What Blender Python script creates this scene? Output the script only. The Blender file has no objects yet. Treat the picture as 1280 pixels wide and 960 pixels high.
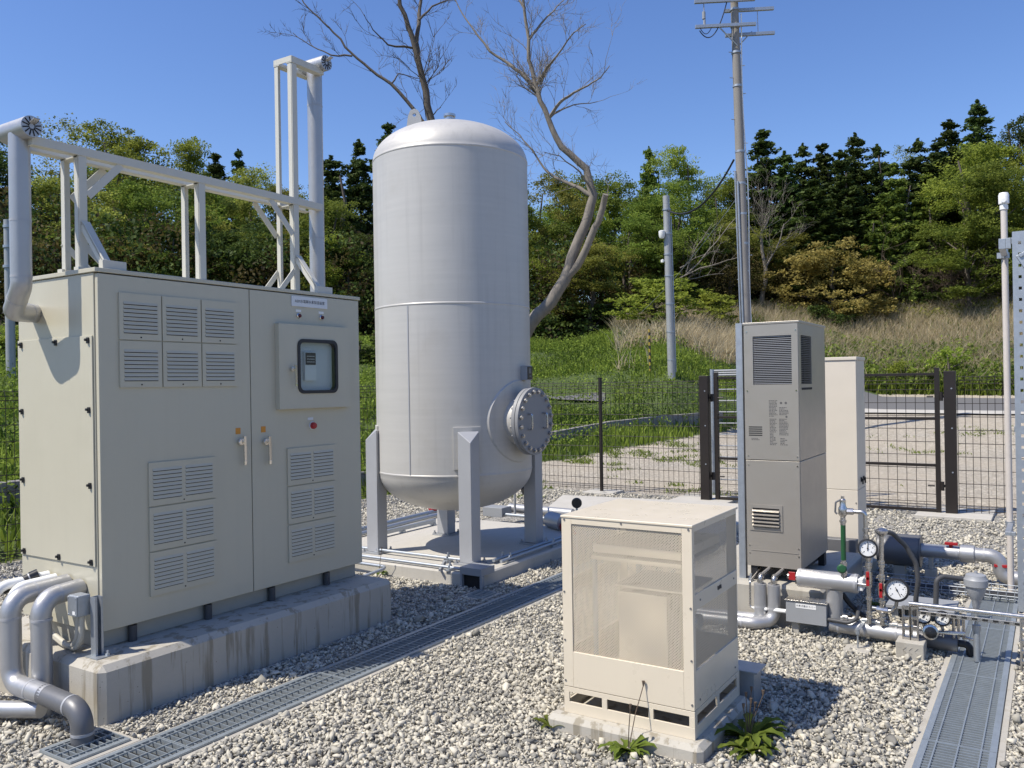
import bpy, math, random
import numpy as np
from mathutils import Vector, Matrix

R = math.radians
sc = bpy.context.scene
COL = sc.collection
# ------------------------------------------------------------------ camera, sky, sun, exposure
F_PX, PITCH, ROLL, YAW, EYE = 1051.23, 0.001, -0.016, 0.57, 1.57
_fw = Vector((math.cos(YAW) * math.cos(PITCH), math.sin(YAW) * math.cos(PITCH), math.sin(PITCH)))
_r0 = Vector((math.sin(YAW), -math.cos(YAW), 0)); _u0 = _r0.cross(_fw)
_rt = _r0 * math.cos(ROLL) + _u0 * math.sin(ROLL); _up = _u0 * math.cos(ROLL) - _r0 * math.sin(ROLL)
cam = bpy.data.objects.new('camera', bpy.data.cameras.new('camera')); COL.objects.link(cam)
cam.matrix_world = Matrix(((_rt.x, _up.x, -_fw.x, 0), (_rt.y, _up.y, -_fw.y, 0), (_rt.z, _up.z, -_fw.z, EYE), (0, 0, 0, 1)))
cam.data.sensor_fit = 'HORIZONTAL'; cam.data.sensor_width = 36; cam.data.lens = F_PX * 36 / 1280
cam.data.clip_start = 0.05; cam.data.clip_end = 3000
sc.camera = cam
SUN_EL = R(56.0); SUN_AZ = math.atan2(0.575, -0.818)      # direction towards the sun, from +x towards +y
w = bpy.data.worlds.new('World'); sc.world = w; w.use_nodes = True
nt = w.node_tree; nt.nodes.clear()
sky = nt.nodes.new('ShaderNodeTexSky'); sky.sky_type = 'NISHITA'; sky.sun_disc = False
sky.sun_elevation = SUN_EL; sky.sun_rotation = math.pi / 2 - SUN_AZ
sky.air_density = 1.0; sky.dust_density = 0.35; sky.ozone_density = 2.6
bg = nt.nodes.new('ShaderNodeBackground'); bg.inputs[1].default_value = 0.128
wo = nt.nodes.new('ShaderNodeOutputWorld')
hs0 = nt.nodes.new('ShaderNodeHueSaturation'); hs0.inputs['Saturation'].default_value = 1.19; hs0.inputs['Hue'].default_value = 0.513; nt.links.new(sky.outputs[0], hs0.inputs['Color']); nt.links.new(hs0.outputs[0], bg.inputs[0]); nt.links.new(bg.outputs[0], wo.inputs[0])
sun = bpy.data.objects.new('sun', bpy.data.lights.new('sun', 'SUN')); COL.objects.link(sun)
sun.data.energy = 4.3; sun.data.angle = R(0.53); sun.data.color = (1.0, 0.935, 0.83)
_sd = Vector((math.cos(SUN_EL) * math.cos(SUN_AZ), math.cos(SUN_EL) * math.sin(SUN_AZ), math.sin(SUN_EL)))
sun.rotation_euler = _sd.to_track_quat('Z', 'Y').to_euler(); sun.location = _sd * 60
vs = sc.view_settings
vs.view_transform = 'Standard'; vs.look = 'None'; vs.exposure = 0.42; vs.gamma = 1.0; vs.use_curve_mapping = False
sc.cycles.max_bounces = 8; sc.cycles.transparent_max_bounces = 12
sc.cycles.sample_clamp_indirect = 8

def ray(px, py):
    d = _fw * F_PX + _rt * (px - 640) - _up * (py - 480)
    return d
def slope(px, py):
    d = ray(px, py); return d.z / math.hypot(d.x, d.y)
def az(px, py=480):
    d = ray(px, py); return math.atan2(d.y, d.x)
def pt(px, py, dist):
    """a point of the place: dist metres away over ground, on this bearing"""
    d = ray(px, py); k = dist / math.hypot(d.x, d.y)
    return Vector((d.x * k, d.y * k, EYE + d.z * k))

# ------------------------------------------------------------------ helpers
ORG = {}
def smooth_me(me, ang):
    if ang is None: return
    me.polygons.foreach_set('use_smooth', [True] * len(me.polygons))
    me.set_sharp_from_angle(angle=R(ang))

def tag(o, label=None, cat=None, group=None, kind=None):
    if label: o['label'] = label
    if cat: o['category'] = cat
    if group: o['group'] = group
    if kind: o['kind'] = kind
    return o

def thing(name, label, cat, loc=(0, 0, 0), group=None):
    o = bpy.data.objects.new(name, None); COL.objects.link(o); o.location = loc
    o.empty_display_size = 0.1
    ORG[o.name] = Vector(loc)
    return tag(o, label, cat, group)

class MB:
    def __init__(s): s.v = []; s.f = []; s.mi = []; s.m = 0; s.X = None
    def add(s, verts, faces):
        b = len(s.v)
        for p in verts:
            p = Vector(p)
            if s.X is not None: p = s.X @ p
            s.v.append(p)
        for f in faces:
            s.f.append([b + i for i in f]); s.mi.append(s.m)
        return s
    def box(s, x0, x1, y0, y1, z0, z1):
        return s.add([(x0, y0, z0), (x1, y0, z0), (x1, y1, z0), (x0, y1, z0), (x0, y0, z1), (x1, y0, z1), (x1, y1, z1), (x0, y1, z1)],
                     [(3, 2, 1, 0), (4, 5, 6, 7), (0, 1, 5, 4), (1, 2, 6, 5), (2, 3, 7, 6), (3, 0, 4, 7)])
    def prism(s, poly, a, b, axis='z'):
        """poly: 2D outline (counter-clockwise), extruded from a to b along axis"""
        def P(p, h):
            return {'z': (p[0], p[1], h), 'x': (h, p[0], p[1]), 'y': (p[0], h, p[1])}[axis]
        n = len(poly); vs_ = [P(p, a) for p in poly] + [P(p, b) for p in poly]
        fs = [tuple(range(n))[::-1], tuple(range(n, 2 * n))] + [(i, (i + 1) % n, n + (i + 1) % n, n + i) for i in range(n)]
        if axis == 'y': fs = [f[::-1] for f in fs]
        return s.add(vs_, fs)
    def beam(s, p, q, wd, ht, up=(0, 0, 1)):
        """rectangular bar from p to q"""
        p = Vector(p); q = Vector(q); d = (q - p).normalized(); u = Vector(up)
        a = d.cross(u)
        if a.length < 1e-4: a = d.cross(Vector((1, 0, 0)))
        a.normalize(); b = a.cross(d).normalized()
        c = [(-1, -1), (1, -1), (1, 1), (-1, 1)]
        vs_ = [p + a * (i * wd / 2) + b * (j * ht / 2) for i, j in c] + [q + a * (i * wd / 2) + b * (j * ht / 2) for i, j in c]
        return s.add(vs_, [(3, 2, 1, 0)[::-1], (4, 5, 6, 7)[::-1], (0, 1, 5, 4)[::-1], (1, 2, 6, 5)[::-1], (2, 3, 7, 6)[::-1], (3, 0, 4, 7)[::-1]])
    def tube(s, pts, r, n=14, bend=0.0, seg=6, caps=True, radii=None):
        pts = [Vector(p) for p in pts]
        if bend > 0 and len(pts) > 2:
            out = [pts[0]]
            for i in range(1, len(pts) - 1):
                a, b, c = pts[i - 1], pts[i], pts[i + 1]
                d1 = (a - b); d2 = (c - b); l1, l2 = d1.length, d2.length
                d1.normalize(); d2.normalize()
                th = d1.angle(d2)
                if th > math.pi - 0.05: out.append(b); continue
                t = min(bend / math.tan(th / 2), l1 * 0.49, l2 * 0.49)
                rr = t * math.tan(th / 2)
                ctr = b + (d1 + d2).normalized() * (rr / math.sin(th / 2))
                s0 = b + d1 * t - ctr; s1 = b + d2 * t - ctr
                tot = s0.angle(s1); ax = s0.cross(s1).normalized()
                for k in range(seg + 1):
                    out.append(ctr + Matrix.Rotation(tot * k / seg, 3, ax) @ s0)
            out.append(pts[-1]); pts = out
        N = len(pts)
        tang = []
        for i in range(N):
            d = pts[min(i + 1, N - 1)] - pts[max(i - 1, 0)]
            if 0 < i < N - 1: d = (pts[i + 1] - pts[i]).normalized() + (pts[i] - pts[i - 1]).normalized()
            tang.append(d.normalized())
        a = tang[0].orthogonal().normalized(); vs_ = []
        for i in range(N):
            if i > 0:
                q = tang[i - 1].rotation_difference(tang[i]); a = (q @ a)
                a = (a - tang[i] * a.dot(tang[i])).normalized()
            b = tang[i].cross(a)
            rr = radii[i] if radii is not None else r
            k = 1.0
            if 0 < i < N - 1:
                c = (pts[i + 1] - pts[i]).normalized().dot(tang[i]); k = 1.0 / max(c, 0.7)
            for j in range(n):
                t = 2 * math.pi * j / n
                vs_.append(pts[i] + (a * math.cos(t) + b * math.sin(t)) * rr * (k if bend == 0 and radii is None else 1))
        fs = [(i * n + j, i * n + (j + 1) % n, (i + 1) * n + (j + 1) % n, (i + 1) * n + j) for i in range(N - 1) for j in range(n)]
        if caps: fs += [tuple(range(n))[::-1], tuple(range((N - 1) * n, N * n))]
        return s.add(vs_, fs)
    def cyl(s, p, q, r, n=20, r2=None):
        return s.tube([p, q], r, n, radii=[r, r if r2 is None else r2])
    def lathe(s, prof, c=(0, 0, 0), axis='z', n=48):
        """prof: (radius, height) list"""
        vs_ = []; c = Vector(c)
        for rr, h in prof:
            for j in range(n):
                t = 2 * math.pi * j / n; x, y = rr * math.cos(t), rr * math.sin(t)
                vs_.append(c + Vector({'z': (x, y, h), 'y': (y, h, x), 'x': (h, x, y)}[axis]))
        fs = [(i * n + j, i * n + (j + 1) % n, (i + 1) * n + (j + 1) % n, (i + 1) * n + j) for i in range(len(prof) - 1) for j in range(n)]
        if prof[0][0] > 1e-5: fs.append(tuple(range(n))[::-1])
        if prof[-1][0] > 1e-5: fs.append(tuple(range((len(prof) - 1) * n, len(prof) * n)))
        return s.add(vs_, fs)
    def hexbolt(s, p, d, r=0.012, h=0.012):
        p = Vector(p); d = Vector(d).normalized()
        return s.cyl(p, p + d * h, r, 6)
    def build(s, name, mats, parent=None, bevel=0, smooth=35, bseg=2):
        if not isinstance(mats, (list, tuple)): mats = [mats]
        org = ORG[parent.name] if parent else Vector((0, 0, 0))
        me = bpy.data.meshes.new(name)
        me.from_pydata([tuple(p - org) for p in s.v], [], s.f)
        for m_ in mats: me.materials.append(m_)
        if len(mats) > 1: me.polygons.foreach_set('material_index', s.mi)
        smooth_me(me, smooth); me.update()
        o = bpy.data.objects.new(name, me); COL.objects.link(o)
        if parent: o.parent = parent
        ORG[o.name] = org
        if bevel:
            b = o.modifiers.new('edge', 'BEVEL'); b.width = bevel; b.segments = bseg; b.limit_method = 'ANGLE'; b.angle_limit = R(40)
            b.harden_normals = smooth is not None
        return o

def np_mesh(name, verts, faces, mats, attr=None, smooth=False, fattr=None):
    """verts (n,3) array, faces (m,k) array"""
    me = bpy.data.meshes.new(name); k = faces.shape[1]
    me.vertices.add(len(verts)); me.vertices.foreach_set('co', np.asarray(verts, np.float32).ravel())
    me.loops.add(faces.size); me.loops.foreach_set('vertex_index', np.asarray(faces, np.int32).ravel())
    me.polygons.add(len(faces)); me.polygons.foreach_set('loop_start', np.arange(0, faces.size, k, dtype=np.int32))
    me.update(calc_edges=True)
    if smooth: me.polygons.foreach_set('use_smooth', np.ones(len(faces), bool))
    for nm, a in (attr or {}).items():
        a = np.asarray(a, np.float32)
        if a.ndim == 2:
            at = me.attributes.new(nm, 'FLOAT_COLOR', 'POINT'); at.data.foreach_set('color', np.concatenate([a, np.ones((len(a), 1), np.float32)], 1).ravel())
        else:
            at = me.attributes.new(nm, 'FLOAT', 'POINT'); at.data.foreach_set('value', a)
    for nm, a in (fattr or {}).items():
        at = me.attributes.new(nm, 'FLOAT', 'FACE'); at.data.foreach_set('value', np.asarray(a, np.float32))
    for m_ in (mats if isinstance(mats, (list, tuple)) else [mats]): me.materials.append(m_)
    me.validate()
    return me

# ------------------------------------------------------------------ materials
class NT:
    def __init__(s, name):
        s.mat = bpy.data.materials.new(name); s.mat.use_nodes = True
        s.t = s.mat.node_tree; s.t.nodes.clear()
        s.out = s.n('ShaderNodeOutputMaterial')
    def n(s, typ, **kw):
        o = s.t.nodes.new(typ)
        for k, v in kw.items(): setattr(o, k, v)
        return o
    def l(s, a, b): s.t.links.new(a, b)
    def val(s, sock, v):
        if hasattr(v, 'is_output') or isinstance(v, bpy.types.NodeSocket): s.l(v, sock)
        else: sock.default_value = v
    def math(s, op, a, b=0.0, c=0.0):
        o = s.n('ShaderNodeMath', operation=op); s.val(o.inputs[0], a); s.val(o.inputs[1], b); s.val(o.inputs[2], c); return o.outputs[0]
    def mix(s, f, a, b):
        o = s.n('ShaderNodeMix', data_type='RGBA'); s.val(o.inputs[0], f)
        for k, v in ((6, a), (7, b)):
            s.val(o.inputs[k], v if isinstance(v, bpy.types.NodeSocket) else (*v, 1) if len(v) == 3 else v)
        return o.outputs[2]
    def ramp(s, fac, stops):
        o = s.n('ShaderNodeValToRGB'); s.l(fac, o.inputs[0]); e = o.color_ramp.elements
        while len(e) < len(stops): e.new(0.5)
        for i, (p, c) in enumerate(stops):
            e[i].position = p; e[i].color = (*c, 1) if len(c) == 3 else c
        return o.outputs[0]
    def noise(s, scale, detail=3, rough=0.55, co=None, dim='3D'):
        o = s.n('ShaderNodeTexNoise'); o.inputs['Scale'].default_value = scale; o.inputs['Detail'].default_value = detail
        o.inputs['Roughness'].default_value = rough
        s.l(co if co is not None else s.obj(), o.inputs['Vector']); return o.outputs[0]
    def obj(s):
        if not hasattr(s, '_tc'): s._tc = s.n('ShaderNodeTexCoord')
        return s._tc.outputs['Object']
    def scaled(s, v):
        o = s.n('ShaderNodeMapping'); s.l(s.obj(), o.inputs[0]); o.inputs['Scale'].default_value = v; return o.outputs[0]
    def bump(s, h, strength=0.3, dist=0.01):
        o = s.n('ShaderNodeBump'); o.inputs['Strength'].default_value = strength; o.inputs['Distance'].default_value = dist
        s.l(h, o.inputs['Height']); return o.outputs[0]
    def pbr(s, col, rough=0.5, metal=0.0, normal=None, **kw):
        p = s.n('ShaderNodeBsdfPrincipled')
        s.val(p.inputs['Base Color'], col if isinstance(col, bpy.types.NodeSocket) else (*col, 1))
        s.val(p.inputs['Roughness'], rough); s.val(p.inputs['Metallic'], metal)
        if normal is not None: s.l(normal, p.inputs['Normal'])
        for k, v in kw.items(): s.val(p.inputs[k.replace('_', ' ')], v)
        return p.outputs[0]
    def done(s, sh): s.l(sh, s.out.inputs[0]); return s.mat

def paint(name, col, rough=0.4, metal=0.0, var=0.06, bump=0.02, scale=3.0, dirt=0.0, streak=0.0):
    t = NT(name)
    n1 = t.noise(scale, 4, 0.6)
    c = t.mix(n1, tuple(x * (1 - var) for x in col), tuple(min(1, x * (1 + var)) for x in col))
    if dirt:
        n2 = t.noise(scale * 6, 5, 0.7)
        m = t.math('MULTIPLY', t.math('SMOOTHSTEP', n2, 0.52, 0.75) if False else t.math('MULTIPLY', t.math('MAXIMUM', t.math('SUBTRACT', n2, 0.52), 0.0), 4.0), dirt)
        c = t.mix(m, c, (0.16, 0.13, 0.10))
    if streak:
        n3 = t.noise(1.0, 4, 0.6, co=t.scaled((22, 22, 1.2)))
        m = t.math('MULTIPLY', t.math('MAXIMUM', t.math('SUBTRACT', n3, 0.5), 0.0), streak * 4)
        c = t.mix(m, c, tuple(x * 0.55 for x in col))
    rn = t.math('ADD', t.math('MULTIPLY', t.noise(scale * 4, 4, 0.6), 0.22), rough - 0.11)
    nb = t.bump(t.math('ADD', t.math('MULTIPLY', t.noise(90, 2), bump * 0.004), t.math('MULTIPLY', t.noise(2.6, 2, 0.4), 0.006)), 1.0, 1.0) if bump else None
    return t.done(t.pbr(c, rn, metal, nb))

M = {}
M['cabinet'] = paint('cabinet_paint', (0.505, 0.475, 0.37), 0.36, 0.0, 0.03, 0.03, 2.0, 0.03, 0.05)
M['cabinet_dark'] = paint('cabinet_base_paint', (0.36, 0.355, 0.31), 0.5, 0.0, 0.05, 0.03, 3, 0.12)
M['dark_gap'] = paint('dark_opening', (0.012, 0.012, 0.012), 0.8, 0, 0, 0)
M['rubber'] = paint('black_rubber', (0.018, 0.018, 0.02), 0.5, 0, 0.1, 0.05)
M['rubber_grey'] = paint('grey_rubber', (0.062, 0.063, 0.066), 0.6, 0, 0.1, 0.05)
M['frame'] = paint('frame_paint', (0.56, 0.545, 0.475), 0.45, 0, 0.05, 0.03, 4, 0.06)
M['beige'] = paint('beige_paint', (0.68, 0.60, 0.465), 0.30, 0, 0.03, 0.02, 2.5, 0.0, 0.03)
M['ivory'] = paint('ivory_paint', (0.66, 0.60, 0.50), 0.4, 0, 0.03, 0.02, 2.5, 0.03)
M['taupe'] = paint('taupe_metallic_paint', (0.385, 0.355, 0.31), 0.33, 0.42, 0.04, 0.02, 2.5, 0.03)
M['steelgrey'] = paint('grey_metallic_paint', (0.40, 0.405, 0.415), 0.45, 0.2, 0.06, 0.03, 4, 0.06)
M['flange'] = paint('grey_flange_paint', (0.25, 0.253, 0.258), 0.5, 0.0, 0.06, 0.03, 6, 0.06)
M['greypaint'] = paint('grey_paint', (0.30, 0.31, 0.32), 0.5, 0.1, 0.06, 0.03, 4, 0.08)
M['darkgrey'] = paint('dark_grey_jacket', (0.15, 0.152, 0.158), 0.45, 0.3, 0.08, 0.03, 4)
M['jacket'] = paint('aluminium_jacket', (0.44, 0.44, 0.44), 0.43, 0.6, 0.08, 0.06, 9, 0.05)
M['stainless'] = paint('stainless_steel', (0.58, 0.56, 0.53), 0.27, 0.95, 0.08, 0.02, 12)
M['galv'] = paint('galvanised_steel', (0.40, 0.43, 0.46), 0.48, 0.7, 0.18, 0.04, 26, 0.06)
M['galv_grate'] = paint('galvanised_grating', (0.36, 0.40, 0.42), 0.5, 0.6, 0.2, 0.03, 18, 0.15)
M['brown'] = paint('dark_brown_coating', (0.017, 0.012, 0.009), 0.45, 0.0, 0.15, 0.02, 6)
M['red'] = paint('red_plastic', (0.36, 0.018, 0.022), 0.35)
M['green'] = paint('green_pipe_coating', (0.016, 0.085, 0.03), 0.4)
M['white'] = paint('white_plastic', (0.78, 0.78, 0.76), 0.4, 0, 0.03)
M['conduit_white'] = paint('weathered_white_conduit', (0.58, 0.53, 0.48), 0.5, 0, 0.08, 0.02, 6, 0.15)
M['black'] = paint('black_plastic', (0.014, 0.014, 0.015), 0.35)
M['orange'] = paint('orange_sticker', (0.60, 0.25, 0.03), 0.5)
M['ink'] = paint('black_ink', (0.02, 0.02, 0.025), 0.6, 0, 0, 0)
M['ink_soft'] = paint('faded_ink', (0.11, 0.105, 0.10), 0.6, 0, 0, 0)
M['plate'] = paint('name_plate', (0.66, 0.68, 0.69), 0.35)
M['conduit_beige'] = paint('beige_flexible_conduit', (0.52, 0.49, 0.41), 0.55, 0, 0.05, 0.1)
M['lens'] = paint('dark_red_lens', (0.09, 0.008, 0.01), 0.15)
M['chrome'] = paint('polished_chrome', (0.75, 0.73, 0.70), 0.14, 1.0, 0.03, 0)

def concrete(name, col, streak=0.35, joints=False):
    t = NT(name)
    n1 = t.noise(2.2, 6, 0.62); n2 = t.noise(38, 4, 0.7)
    n3 = t.noise(1.0, 5, 0.62, co=t.scaled((14, 14, 1.0)))
    c = t.mix(n1, tuple(x * 0.78 for x in col), tuple(x * 1.16 for x in col))
    c = t.mix(t.math('MULTIPLY', n2, 0.35), c, tuple(x * 0.72 for x in col))
    m = t.math('MINIMUM', t.math('MULTIPLY', t.math('MAXIMUM', t.math('SUBTRACT', n3, 0.53), 0.0), streak * 9), 0.75)
    c = t.mix(m, c, (col[0] * 0.48, col[1] * 0.44, col[2] * 0.36))
    v = t.n('ShaderNodeTexVoronoi'); v.inputs['Scale'].default_value = 21; t.l(t.obj(), v.inputs['Vector'])
    pit = t.math('LESS_THAN', v.outputs['Distance'], 0.055)
    c = t.mix(t.math('MULTIPLY', pit, 0.7), c, (0.06, 0.06, 0.055))
    h = t.math('SUBTRACT', t.math('ADD', t.math('MULTIPLY', n2, 0.5), t.noise(150, 3, 0.6)), pit)
    return t.done(t.pbr(c, 0.88, 0, t.bump(h, 0.35, 0.004)))
M['concrete'] = concrete('plinth_concrete', (0.47, 0.44, 0.375), 1.1)
M['concrete_lt'] = concrete('pad_concrete', (0.50, 0.475, 0.42), 0.12)
M['concrete_blk'] = concrete('block_concrete', (0.43, 0.405, 0.35), 0.25)

def tank_mat():
    t = NT('silver_tank_paint')
    n = t.noise(1.0, 4, 0.6, co=t.scaled((1.2, 1.2, 26))); n2 = t.noise(3.0, 5, 0.65)
    c = t.mix(n, (0.475, 0.46, 0.425), (0.565, 0.545, 0.505))
    c = t.mix(t.math('MULTIPLY', t.math('MAXIMUM', t.math('SUBTRACT', n2, 0.55), 0.0), 1.2), c, (0.40, 0.37, 0.31))
    st = t.noise(1.0, 4, 0.65, co=t.scaled((9, 9, 0.35)))
    c = t.mix(t.math('MULTIPLY', t.math('MAXIMUM', t.math('SUBTRACT', st, 0.53), 0.0), 1.5), c, (0.30, 0.29, 0.265))
    r = t.math('ADD', t.math('MULTIPLY', n, 0.12), 0.40)
    return t.done(t.pbr(c, r, 0.16, t.bump(t.noise(120, 2), 0.03, 0.003)))
M['tank'] = tank_mat()

def perforated(name, a, b, pitch=0.0122, rad=0.255):
    t = NT(name)
    sp = t.n('ShaderNodeSeparateXYZ'); t.l(t.obj(), sp.inputs[0])
    u = t.math('DIVIDE', sp.outputs[a], pitch); v = t.math('DIVIDE', sp.outputs[b], pitch * 1.0)
    def d(off):
        x = t.math('SUBTRACT', t.math('FRACT', t.math('ADD', u, 100 + off)), 0.5)
        y = t.math('SUBTRACT', t.math('FRACT', t.math('ADD', v, 100 + off)), 0.5)
        return t.math('SQRT', t.math('ADD', t.math('MULTIPLY', x, x), t.math('MULTIPLY', y, y)))
    hole = t.math('LESS_THAN', t.math('MINIMUM', d(0.0), d(0.5)), rad)
    tr = t.n('ShaderNodeBsdfTransparent'); mx = t.n('ShaderNodeMixShader')
    t.l(hole, mx.inputs[0]); t.l(t.pbr((0.66, 0.575, 0.44), 0.42), mx.inputs[1]); t.l(tr.outputs[0], mx.inputs[2])
    return t.done(mx.outputs[0])
M['perf_front'] = perforated('perforated_sheet_front', 1, 2)
M['perf_side'] = perforated('perforated_sheet_side', 0, 2)

def glass_mat():
    t = NT('window_glass')
    g = t.n('ShaderNodeBsdfGlossy'); g.inputs['Roughness'].default_value = 0.03
    tr = t.n('ShaderNodeBsdfTransparent'); tr.inputs[0].default_value = (0.88, 0.92, 0.92, 1)
    f = t.n('ShaderNodeLayerWeight'); f.inputs[0].default_value = 0.5
    mx = t.n('ShaderNodeMixShader'); t.l(t.math('ADD', t.math('MULTIPLY', t.math('POWER', f.outputs[1], 4.0), 0.6), 0.05), mx.inputs[0]); t.l(tr.outputs[0], mx.inputs[1]); t.l(g.outputs[0], mx.inputs[2])
    return t.done(mx.outputs[0])
M['glass'] = glass_mat()

def stone_mat():
    t = NT('crushed_stone')
    a = t.n('ShaderNodeAttribute'); a.attribute_name = 'tone'
    c = t.ramp(a.outputs['Fac'], [(0.0, (0.13, 0.126, 0.115)), (0.2, (0.27, 0.258, 0.222)), (0.42, (0.46, 0.43, 0.355)), (0.75, (0.63, 0.58, 0.46)), (1.0, (0.72, 0.67, 0.555))])
    n = t.noise(55, 4, 0.65)
    c = t.mix(t.math('MULTIPLY', n, 0.38), c, (0.25, 0.235, 0.20))
    return t.done(t.pbr(c, 0.9, 0, t.bump(t.noise(140, 3), 0.5, 0.003)))
M['stone'] = stone_mat()

def gravel_layers(t, co, s1=23.0):
    v = t.n('ShaderNodeTexVoronoi'); v.inputs['Scale'].default_value = s1; t.l(co, v.inputs['Vector'])
    e = t.n('ShaderNodeTexVoronoi', feature='DISTANCE_TO_EDGE'); e.inputs['Scale'].default_value = s1; t.l(co, e.inputs['Vector'])
    sp = t.n('ShaderNodeSeparateXYZ'); t.l(v.outputs['Color'], sp.inputs[0])
    c = t.ramp(sp.outputs[0], [(0.0, (0.14, 0.14, 0.135)), (0.3, (0.32, 0.31, 0.28)), (0.65, (0.52, 0.49, 0.42)), (1.0, (0.64, 0.60, 0.52))])
    ed = t.math('MINIMUM', t.math('MULTIPLY', e.outputs['Distance'], 7.0), 1.0)
    c = t.mix(ed, (0.15, 0.14, 0.118), c)
    h = t.math('ADD', ed, t.math('MULTIPLY', sp.outputs[1], 0.7))
    return c, h

def yard_mat():
    t = NT('yard_gravel')
    c, h = gravel_layers(t, t.obj(), 62)
    return t.done(t.pbr(c, 0.92, 0, t.bump(h, 0.7, 0.008)))
M['yard'] = yard_mat()

def terrain_mat():
    t = NT('terrain_surface')
    a = t.n('ShaderNodeAttribute'); a.attribute_name = 'zone'
    sp = t.n('ShaderNodeSeparateColor'); t.l(a.outputs['Color'], sp.inputs[0])
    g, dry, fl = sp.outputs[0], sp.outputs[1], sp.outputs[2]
    c0, h = gravel_layers(t, t.obj(), 17)
    n = t.noise(0.7, 5, 0.65); nf = t.noise(6.0, 5, 0.7)
    tan = t.mix(nf, (0.34, 0.285, 0.205), (0.56, 0.49, 0.385))
    c = t.mix(t.math('MINIMUM', t.math('MULTIPLY', t.math('ADD', n, 0.10), 1.15), 0.92), c0, tan)
    gm = t.math('ADD', g, t.math('MULTIPLY', t.math('SUBTRACT', t.noise(1.6, 5, 0.7), 0.5), 0.9))
    gm = t.math('MINIMUM', t.math('MAXIMUM', t.math('MULTIPLY', t.math('SUBTRACT', gm, 0.42), 6.0), 0.0), 1.0)
    grass = t.mix(t.noise(3.0, 5, 0.7), (0.045, 0.075, 0.018), (0.10, 0.135, 0.032))
    c = t.mix(gm, c, grass)
    c = t.mix(dry, c, t.mix(nf, (0.30, 0.25, 0.14), (0.52, 0.45, 0.29)))
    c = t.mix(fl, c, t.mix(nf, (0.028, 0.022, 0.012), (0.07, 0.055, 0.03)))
    return t.done(t.pbr(c, 0.95, 0, t.bump(h, 0.6, 0.03)))
M['terrain'] = terrain_mat()

def asphalt_mat():
    t = NT('asphalt')
    c = t.mix(t.noise(60, 3, 0.7), (0.10, 0.10, 0.10), (0.17, 0.165, 0.16))
    return t.done(t.pbr(c, 0.9, 0, t.bump(t.noise(120, 2), 0.4, 0.01)))
M['asphalt'] = asphalt_mat()

def leaf_mat(name, dark, light, trans=0.35, rough=0.5, hue=0.0):
    t = NT(name)
    a = t.n('ShaderNodeAttribute'); a.attribute_name = 'tone'
    oi = t.n('ShaderNodeObjectInfo')
    c = t.mix(a.outputs['Fac'], dark, light)
    k = t.math('ADD', t.math('MULTIPLY', oi.outputs['Random'], 0.5), 0.75)
    hs = t.n('ShaderNodeHueSaturation'); t.l(c, hs.inputs['Color']); t.l(k, hs.inputs['Value'])
    t.l(t.math('ADD', t.math('MULTIPLY', oi.outputs['Random'], 0.03), 0.485), hs.inputs['Hue'])
    p = t.pbr(hs.outputs[0], 0.65, 0, Specular_IOR_Level=0.18)
    tl = t.n('ShaderNodeBsdfTranslucent'); t.l(hs.outputs[0], tl.inputs[0])
    mx = t.n('ShaderNodeMixShader'); mx.inputs[0].default_value = trans
    t.l(p, mx.inputs[1]); t.l(tl.outputs[0], mx.inputs[2])
    return t.done(mx.outputs[0])
M['leaf_bright'] = leaf_mat('spring_leaves', (0.10, 0.15, 0.02), (0.42, 0.48, 0.08), 0.5)
M['leaf_olive'] = leaf_mat('olive_leaves', (0.10, 0.125, 0.022), (0.38, 0.39, 0.085), 0.5)
M['leaf_green'] = leaf_mat('green_leaves', (0.06, 0.10, 0.015), (0.27, 0.325, 0.055), 0.45)
M['leaf_dark'] = leaf_mat('evergreen_leaves', (0.018, 0.038, 0.008), (0.13, 0.175, 0.038), 0.35)
M['needle'] = leaf_mat('conifer_sprays', (0.02, 0.038, 0.009), (0.11, 0.15, 0.035), 0.3)
M['needle_lt'] = leaf_mat('pale_conifer_sprays', (0.05, 0.085, 0.015), (0.23, 0.29, 0.055), 0.4)
M['leaf_brown'] = leaf_mat('dry_bamboo_leaves', (0.03, 0.025, 0.008), (0.19, 0.165, 0.055), 0.4)
M['leaf_yellow'] = leaf_mat('yellow_flowering_leaves', (0.16, 0.15, 0.03), (0.62, 0.54, 0.16), 0.5)
M['grass'] = leaf_mat('grass_blades', (0.045, 0.085, 0.012), (0.31, 0.38, 0.06), 0.45)
M['straw'] = leaf_mat('dry_grass_blades', (0.40, 0.335, 0.19), (0.82, 0.73, 0.50), 0.5)
def bark_mat(name, a, b):
    t = NT(name); n = t.noise(1.0, 5, 0.65, co=t.scaled((9, 9, 2.5)))
    return t.done(t.pbr(t.mix(n, a, b), 0.9, 0, t.bump(n, 0.6, 0.03)))
M['bark'] = bark_mat('bark', (0.05, 0.04, 0.03), (0.15, 0.125, 0.10))
M['bark_pale'] = bark_mat('pale_dead_bark', (0.10, 0.085, 0.07), (0.30, 0.265, 0.22))
M['twig'] = bark_mat('brown_twigs', (0.06, 0.042, 0.03), (0.15, 0.11, 0.08))
M['pole_conc'] = concrete('spun_concrete', (0.27, 0.255, 0.235), 0.15)
M['pole_grey'] = paint('grey_coated_pole', (0.36, 0.37, 0.37), 0.5, 0.3, 0.1, 0.03, 4, 0.1)
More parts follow.
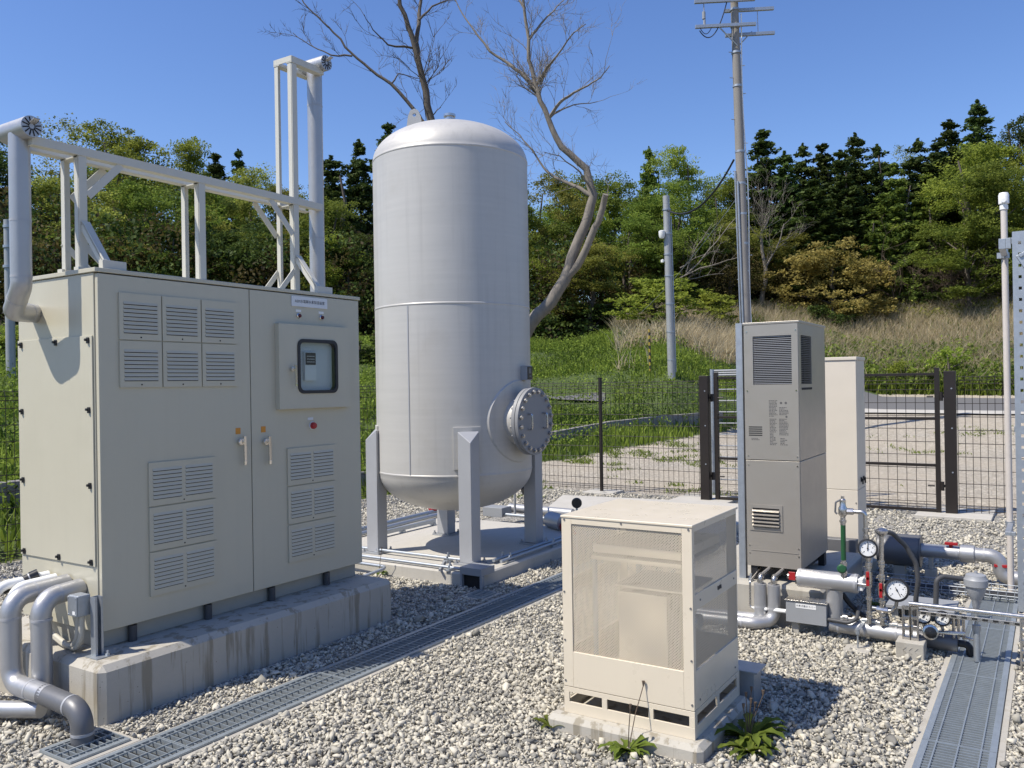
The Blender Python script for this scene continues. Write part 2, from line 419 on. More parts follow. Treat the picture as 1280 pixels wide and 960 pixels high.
def stripe_mat():
    t = NT('yellow_black_stripes'); sp = t.n('ShaderNodeSeparateXYZ'); t.l(t.obj(), sp.inputs[0])
    k = t.math('GREATER_THAN', t.math('FRACT', t.math('ADD', t.math('MULTIPLY', sp.outputs[2], 5.0), t.math('MULTIPLY', sp.outputs[0], 6.0))), 0.5)
    return t.done(t.pbr(t.mix(k, (0.36, 0.26, 0.04), (0.02, 0.02, 0.02)), 0.6))
M['stripe'] = stripe_mat()

def lettering(body, size, origin, face, parent, mat, squeeze=1.0):
    c = bpy.data.curves.new('lettering', 'FONT'); c.body = body; c.size = size; c.align_x = 'CENTER'; c.align_y = 'CENTER'
    o = bpy.data.objects.new('lettering', c); COL.objects.link(o)
    dg = bpy.context.evaluated_depsgraph_get(); dg.update()
    me = bpy.data.meshes.new_from_object(o.evaluated_get(dg)); bpy.data.objects.remove(o); bpy.data.curves.remove(c)
    ax = {'v': ((1, 0, 0), (0, 0, 1), (0, -1, 0)), 'u': ((0, -1, 0), (0, 0, 1), (-1, 0, 0))}[face]
    X = Matrix(((ax[0][0], ax[1][0], ax[2][0], 0), (ax[0][1], ax[1][1], ax[2][1], 0), (ax[0][2], ax[1][2], ax[2][2], 0), (0, 0, 0, 1)))
    org = ORG[parent.name]
    me.transform(Matrix.Translation(Vector(origin) - org) @ X @ Matrix.Diagonal((squeeze, 1, 1, 1)))
    me.materials.clear(); me.materials.append(mat)
    o = bpy.data.objects.new('lettering', me); COL.objects.link(o); o.parent = parent; ORG[o.name] = org
    return o

# ------------------------------------------------------------------ the lie of the land
# per bearing: ground profile as (distance, height), where grass begins, where the wood begins
def prof(px, pairs, rg, rf):
    p = [(d, EYE + d * slope(px, y)) if y is not None else (d, 0.0) for d, y in pairs]
    return az(px), [0.0] + [a for a, _ in p], [0.0] + [b for _, b in p], rg, rf
PROF = [prof(-420, [(9, None), (10.5, 632), (13, 570), (17, 505), (22, 455), (26, 430), (40, 405), (80, 385), (220, 385)], 9.0, 27),
        prof(0, [(9, None), (10.5, 626), (13, 560), (17, 500), (22, 450), (26, 425), (40, 400), (80, 380), (220, 380)], 9.0, 27),
        prof(460, [(11, None), (13.5, 605), (16, 560), (20, 500), (26, 450), (30, 432), (45, 420), (80, 385), (220, 385)], 11.8, 31),
        prof(700, [(14, None), (16.5, 575), (18.5, 555), (23, 500), (26, 470), (30, 437), (45, 424), (80, 385), (220, 385)], 16.3, 31),
        prof(840, [(16, None), (20, 545), (22, 528), (24.5, 469), (30, 425), (35, 400), (50, 388), (80, 355), (220, 355)], 19.2, 36),
        prof(960, [(18, None), (24, 540), (28, 500), (33, 450), (40, 398), (48, 388), (58, 380), (80, 345), (220, 345)], 24, 41),
        prof(1100, [(20, None), (26, 518), (33, 497), (36, 470), (42, 402), (48, 394), (58, 385), (80, 335), (220, 335)], 33.4, 43),
        prof(1250, [(20, None), (26, 520), (33, 499), (36, 470), (42, 394), (48, 384), (58, 375), (80, 325), (220, 325)], 33.4, 43),
        prof(1700, [(20, None), (26, 520), (33, 499), (36, 470), (42, 394), (48, 384), (58, 375), (80, 325), (220, 325)], 33.4, 43)]
PAZ = np.array([-p[0] for p in PROF])                      # increasing to the right
def ground_z(a, r):
    """terrain height at bearing a, distance r (arrays)"""
    a = np.atleast_1d(np.asarray(a, float)); r = np.atleast_1d(np.asarray(r, float))
    H_ = np.stack([np.interp(r, p[1], p[2]) for p in PROF])
    k = np.clip(np.interp(-a, PAZ, np.arange(len(PROF))), 0, len(PROF) - 1.0001)
    i = k.astype(int); f = k - i; c = np.arange(len(r))
    return H_[i, c] * (1 - f) + H_[i + 1, c] * f
def zone_r(a):
    a = np.atleast_1d(np.asarray(a, float))
    return np.interp(-a, PAZ, [p[3] for p in PROF]), np.interp(-a, PAZ, [p[4] for p in PROF])
def on_ground(px, d):
    a = az(px); return Vector((math.cos(a) * d, math.sin(a) * d, float(ground_z(a, d)[0])))

YU0, YU1, YV0, YV1 = -6.0, 10.95, -5.0, 8.15
def build_terrain():
    ang = np.concatenate([np.linspace(YAW - math.pi, YAW - 0.95, 40, endpoint=False), np.linspace(YAW - 0.95, YAW + 0.95, 230, endpoint=False), np.linspace(YAW + 0.95, YAW + math.pi, 40, endpoint=False)])
    rr = np.concatenate([np.linspace(0.5, 7, 8), np.linspace(7.2, 16, 56), np.linspace(16.3, 46, 90), np.geomspace(47, 900, 26)])
    A, Rr = np.meshgrid(ang, rr, indexing='ij'); a = A.ravel(); r = Rr.ravel()
    z = ground_z(np.where(np.abs(a - YAW) > 1.2, YAW + np.sign(a - YAW) * 1.2, a), r)
    rng = np.random.default_rng(3)
    x = r * np.cos(a); y = r * np.sin(a)
    inside = (x > YU0) & (x < YU1) & (y > YV0) & (y < YV1)
    edge = np.minimum.reduce([x - YU0, YU1 - x, y - YV0, YV1 - y])
    rg, rf = zone_r(a)
    wob = 0.10 * np.sin(x * 0.9 + 1.3 * np.sin(y * 0.7)) + 0.07 * np.sin(y * 1.7 + x * 0.6)
    z = z + wob * np.clip((r - rg) / 3, 0, 1)
    z = np.where(inside & (edge > 0.3), -0.6, np.where(edge > -0.3, -0.012, z))
    z = np.where(~inside & (r < 12), np.maximum(z, -0.012), z)
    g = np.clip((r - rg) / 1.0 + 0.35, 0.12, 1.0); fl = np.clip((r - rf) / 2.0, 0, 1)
    n, m = len(ang), len(rr)
    i, j = np.meshgrid(np.arange(n), np.arange(m - 1), indexing='ij'); i2 = (i + 1) % n
    f = np.stack([i * m + j, i * m + j + 1, i2 * m + j + 1, i2 * m + j], -1).reshape(-1, 4)
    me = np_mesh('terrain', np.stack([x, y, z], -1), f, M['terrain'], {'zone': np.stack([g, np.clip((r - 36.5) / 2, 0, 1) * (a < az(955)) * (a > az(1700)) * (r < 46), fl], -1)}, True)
    o = bpy.data.objects.new('terrain', me); COL.objects.link(o); tag(o, kind='structure')
build_terrain()

TRENCH = [(1.30, 9.2, 3.12, 3.455), (1.93, 2.265, 3.455, 3.76), (2.0, 6.98, 0.18, 0.52), (5.03, 5.27, 3.50, 3.72)]
def build_yard():
    xs = sorted({YU0, YU1} | {t for q in TRENCH for t in q[:2]}); ys = sorted({YV0, YV1} | {t for q in TRENCH for t in q[2:]})
    mb = MB()
    for i in range(len(xs) - 1):
        for j in range(len(ys) - 1):
            cx, cy = (xs[i] + xs[i + 1]) / 2, (ys[j] + ys[j + 1]) / 2
            if any(q[0] < cx < q[1] and q[2] < cy < q[3] for q in TRENCH): continue
            mb.add([(xs[i], ys[j], 0), (xs[i + 1], ys[j], 0), (xs[i + 1], ys[j + 1], 0), (xs[i], ys[j + 1], 0)], [(0, 1, 2, 3)])
    tag(mb.build('yard_ground', M['yard'], smooth=None), kind='structure')
build_yard()

def drape(name, p0, p1, d0, d1, mat, lift, n=40, kind='structure'):
    vs_, fs = [], []
    for i in range(n + 1):
        px = p0 + (p1 - p0) * i / n
        for k in range(7):
            d = d0 + (d1 - d0) * k / 6; p = on_ground(px, d); vs_.append((p.x, p.y, p.z + lift))
    for i in range(n):
        for k in range(6):
            a = i * 7 + k; fs.append((a, a + 1, a + 8, a + 7))
    mb = MB(); mb.add(vs_, fs); o = mb.build(name, mat); tag(o, kind=kind); return o
drape('road', 930, 1700, 27.3, 33.0, M['asphalt'], 0.035)
drape('road_shoulder', 930, 1700, 26.1, 27.25, M['concrete_lt'], 0.045)
drape('path', 560, 756, 22.8, 23.5, M['asphalt'], 0.06)

EXCL = [(2.22, 4.40, 3.72, 5.2), (5.28, 7.75, 3.70, 6.0), (3.27, 4.02, 1.19, 2.0), (5.42, 6.95, 1.19, 2.2), (6.9, 7.5, 1.2, 1.6), (7.6, 10.1, 2.9, 5.6), (10.3, 11.2, 3.3, 4.2), (10.4, 11.2, 0.5, 1.4)] + TRENCH
def build_stones():
    rng = np.random.default_rng(11)
    V = np.array(MB().lathe([(0, 1)]).v) if False else None
    t = (1 + 5 ** 0.5) / 2
    iv = np.array([(-1, t, 0), (1, t, 0), (-1, -t, 0), (1, -t, 0), (0, -1, t), (0, 1, t), (0, -1, -t), (0, 1, -t), (t, 0, -1), (t, 0, 1), (-t, 0, -1), (-t, 0, 1)], float)
    iv /= np.linalg.norm(iv[0])
    fi = np.array([(0, 11, 5), (0, 5, 1), (0, 1, 7), (0, 7, 10), (0, 10, 11), (1, 5, 9), (5, 11, 4), (11, 10, 2), (10, 7, 6), (7, 1, 8), (3, 9, 4), (3, 4, 2), (3, 2, 6), (3, 6, 8), (3, 8, 9), (4, 9, 5), (2, 4, 11), (6, 2, 10), (8, 6, 7), (9, 8, 1)])
    P = []
    for r0, r1, dens, smin, smax in ((2.4, 4.2, 6000, 0.0035, 0.027), (4.2, 5.6, 4600, 0.004, 0.026), (5.6, 8, 2500, 0.006, 0.026), (8, 12.5, 800, 0.009, 0.028)):
        area = 0.5 * 1.36 * (r1 * r1 - r0 * r0); n = int(area * dens)
        a = rng.uniform(YAW - 0.68, YAW + 0.68, n); r = np.sqrt(rng.uniform(r0 * r0, r1 * r1, n))
        s = smin + (smax - smin) * rng.beta(1.2, 4.6, n); s = np.where(rng.random(n) < 0.018, s * rng.uniform(1.4, 2.0, n), s)
        P.append(np.stack([r * np.cos(a), r * np.sin(a), s], -1))
    P = np.concatenate(P); x, y, s = P.T
    fines = np.sin(x * 2.3 + 1.9 * np.sin(y * 1.6)) * np.sin(y * 2.9 + 1.4 * np.sin(x * 1.3)) + 0.5 * np.sin(x * 5.1 + y * 3.7)
    P = P[(rng.random(len(P)) < np.clip(1.0 - 0.55 * np.clip(fines, 0, 1), 0.35, 1)) | (s < 0.009)]; x, y, s = P.T
    ok = (x < YU1 - 0.1) & (y < YV1 - 0.1)
    for q in EXCL: ok &= ~((x > q[0] - 0.005) & (x < q[1] + 0.005) & (y > q[2] - 0.005) & (y < q[3] + 0.005))
    P = P[ok]; n = len(P); x, y, s = P.T
    jit = iv[None] * (1 + rng.uniform(-0.30, 0.30, (n, 12, 1))) + rng.normal(0, 0.10, (n, 12, 3))
    for _ in range(7):                                     # broken faces: flatten the stone against random planes
        pn = rng.normal(size=(n, 3)); pn /= np.linalg.norm(pn, axis=1, keepdims=True); off = rng.uniform(0.22, 0.62, n)
        dd = np.einsum('nij,nj->ni', jit, pn) - off[:, None]; jit -= np.maximum(dd, 0)[..., None] * pn[:, None]
    jit *= 1.38
    jit *= np.stack([rng.uniform(0.8, 1.45, n), rng.uniform(0.7, 1.1, n), rng.uniform(0.5, 0.9, n)], -1)[:, None]
    q = rng.normal(size=(n, 4)) * np.array([1, .35, .35, 1]); q /= np.linalg.norm(q, axis=1, keepdims=True)
    w_, a, b, c = q.T
    Rm = np.stack([np.stack([1 - 2 * (b * b + c * c), 2 * (a * b - c * w_), 2 * (a * c + b * w_)], -1), np.stack([2 * (a * b + c * w_), 1 - 2 * (a * a + c * c), 2 * (b * c - a * w_)], -1), np.stack([2 * (a * c - b * w_), 2 * (b * c + a * w_), 1 - 2 * (a * a + b * b)], -1)], 1)
    v = np.einsum('nij,nkj->nki', Rm, jit) * s[:, None, None]
    v += np.stack([x, y, s * rng.uniform(0.1, 0.75, n) + rng.uniform(0, 0.008, n)], -1)[:, None]
    f = (fi[None] + 12 * np.arange(n)[:, None, None]).reshape(-1, 3)
    big = 0.5 + 0.30 * np.sin(x * 1.1 + 0.7) * np.sin(y * 1.4) * 0.5
    tone = np.clip(rng.beta(1.25, 1.25, n) * 0.92 + 0.22 * (big - 0.35), 0, 1)
    me = np_mesh('gravel_stones', v.reshape(-1, 3), f, M['stone'], {'tone': np.repeat(tone, 12)})
    o = bpy.data.objects.new('gravel_stones', me); COL.objects.link(o); tag(o, kind='stuff')
    tag(o, 'pale grey and cream crushed stones covering the yard', 'gravel')
build_stones()

# ------------------------------------------------------------------ drains
def drain(label, u0, u1, v0, v1, npan, ends=True, pitch=0.028, group=None, wall=0.028, name='drain_channel', deep=0.22):
    t = thing(name, label, 'drain', (u0, v0, 0), group)
    c = MB()
    c.box(u0, u1, v0, v0 + wall, -deep, 0.006); c.box(u0, u1, v1 - wall, v1, -deep, 0.006)
    c.box(u0, u1, v0 + wall, v1 - wall, -deep, -deep + 0.02)
    if ends: c.box(u0, u0 + wall, v0 + wall, v1 - wall, -deep + 0.02, 0.005); c.box(u1 - wall, u1, v0 + wall, v1 - wall, -deep + 0.02, 0.005)
    c.build('channel', M['concrete_blk'], t, 0.003)
    a0, a1 = v0 + wall + 0.002, v1 - wall - 0.002
    e = wall if ends else 0.0
    L = (u1 - u0 - 2 * e) / npan
    for i in range(npan):
        p0 = u0 + e + i * L + 0.002; p1 = u0 + e + (i + 1) * L - 0.002
        g = MB(); zt, zb = 0.016, -0.008
        fw = 0.012 if (v1 - v0) < 0.28 else 0.026
        g.box(p0, p1, a0, a0 + fw, zb, zt); g.box(p0, p1, a1 - fw, a1, zb, zt)
        g.box(p0, p0 + 0.006, a0 + fw, a1 - fw, zb, zt); g.box(p1 - 0.006, p1, a0 + fw, a1 - fw, zb, zt)
        n = max(3, int((p1 - p0) / pitch))
        for k in range(1, n):
            x = p0 + (p1 - p0) * k / n; g.box(x - 0.0023, x + 0.0023, a0 + fw, a1 - fw, zb + 0.002, zt - 0.0015)
        for k in (0.2, 0.5, 0.8):
            y = a0 + (a1 - a0) * k; g.box(p0 + 0.006, p1 - 0.006, y - 0.003, y + 0.003, zt - 0.006, zt + 0.0015)
        g.build('grating_panel', M['galv_grate'], t, smooth=None)
    return t
drain('long galvanised grating over the trench between grey cabinet and tank', 1.30, 9.2, 3.12, 3.455, 8, pitch=0.040)
drain('short square pit grating under the dark grey elbow pipe', 1.93, 2.265, 3.458, 3.76, 1, name='pit_grating')
drain('galvanised grating over the trench at the right edge, gauge pole on it', 2.0, 6.98, 0.18, 0.52, 5)
drain('small dark floor grating at the near corner of the tank pad', 5.03, 5.27, 3.50, 3.72, 1, name='floor_grating')

# ------------------------------------------------------------------ concrete bases
def slab(name, label, cat, u0, u1, v0, v1, z1, mat, ch=0.02, z0=-0.05):
    t = MB().box(u0, u1, v0, v1, z0, z1).build(name, mat, None, ch, None, 1)
    return tag(t, label, cat)
pl = slab('concrete_plinth', 'long stained concrete plinth under the tall grey cabinet', 'plinth', 2.262, 4.345, 3.762, 5.05, 0.275, M['concrete'], 0.03)
slab('concrete_pad', 'low concrete pad under the silver tank', 'concrete pad', 5.33, 7.55, 3.75, 5.86, 0.10, M['concrete_lt'], 0.012)
slab('concrete_plinth', 'chamfered concrete base under the beige perforated box', 'plinth', 3.305, 3.985, 1.226, 1.965, 0.068, M['concrete'], 0.022)
slab('concrete_plinth', 'concrete plinth under the tall taupe heat unit', 'plinth', 5.44, 6.75, 1.215, 2.15, 0.262, M['concrete_blk'], 0.022)
slab('concrete_plinth', 'low concrete base under the ivory cabinet', 'plinth', 6.93, 7.42, 1.22, 1.60, 0.10, M['concrete_blk'], 0.012)
mb = MB(); mb.prism([(7.62, 2.75), (10.0, 2.75), (10.0, 3.65), (9.78, 5.5), (8.32, 4.97), (7.68, 4.42)], -0.05, 0.095)
tag(mb.build('concrete_slab', M['concrete_lt'], None, 0.01), 'wide pale concrete slab behind the silver tank near the fence', 'concrete pad')
for (x, y, l) in ((10.62, 3.85, 'flat concrete footing under the left brown gate post'), (10.72, 0.94, 'flat concrete footing under the right brown gate post')):
    tag(MB().box(x - 0.3, x + 0.45, y - 0.38, y + 0.38, -0.04, 0.035).build('footing', M['concrete_lt'], None, 0.008), l, 'footing')
tag(MB().box(10.62, 11.08, 5.2, 5.66, -0.04, 0.03).build('footing', M['concrete_lt'], None, 0.008), 'flat concrete footing under the thin fence post', 'footing')

# ------------------------------------------------------------------ grey cabinet
CU0, CU1, CV0, CV1, CZ0, CZ1 = 2.412, 4.302, 4.0, 4.745, 0.362, 2.178
cab = thing('equipment_cabinet', 'tall light grey equipment cabinet with louvred double doors and window', 'cabinet', (CU0, CV0, 0.275))
mb = MB(); mb.box(CU0 + 0.004, CU1 - 0.004, CV0 + 0.028, CV1, CZ0, CZ1 - 0.012)
mb.build('body', M['cabinet'], cab, 0.003)
mb = MB(); mb.box(CU0 - 0.006, CU1 + 0.012, CV0 - 0.004, CV1 + 0.01, CZ1 - 0.010, CZ1 + 0.012); mb.build('roof_plate', M['cabinet'], cab, 0.003)
mb = MB(); mb.box(CU0 + 0.02, CU1 - 0.02, CV0 + 0.05, CV1 - 0.03, 0.276, CZ0 - 0.001); mb.build('base_frame', M['cabinet_dark'], cab, 0.003)
for x in (2.60, 3.064, 3.525, 3.987):
    MB().cyl((x, CV0 + 0.028, 0.276), (x, CV0 + 0.028, CZ0 - 0.004), 0.022, 20).build('foot_bolt', M['rubber_grey'], cab)
SPL = 3.366
def door(x0, x1):
    d = MB().box(x0, x1, CV0, CV0 + 0.026, CZ0 + 0.006, CZ1 - 0.016).build('door', M['cabinet'], cab, 0.003); return d
dL = door(CU0 + 0.010, SPL - 0.003); dR = door(SPL + 0.003, CU1 - 0.002)
def vent(x0, x1, z0, z1, cols, rows, parent):
    y = CV0; mb = MB()
    mb.m = 0; mb.box(x0, x1, y - 0.010, y - 0.0005, z0, z1)
    fr = 0.022; cw = (x1 - x0 - fr * (cols + 1)) / cols; zt, zb = z1 - 0.042 if cols == 1 else z1 - 0.03, z0 + 0.03
    ph = (zt - zb) / rows
    for c in range(cols):
        a = x0 + fr + c * (cw + fr); b = a + cw
        for k in range(rows):
            zl = zb + k * ph
            mb.m = 0
            mb.prism([(y - 0.0098, zl + ph * 0.95), (y - 0.0098, zl + ph * 0.28), (y - 0.0145, zl + ph * 0.28)], a, b, 'x')
            mb.m = 1; mb.box(a + 0.002, b - 0.002, y - 0.0112, y - 0.0095, zl + ph * 0.10, zl + ph * 0.275)
    mb.m = 1; mb.cyl(((x0 + x1) / 2, y - 0.0095, z0 + 0.014), ((x0 + x1) / 2, y - 0.0125, z0 + 0.014), 0.004, 8)
    return mb.build('vent_panel', [M['cabinet'], M['dark_gap']], parent, 0, 30)
for r_ in range(2):
    for c_ in range(3):
        vent(2.530 + c_ * 0.2475, 2.530 + c_ * 0.2475 + 0.240, 1.588 + (1 - r_) * 0.246, 1.588 + (1 - r_) * 0.246 + 0.240, 1, 8, dL)
for k in range(3):
    vent(2.683, 3.102, 0.488 + k * 0.2365, 0.488 + k * 0.2365 + 0.229, 2, 8, dL)
    vent(3.636, 4.049, 0.488 + k * 0.2385, 0.488 + k * 0.2385 + 0.231, 2, 8, dR)
def lever(x, z, s, parent):
    mb = MB(); y = CV0
    mb.cyl((x, y - 0.001, z), (x, y - 0.022, z), 0.019 * s, 20); mb.cyl((x - 0.012 * s, y - 0.02, z), (x - 0.012 * s, y - 0.03, z), 0.012 * s, 16)
    mb.beam((x + 0.014 * s, y - 0.030, z + 0.035 * s), (x + 0.017 * s, y - 0.030, z - 0.12 * s), 0.016 * s, 0.016 * s)
    mb.beam((x + 0.004, y - 0.026, z), (x + 0.016 * s, y - 0.026, z), 0.012, 0.03 * s)
    mb.cyl((x + 0.017 * s, y - 0.030, z - 0.11 * s), (x + 0.017 * s, y - 0.030, z - 0.135 * s), 0.0105 * s, 12)
    return mb.build('handle', M['chrome'], parent, 0.002)
lever(3.276, 1.262, 1.0, dL); lever(3.462, 1.250, 1.0, dR)
for x, p in ((3.268, dL), (3.455, dR)):
    MB().box(x - 0.017, x + 0.017, CV0 - 0.002, CV0 - 0.0002, 1.308, 1.344).build('sticker', M['orange'], p)
cd = MB()
wx0, wx1, wz0, wz1 = 3.718, 4.038, 1.55, 1.866
yf = CV0 - 0.036
for a in ((3.556, wx0, 1.442, 1.970), (wx1, 4.170, 1.442, 1.970), (wx0, wx1, 1.442, wz0), (wx0, wx1, wz1, 1.970)):
    cd.box(a[0], a[1], yf, CV0 - 0.0005, a[2], a[3])
cdo = cd.build('control_door', M['cabinet'], dR, 0)
mb = MB()
def rrect(x0, x1, z0, z1, r, n=6):
    o = []
    for cx, cz, t0 in ((x1 - r, z1 - r, 0), (x0 + r, z1 - r, 90), (x0 + r, z0 + r, 180), (x1 - r, z0 + r, 270)):
        for k in range(n + 1):
            t = R(t0 + 90 * k / n); o.append((cx + r * math.cos(t), cz + r * math.sin(t)))
    return o
o1 = rrect(wx0 - 0.014, wx1 + 0.014, wz0 - 0.014, wz1 + 0.014, 0.045); o2 = rrect(wx0 + 0.006, wx1 - 0.006, wz0 + 0.006, wz1 - 0.006, 0.032)
n_ = len(o1)
mb.add([(x, yf - 0.007, z) for x, z in o1] + [(x, yf - 0.007, z) for x, z in o2] + [(x, yf - 0.0005, z) for x, z in o1] + [(x, yf + 0.03, z) for x, z in o2],
       [f for i in range(n_) for f in ((i, i + n_, (i + 1) % n_ + n_, (i + 1) % n_), (i, (i + 1) % n_, (i + 1) % n_ + 2 * n_, i + 2 * n_), (i + n_, i + 3 * n_, (i + 1) % n_ + 3 * n_, (i + 1) % n_ + n_))])
mb.build('window_gasket', M['rubber'], cdo)
mb = MB(); mb.prism(o2, yf - 0.0015, yf + 0.0015, 'y'); mb.build('window_pane', M['glass'], cdo)
mb = MB(); mb.box(wx0, wx1, CV0 - 0.004, CV0 - 0.0006, wz0, wz1); mb.build('inner_plate', M['plate'], cdo)
mb = MB(); mb.m = 0; mb.box(3.775, 3.872, CV0 - 0.026, CV0 - 0.0045, 1.618, 1.80)
mb.m = 1; mb.box(3.780, 3.867, CV0 - 0.028, CV0 - 0.0255, 1.718, 1.795); mb.m = 2; mb.box(3.786, 3.85, CV0 - 0.0255 + 0.02, CV0 - 0.0045, 1.812, 1.824)
mb.m = 0
for k in range(3): mb.box(3.79, 3.857, CV0 - 0.0285, CV0 - 0.0278, 1.735 + k * 0.018, 1.738 + k * 0.018)
mb.build('controller', [M['white'], M['black'], M['white']], cdo)
lh = lever(3.650, 1.690, 0.8, cdo); lh.location.y -= 0.036
for x, lab in ((3.751, None), (3.947, None)):
    mb = MB(); mb.m = 1; mb.lathe([(0.017, 0), (0.017, -0.006), (0.013, -0.010)], (x, CV0 - 0.0005, 2.028), 'y', 20)
    mb.m = 0; mb.lathe([(0.0125, -0.0095), (0.011, -0.018), (0.006, -0.023), (0, -0.024)], (x, CV0 - 0.0005, 2.028), 'y', 20)
    mb.m = 2; mb.box(x - 0.022, x + 0.022, CV0 - 0.002, CV0 - 0.0004, 2.052, 2.067)
    mb.build('indicator_lamp', [M['lens'], M['chrome'], M['white']], dR)
mb = MB(); mb.m = 0; mb.lathe([(0.022, 0), (0.022, -0.018), (0.018, -0.026), (0, -0.028)], (3.853, CV0 - 0.0005, 1.329), 'y', 24)
mb.m = 1; mb.lathe([(0.026, 0), (0.026, -0.005), (0.022, -0.006)], (3.853, CV0 - 0.0004, 1.329), 'y', 24); mb.box(3.815, 3.862, CV0 - 0.002, CV0 - 0.0004, 1.366, 1.382)
mb.build('stop_button', [M['red'], M['plate']], dR)
mb = MB(); mb.box(3.692, 4.0, CV0 - 0.006, CV0 - 0.0005, 2.086, 2.152); npl = mb.build('name_plate', M['plate'], dR, 0.001)
for x in (3.703, 3.989):
    for z in (2.096, 2.142): pass
lettering('AEM水電解水素製造装置', 0.0235, (3.846, CV0 - 0.0068, 2.119), 'v', npl, M['ink'])
# clips along the seams of the side panel
mb = MB(); y0 = CV0 + 0.036
mb.box(CU0 - 0.004, CU0 + 0.003, y0, CV1 - 0.004, 0.692, 1.852); sp_ = mb.build('side_panel', M['cabinet'], cab, 0.002)
for (v, z) in ((4.065, 1.83), (4.36, 1.83), (4.70, 1.83), (4.065, 1.48), (4.70, 1.47), (4.065, 1.10), (4.70, 1.10), (4.065, 0.715), (4.36, 0.715), (4.70, 0.715)):
    mb = MB(); mb.box(CU0 - 0.012, CU0 - 0.0042, v - 0.009, v + 0.009, z - 0.018, z + 0.012); mb.cyl((CU0 - 0.012, v + 0.004, z), (CU0 - 0.022, v + 0.004, z), 0.007, 10)
    mb.build('panel_clip', M['rubber'], sp_, 0.001)

# frame on the roof that carries the two vent pipes
fr = thing('pipe_gantry', 'pale welded steel frame on the cabinet roof holding two pipes', 'support frame', (2.5, 4.25, CZ1))
zt = CZ1 + 0.012
def angle(p, q, w1, w2, du, dv, name):
    """steel angle: two thin flanges along p-q"""
    mb = MB(); p = Vector(p); q = Vector(q); du = Vector(du); dv = Vector(dv)
    mb.beam(p + du * w1 / 2, q + du * w1 / 2, *((w1, 0.006) if abs((q - p).normalized().cross(dv).dot(du)) > 0.5 else (0.006, w1)), up=dv)
    mb.beam(p + dv * (w2 / 2 + 0.003), q + dv * (w2 / 2 + 0.003), *((0.006, w2)), up=dv)
    return mb.build(name, M['frame'], fr, 0.001)
for u, top in ((2.50, 2.803), (3.235, 2.803), (3.98, 3.752)):
    angle((u - 0.022, 4.25, zt), (u - 0.022, 4.25, top), 0.044, 0.034, (1, 0, 0), (0, 1, 0), 'post')
    angle((u - 0.022, 4.41, zt), (u - 0.022, 4.41, top), 0.044, -0.034, (1, 0, 0), (0, 1, 0), 'post')
for v, s in ((4.246, 1), (4.414, -1)):
    mb = MB(); mb.box(2.24, 4.22, v - 0.003, v + 0.003, 2.803, 2.848); mb.box(2.24, 4.22, min(v + 0.003 * s, v + 0.05 * s), max(v + 0.003 * s, v + 0.05 * s), 2.803, 2.809)
    mb.build('rail', M['frame'], fr, 0.001)
    mb = MB(); mb.box(3.952, 4.25, v - 0.003, v + 0.003, 3.752, 3.797); mb.box(3.952, 4.25, min(v + 0.003 * s, v + 0.05 * s), max(v + 0.003 * s, v + 0.05 * s), 3.752, 3.758)
    mb.build('arm', M['frame'], fr, 0.001)
mb = MB(); mb.box(2.24, 2.246, 4.25, 4.41, 2.81, 2.846); mb.box(3.952, 3.958, 4.25, 4.41, 3.76, 3.797)
for u in (2.50, 3.235, 3.98): mb.box(u - 0.025, u + 0.025, 4.25, 4.41, 2.796, 2.802)
mb.build('cross_piece', M['frame'], fr)
for u, s in ((2.50, 1), (3.98, -1)):
    for v in (4.252, 4.408):
        mb = MB(); mb.beam((u + 0.03 * s, v, 2.60), (u + 0.22 * s, v, 2.80), 0.040, 0.006, up=(0, 1, 0)); mb.X = None
        mb.build('knee_brace', M['frame'], fr)
for u in (2.50, 3.98):
    for v in (4.252, 4.408):
        mb = MB(); mb.beam((u - 0.02, v, 2.36), (u - 0.15 if u > 3 else u + 0.15, v, zt + 0.02), 0.034, 0.006, up=(0, 1, 0)); mb.build('knee_brace', M['frame'], fr)
    mb = MB(); a = Vector((u + 0.01, 4.245, 2.46)); b = Vector((u + 0.01, 4.035, zt + 0.012))
    mb.beam(a, b, 0.046, 0.006, up=(0, 1, 1)); mb.beam(a + Vector((-0.020, 0, -0.022)), b + Vector((-0.020, 0, -0.01)), 0.006, 0.04, up=(0, 1, 1))
    mb.box(u - 0.04, u + 0.09, 4.015, 4.05, zt, zt + 0.045); mb.build('stay', M['frame'], fr, 0.001)
mb = MB(); mb.box(2.46, 4.06, 4.232, 4.275, zt + 0.0005, zt + 0.03); mb.box(2.46, 4.06, 4.385, 4.43, zt + 0.0005, zt + 0.03); mb.build('sill_rail', M['frame'], fr, 0.001)

def pipe(name, label, cat, pts, r, mat, bend=0.12, bands=(), bandmat=None, group=None, n=24, seg=8, partname='jacket'):
    t = thing(name, label, cat, pts[0], group)
    MB().tube(pts, r, n, bend, seg).build(partname, mat, t, 0, 40)
    for p, d in bands:
        p = Vector(p); d = Vector(d).normalized() * 0.006
        MB().cyl(p - d, p + d, r * 1.025, n).build('joint_band', bandmat or M['steelgrey'], t, 0, 40)
    return t
ex = pipe('vent_pipe', 'silver vent pipe rising at the left end of the roof frame', 'pipe',
          [(2.43, 4.572, 1.992), (2.252, 4.475, 1.985), (2.222, 4.33, 2.10), (2.222, 4.33, 2.86)], 0.049, M['jacket'], 0.055, [((2.222, 4.33, 2.43), (0, 0, 1)), ((2.36, 4.534, 1.99), (0.88, 0.48, 0)), ((2.222, 4.33, 2.15), (0, 0, 1)), ((2.236, 4.40, 2.045), (0.16, 0.78, -0.62))])
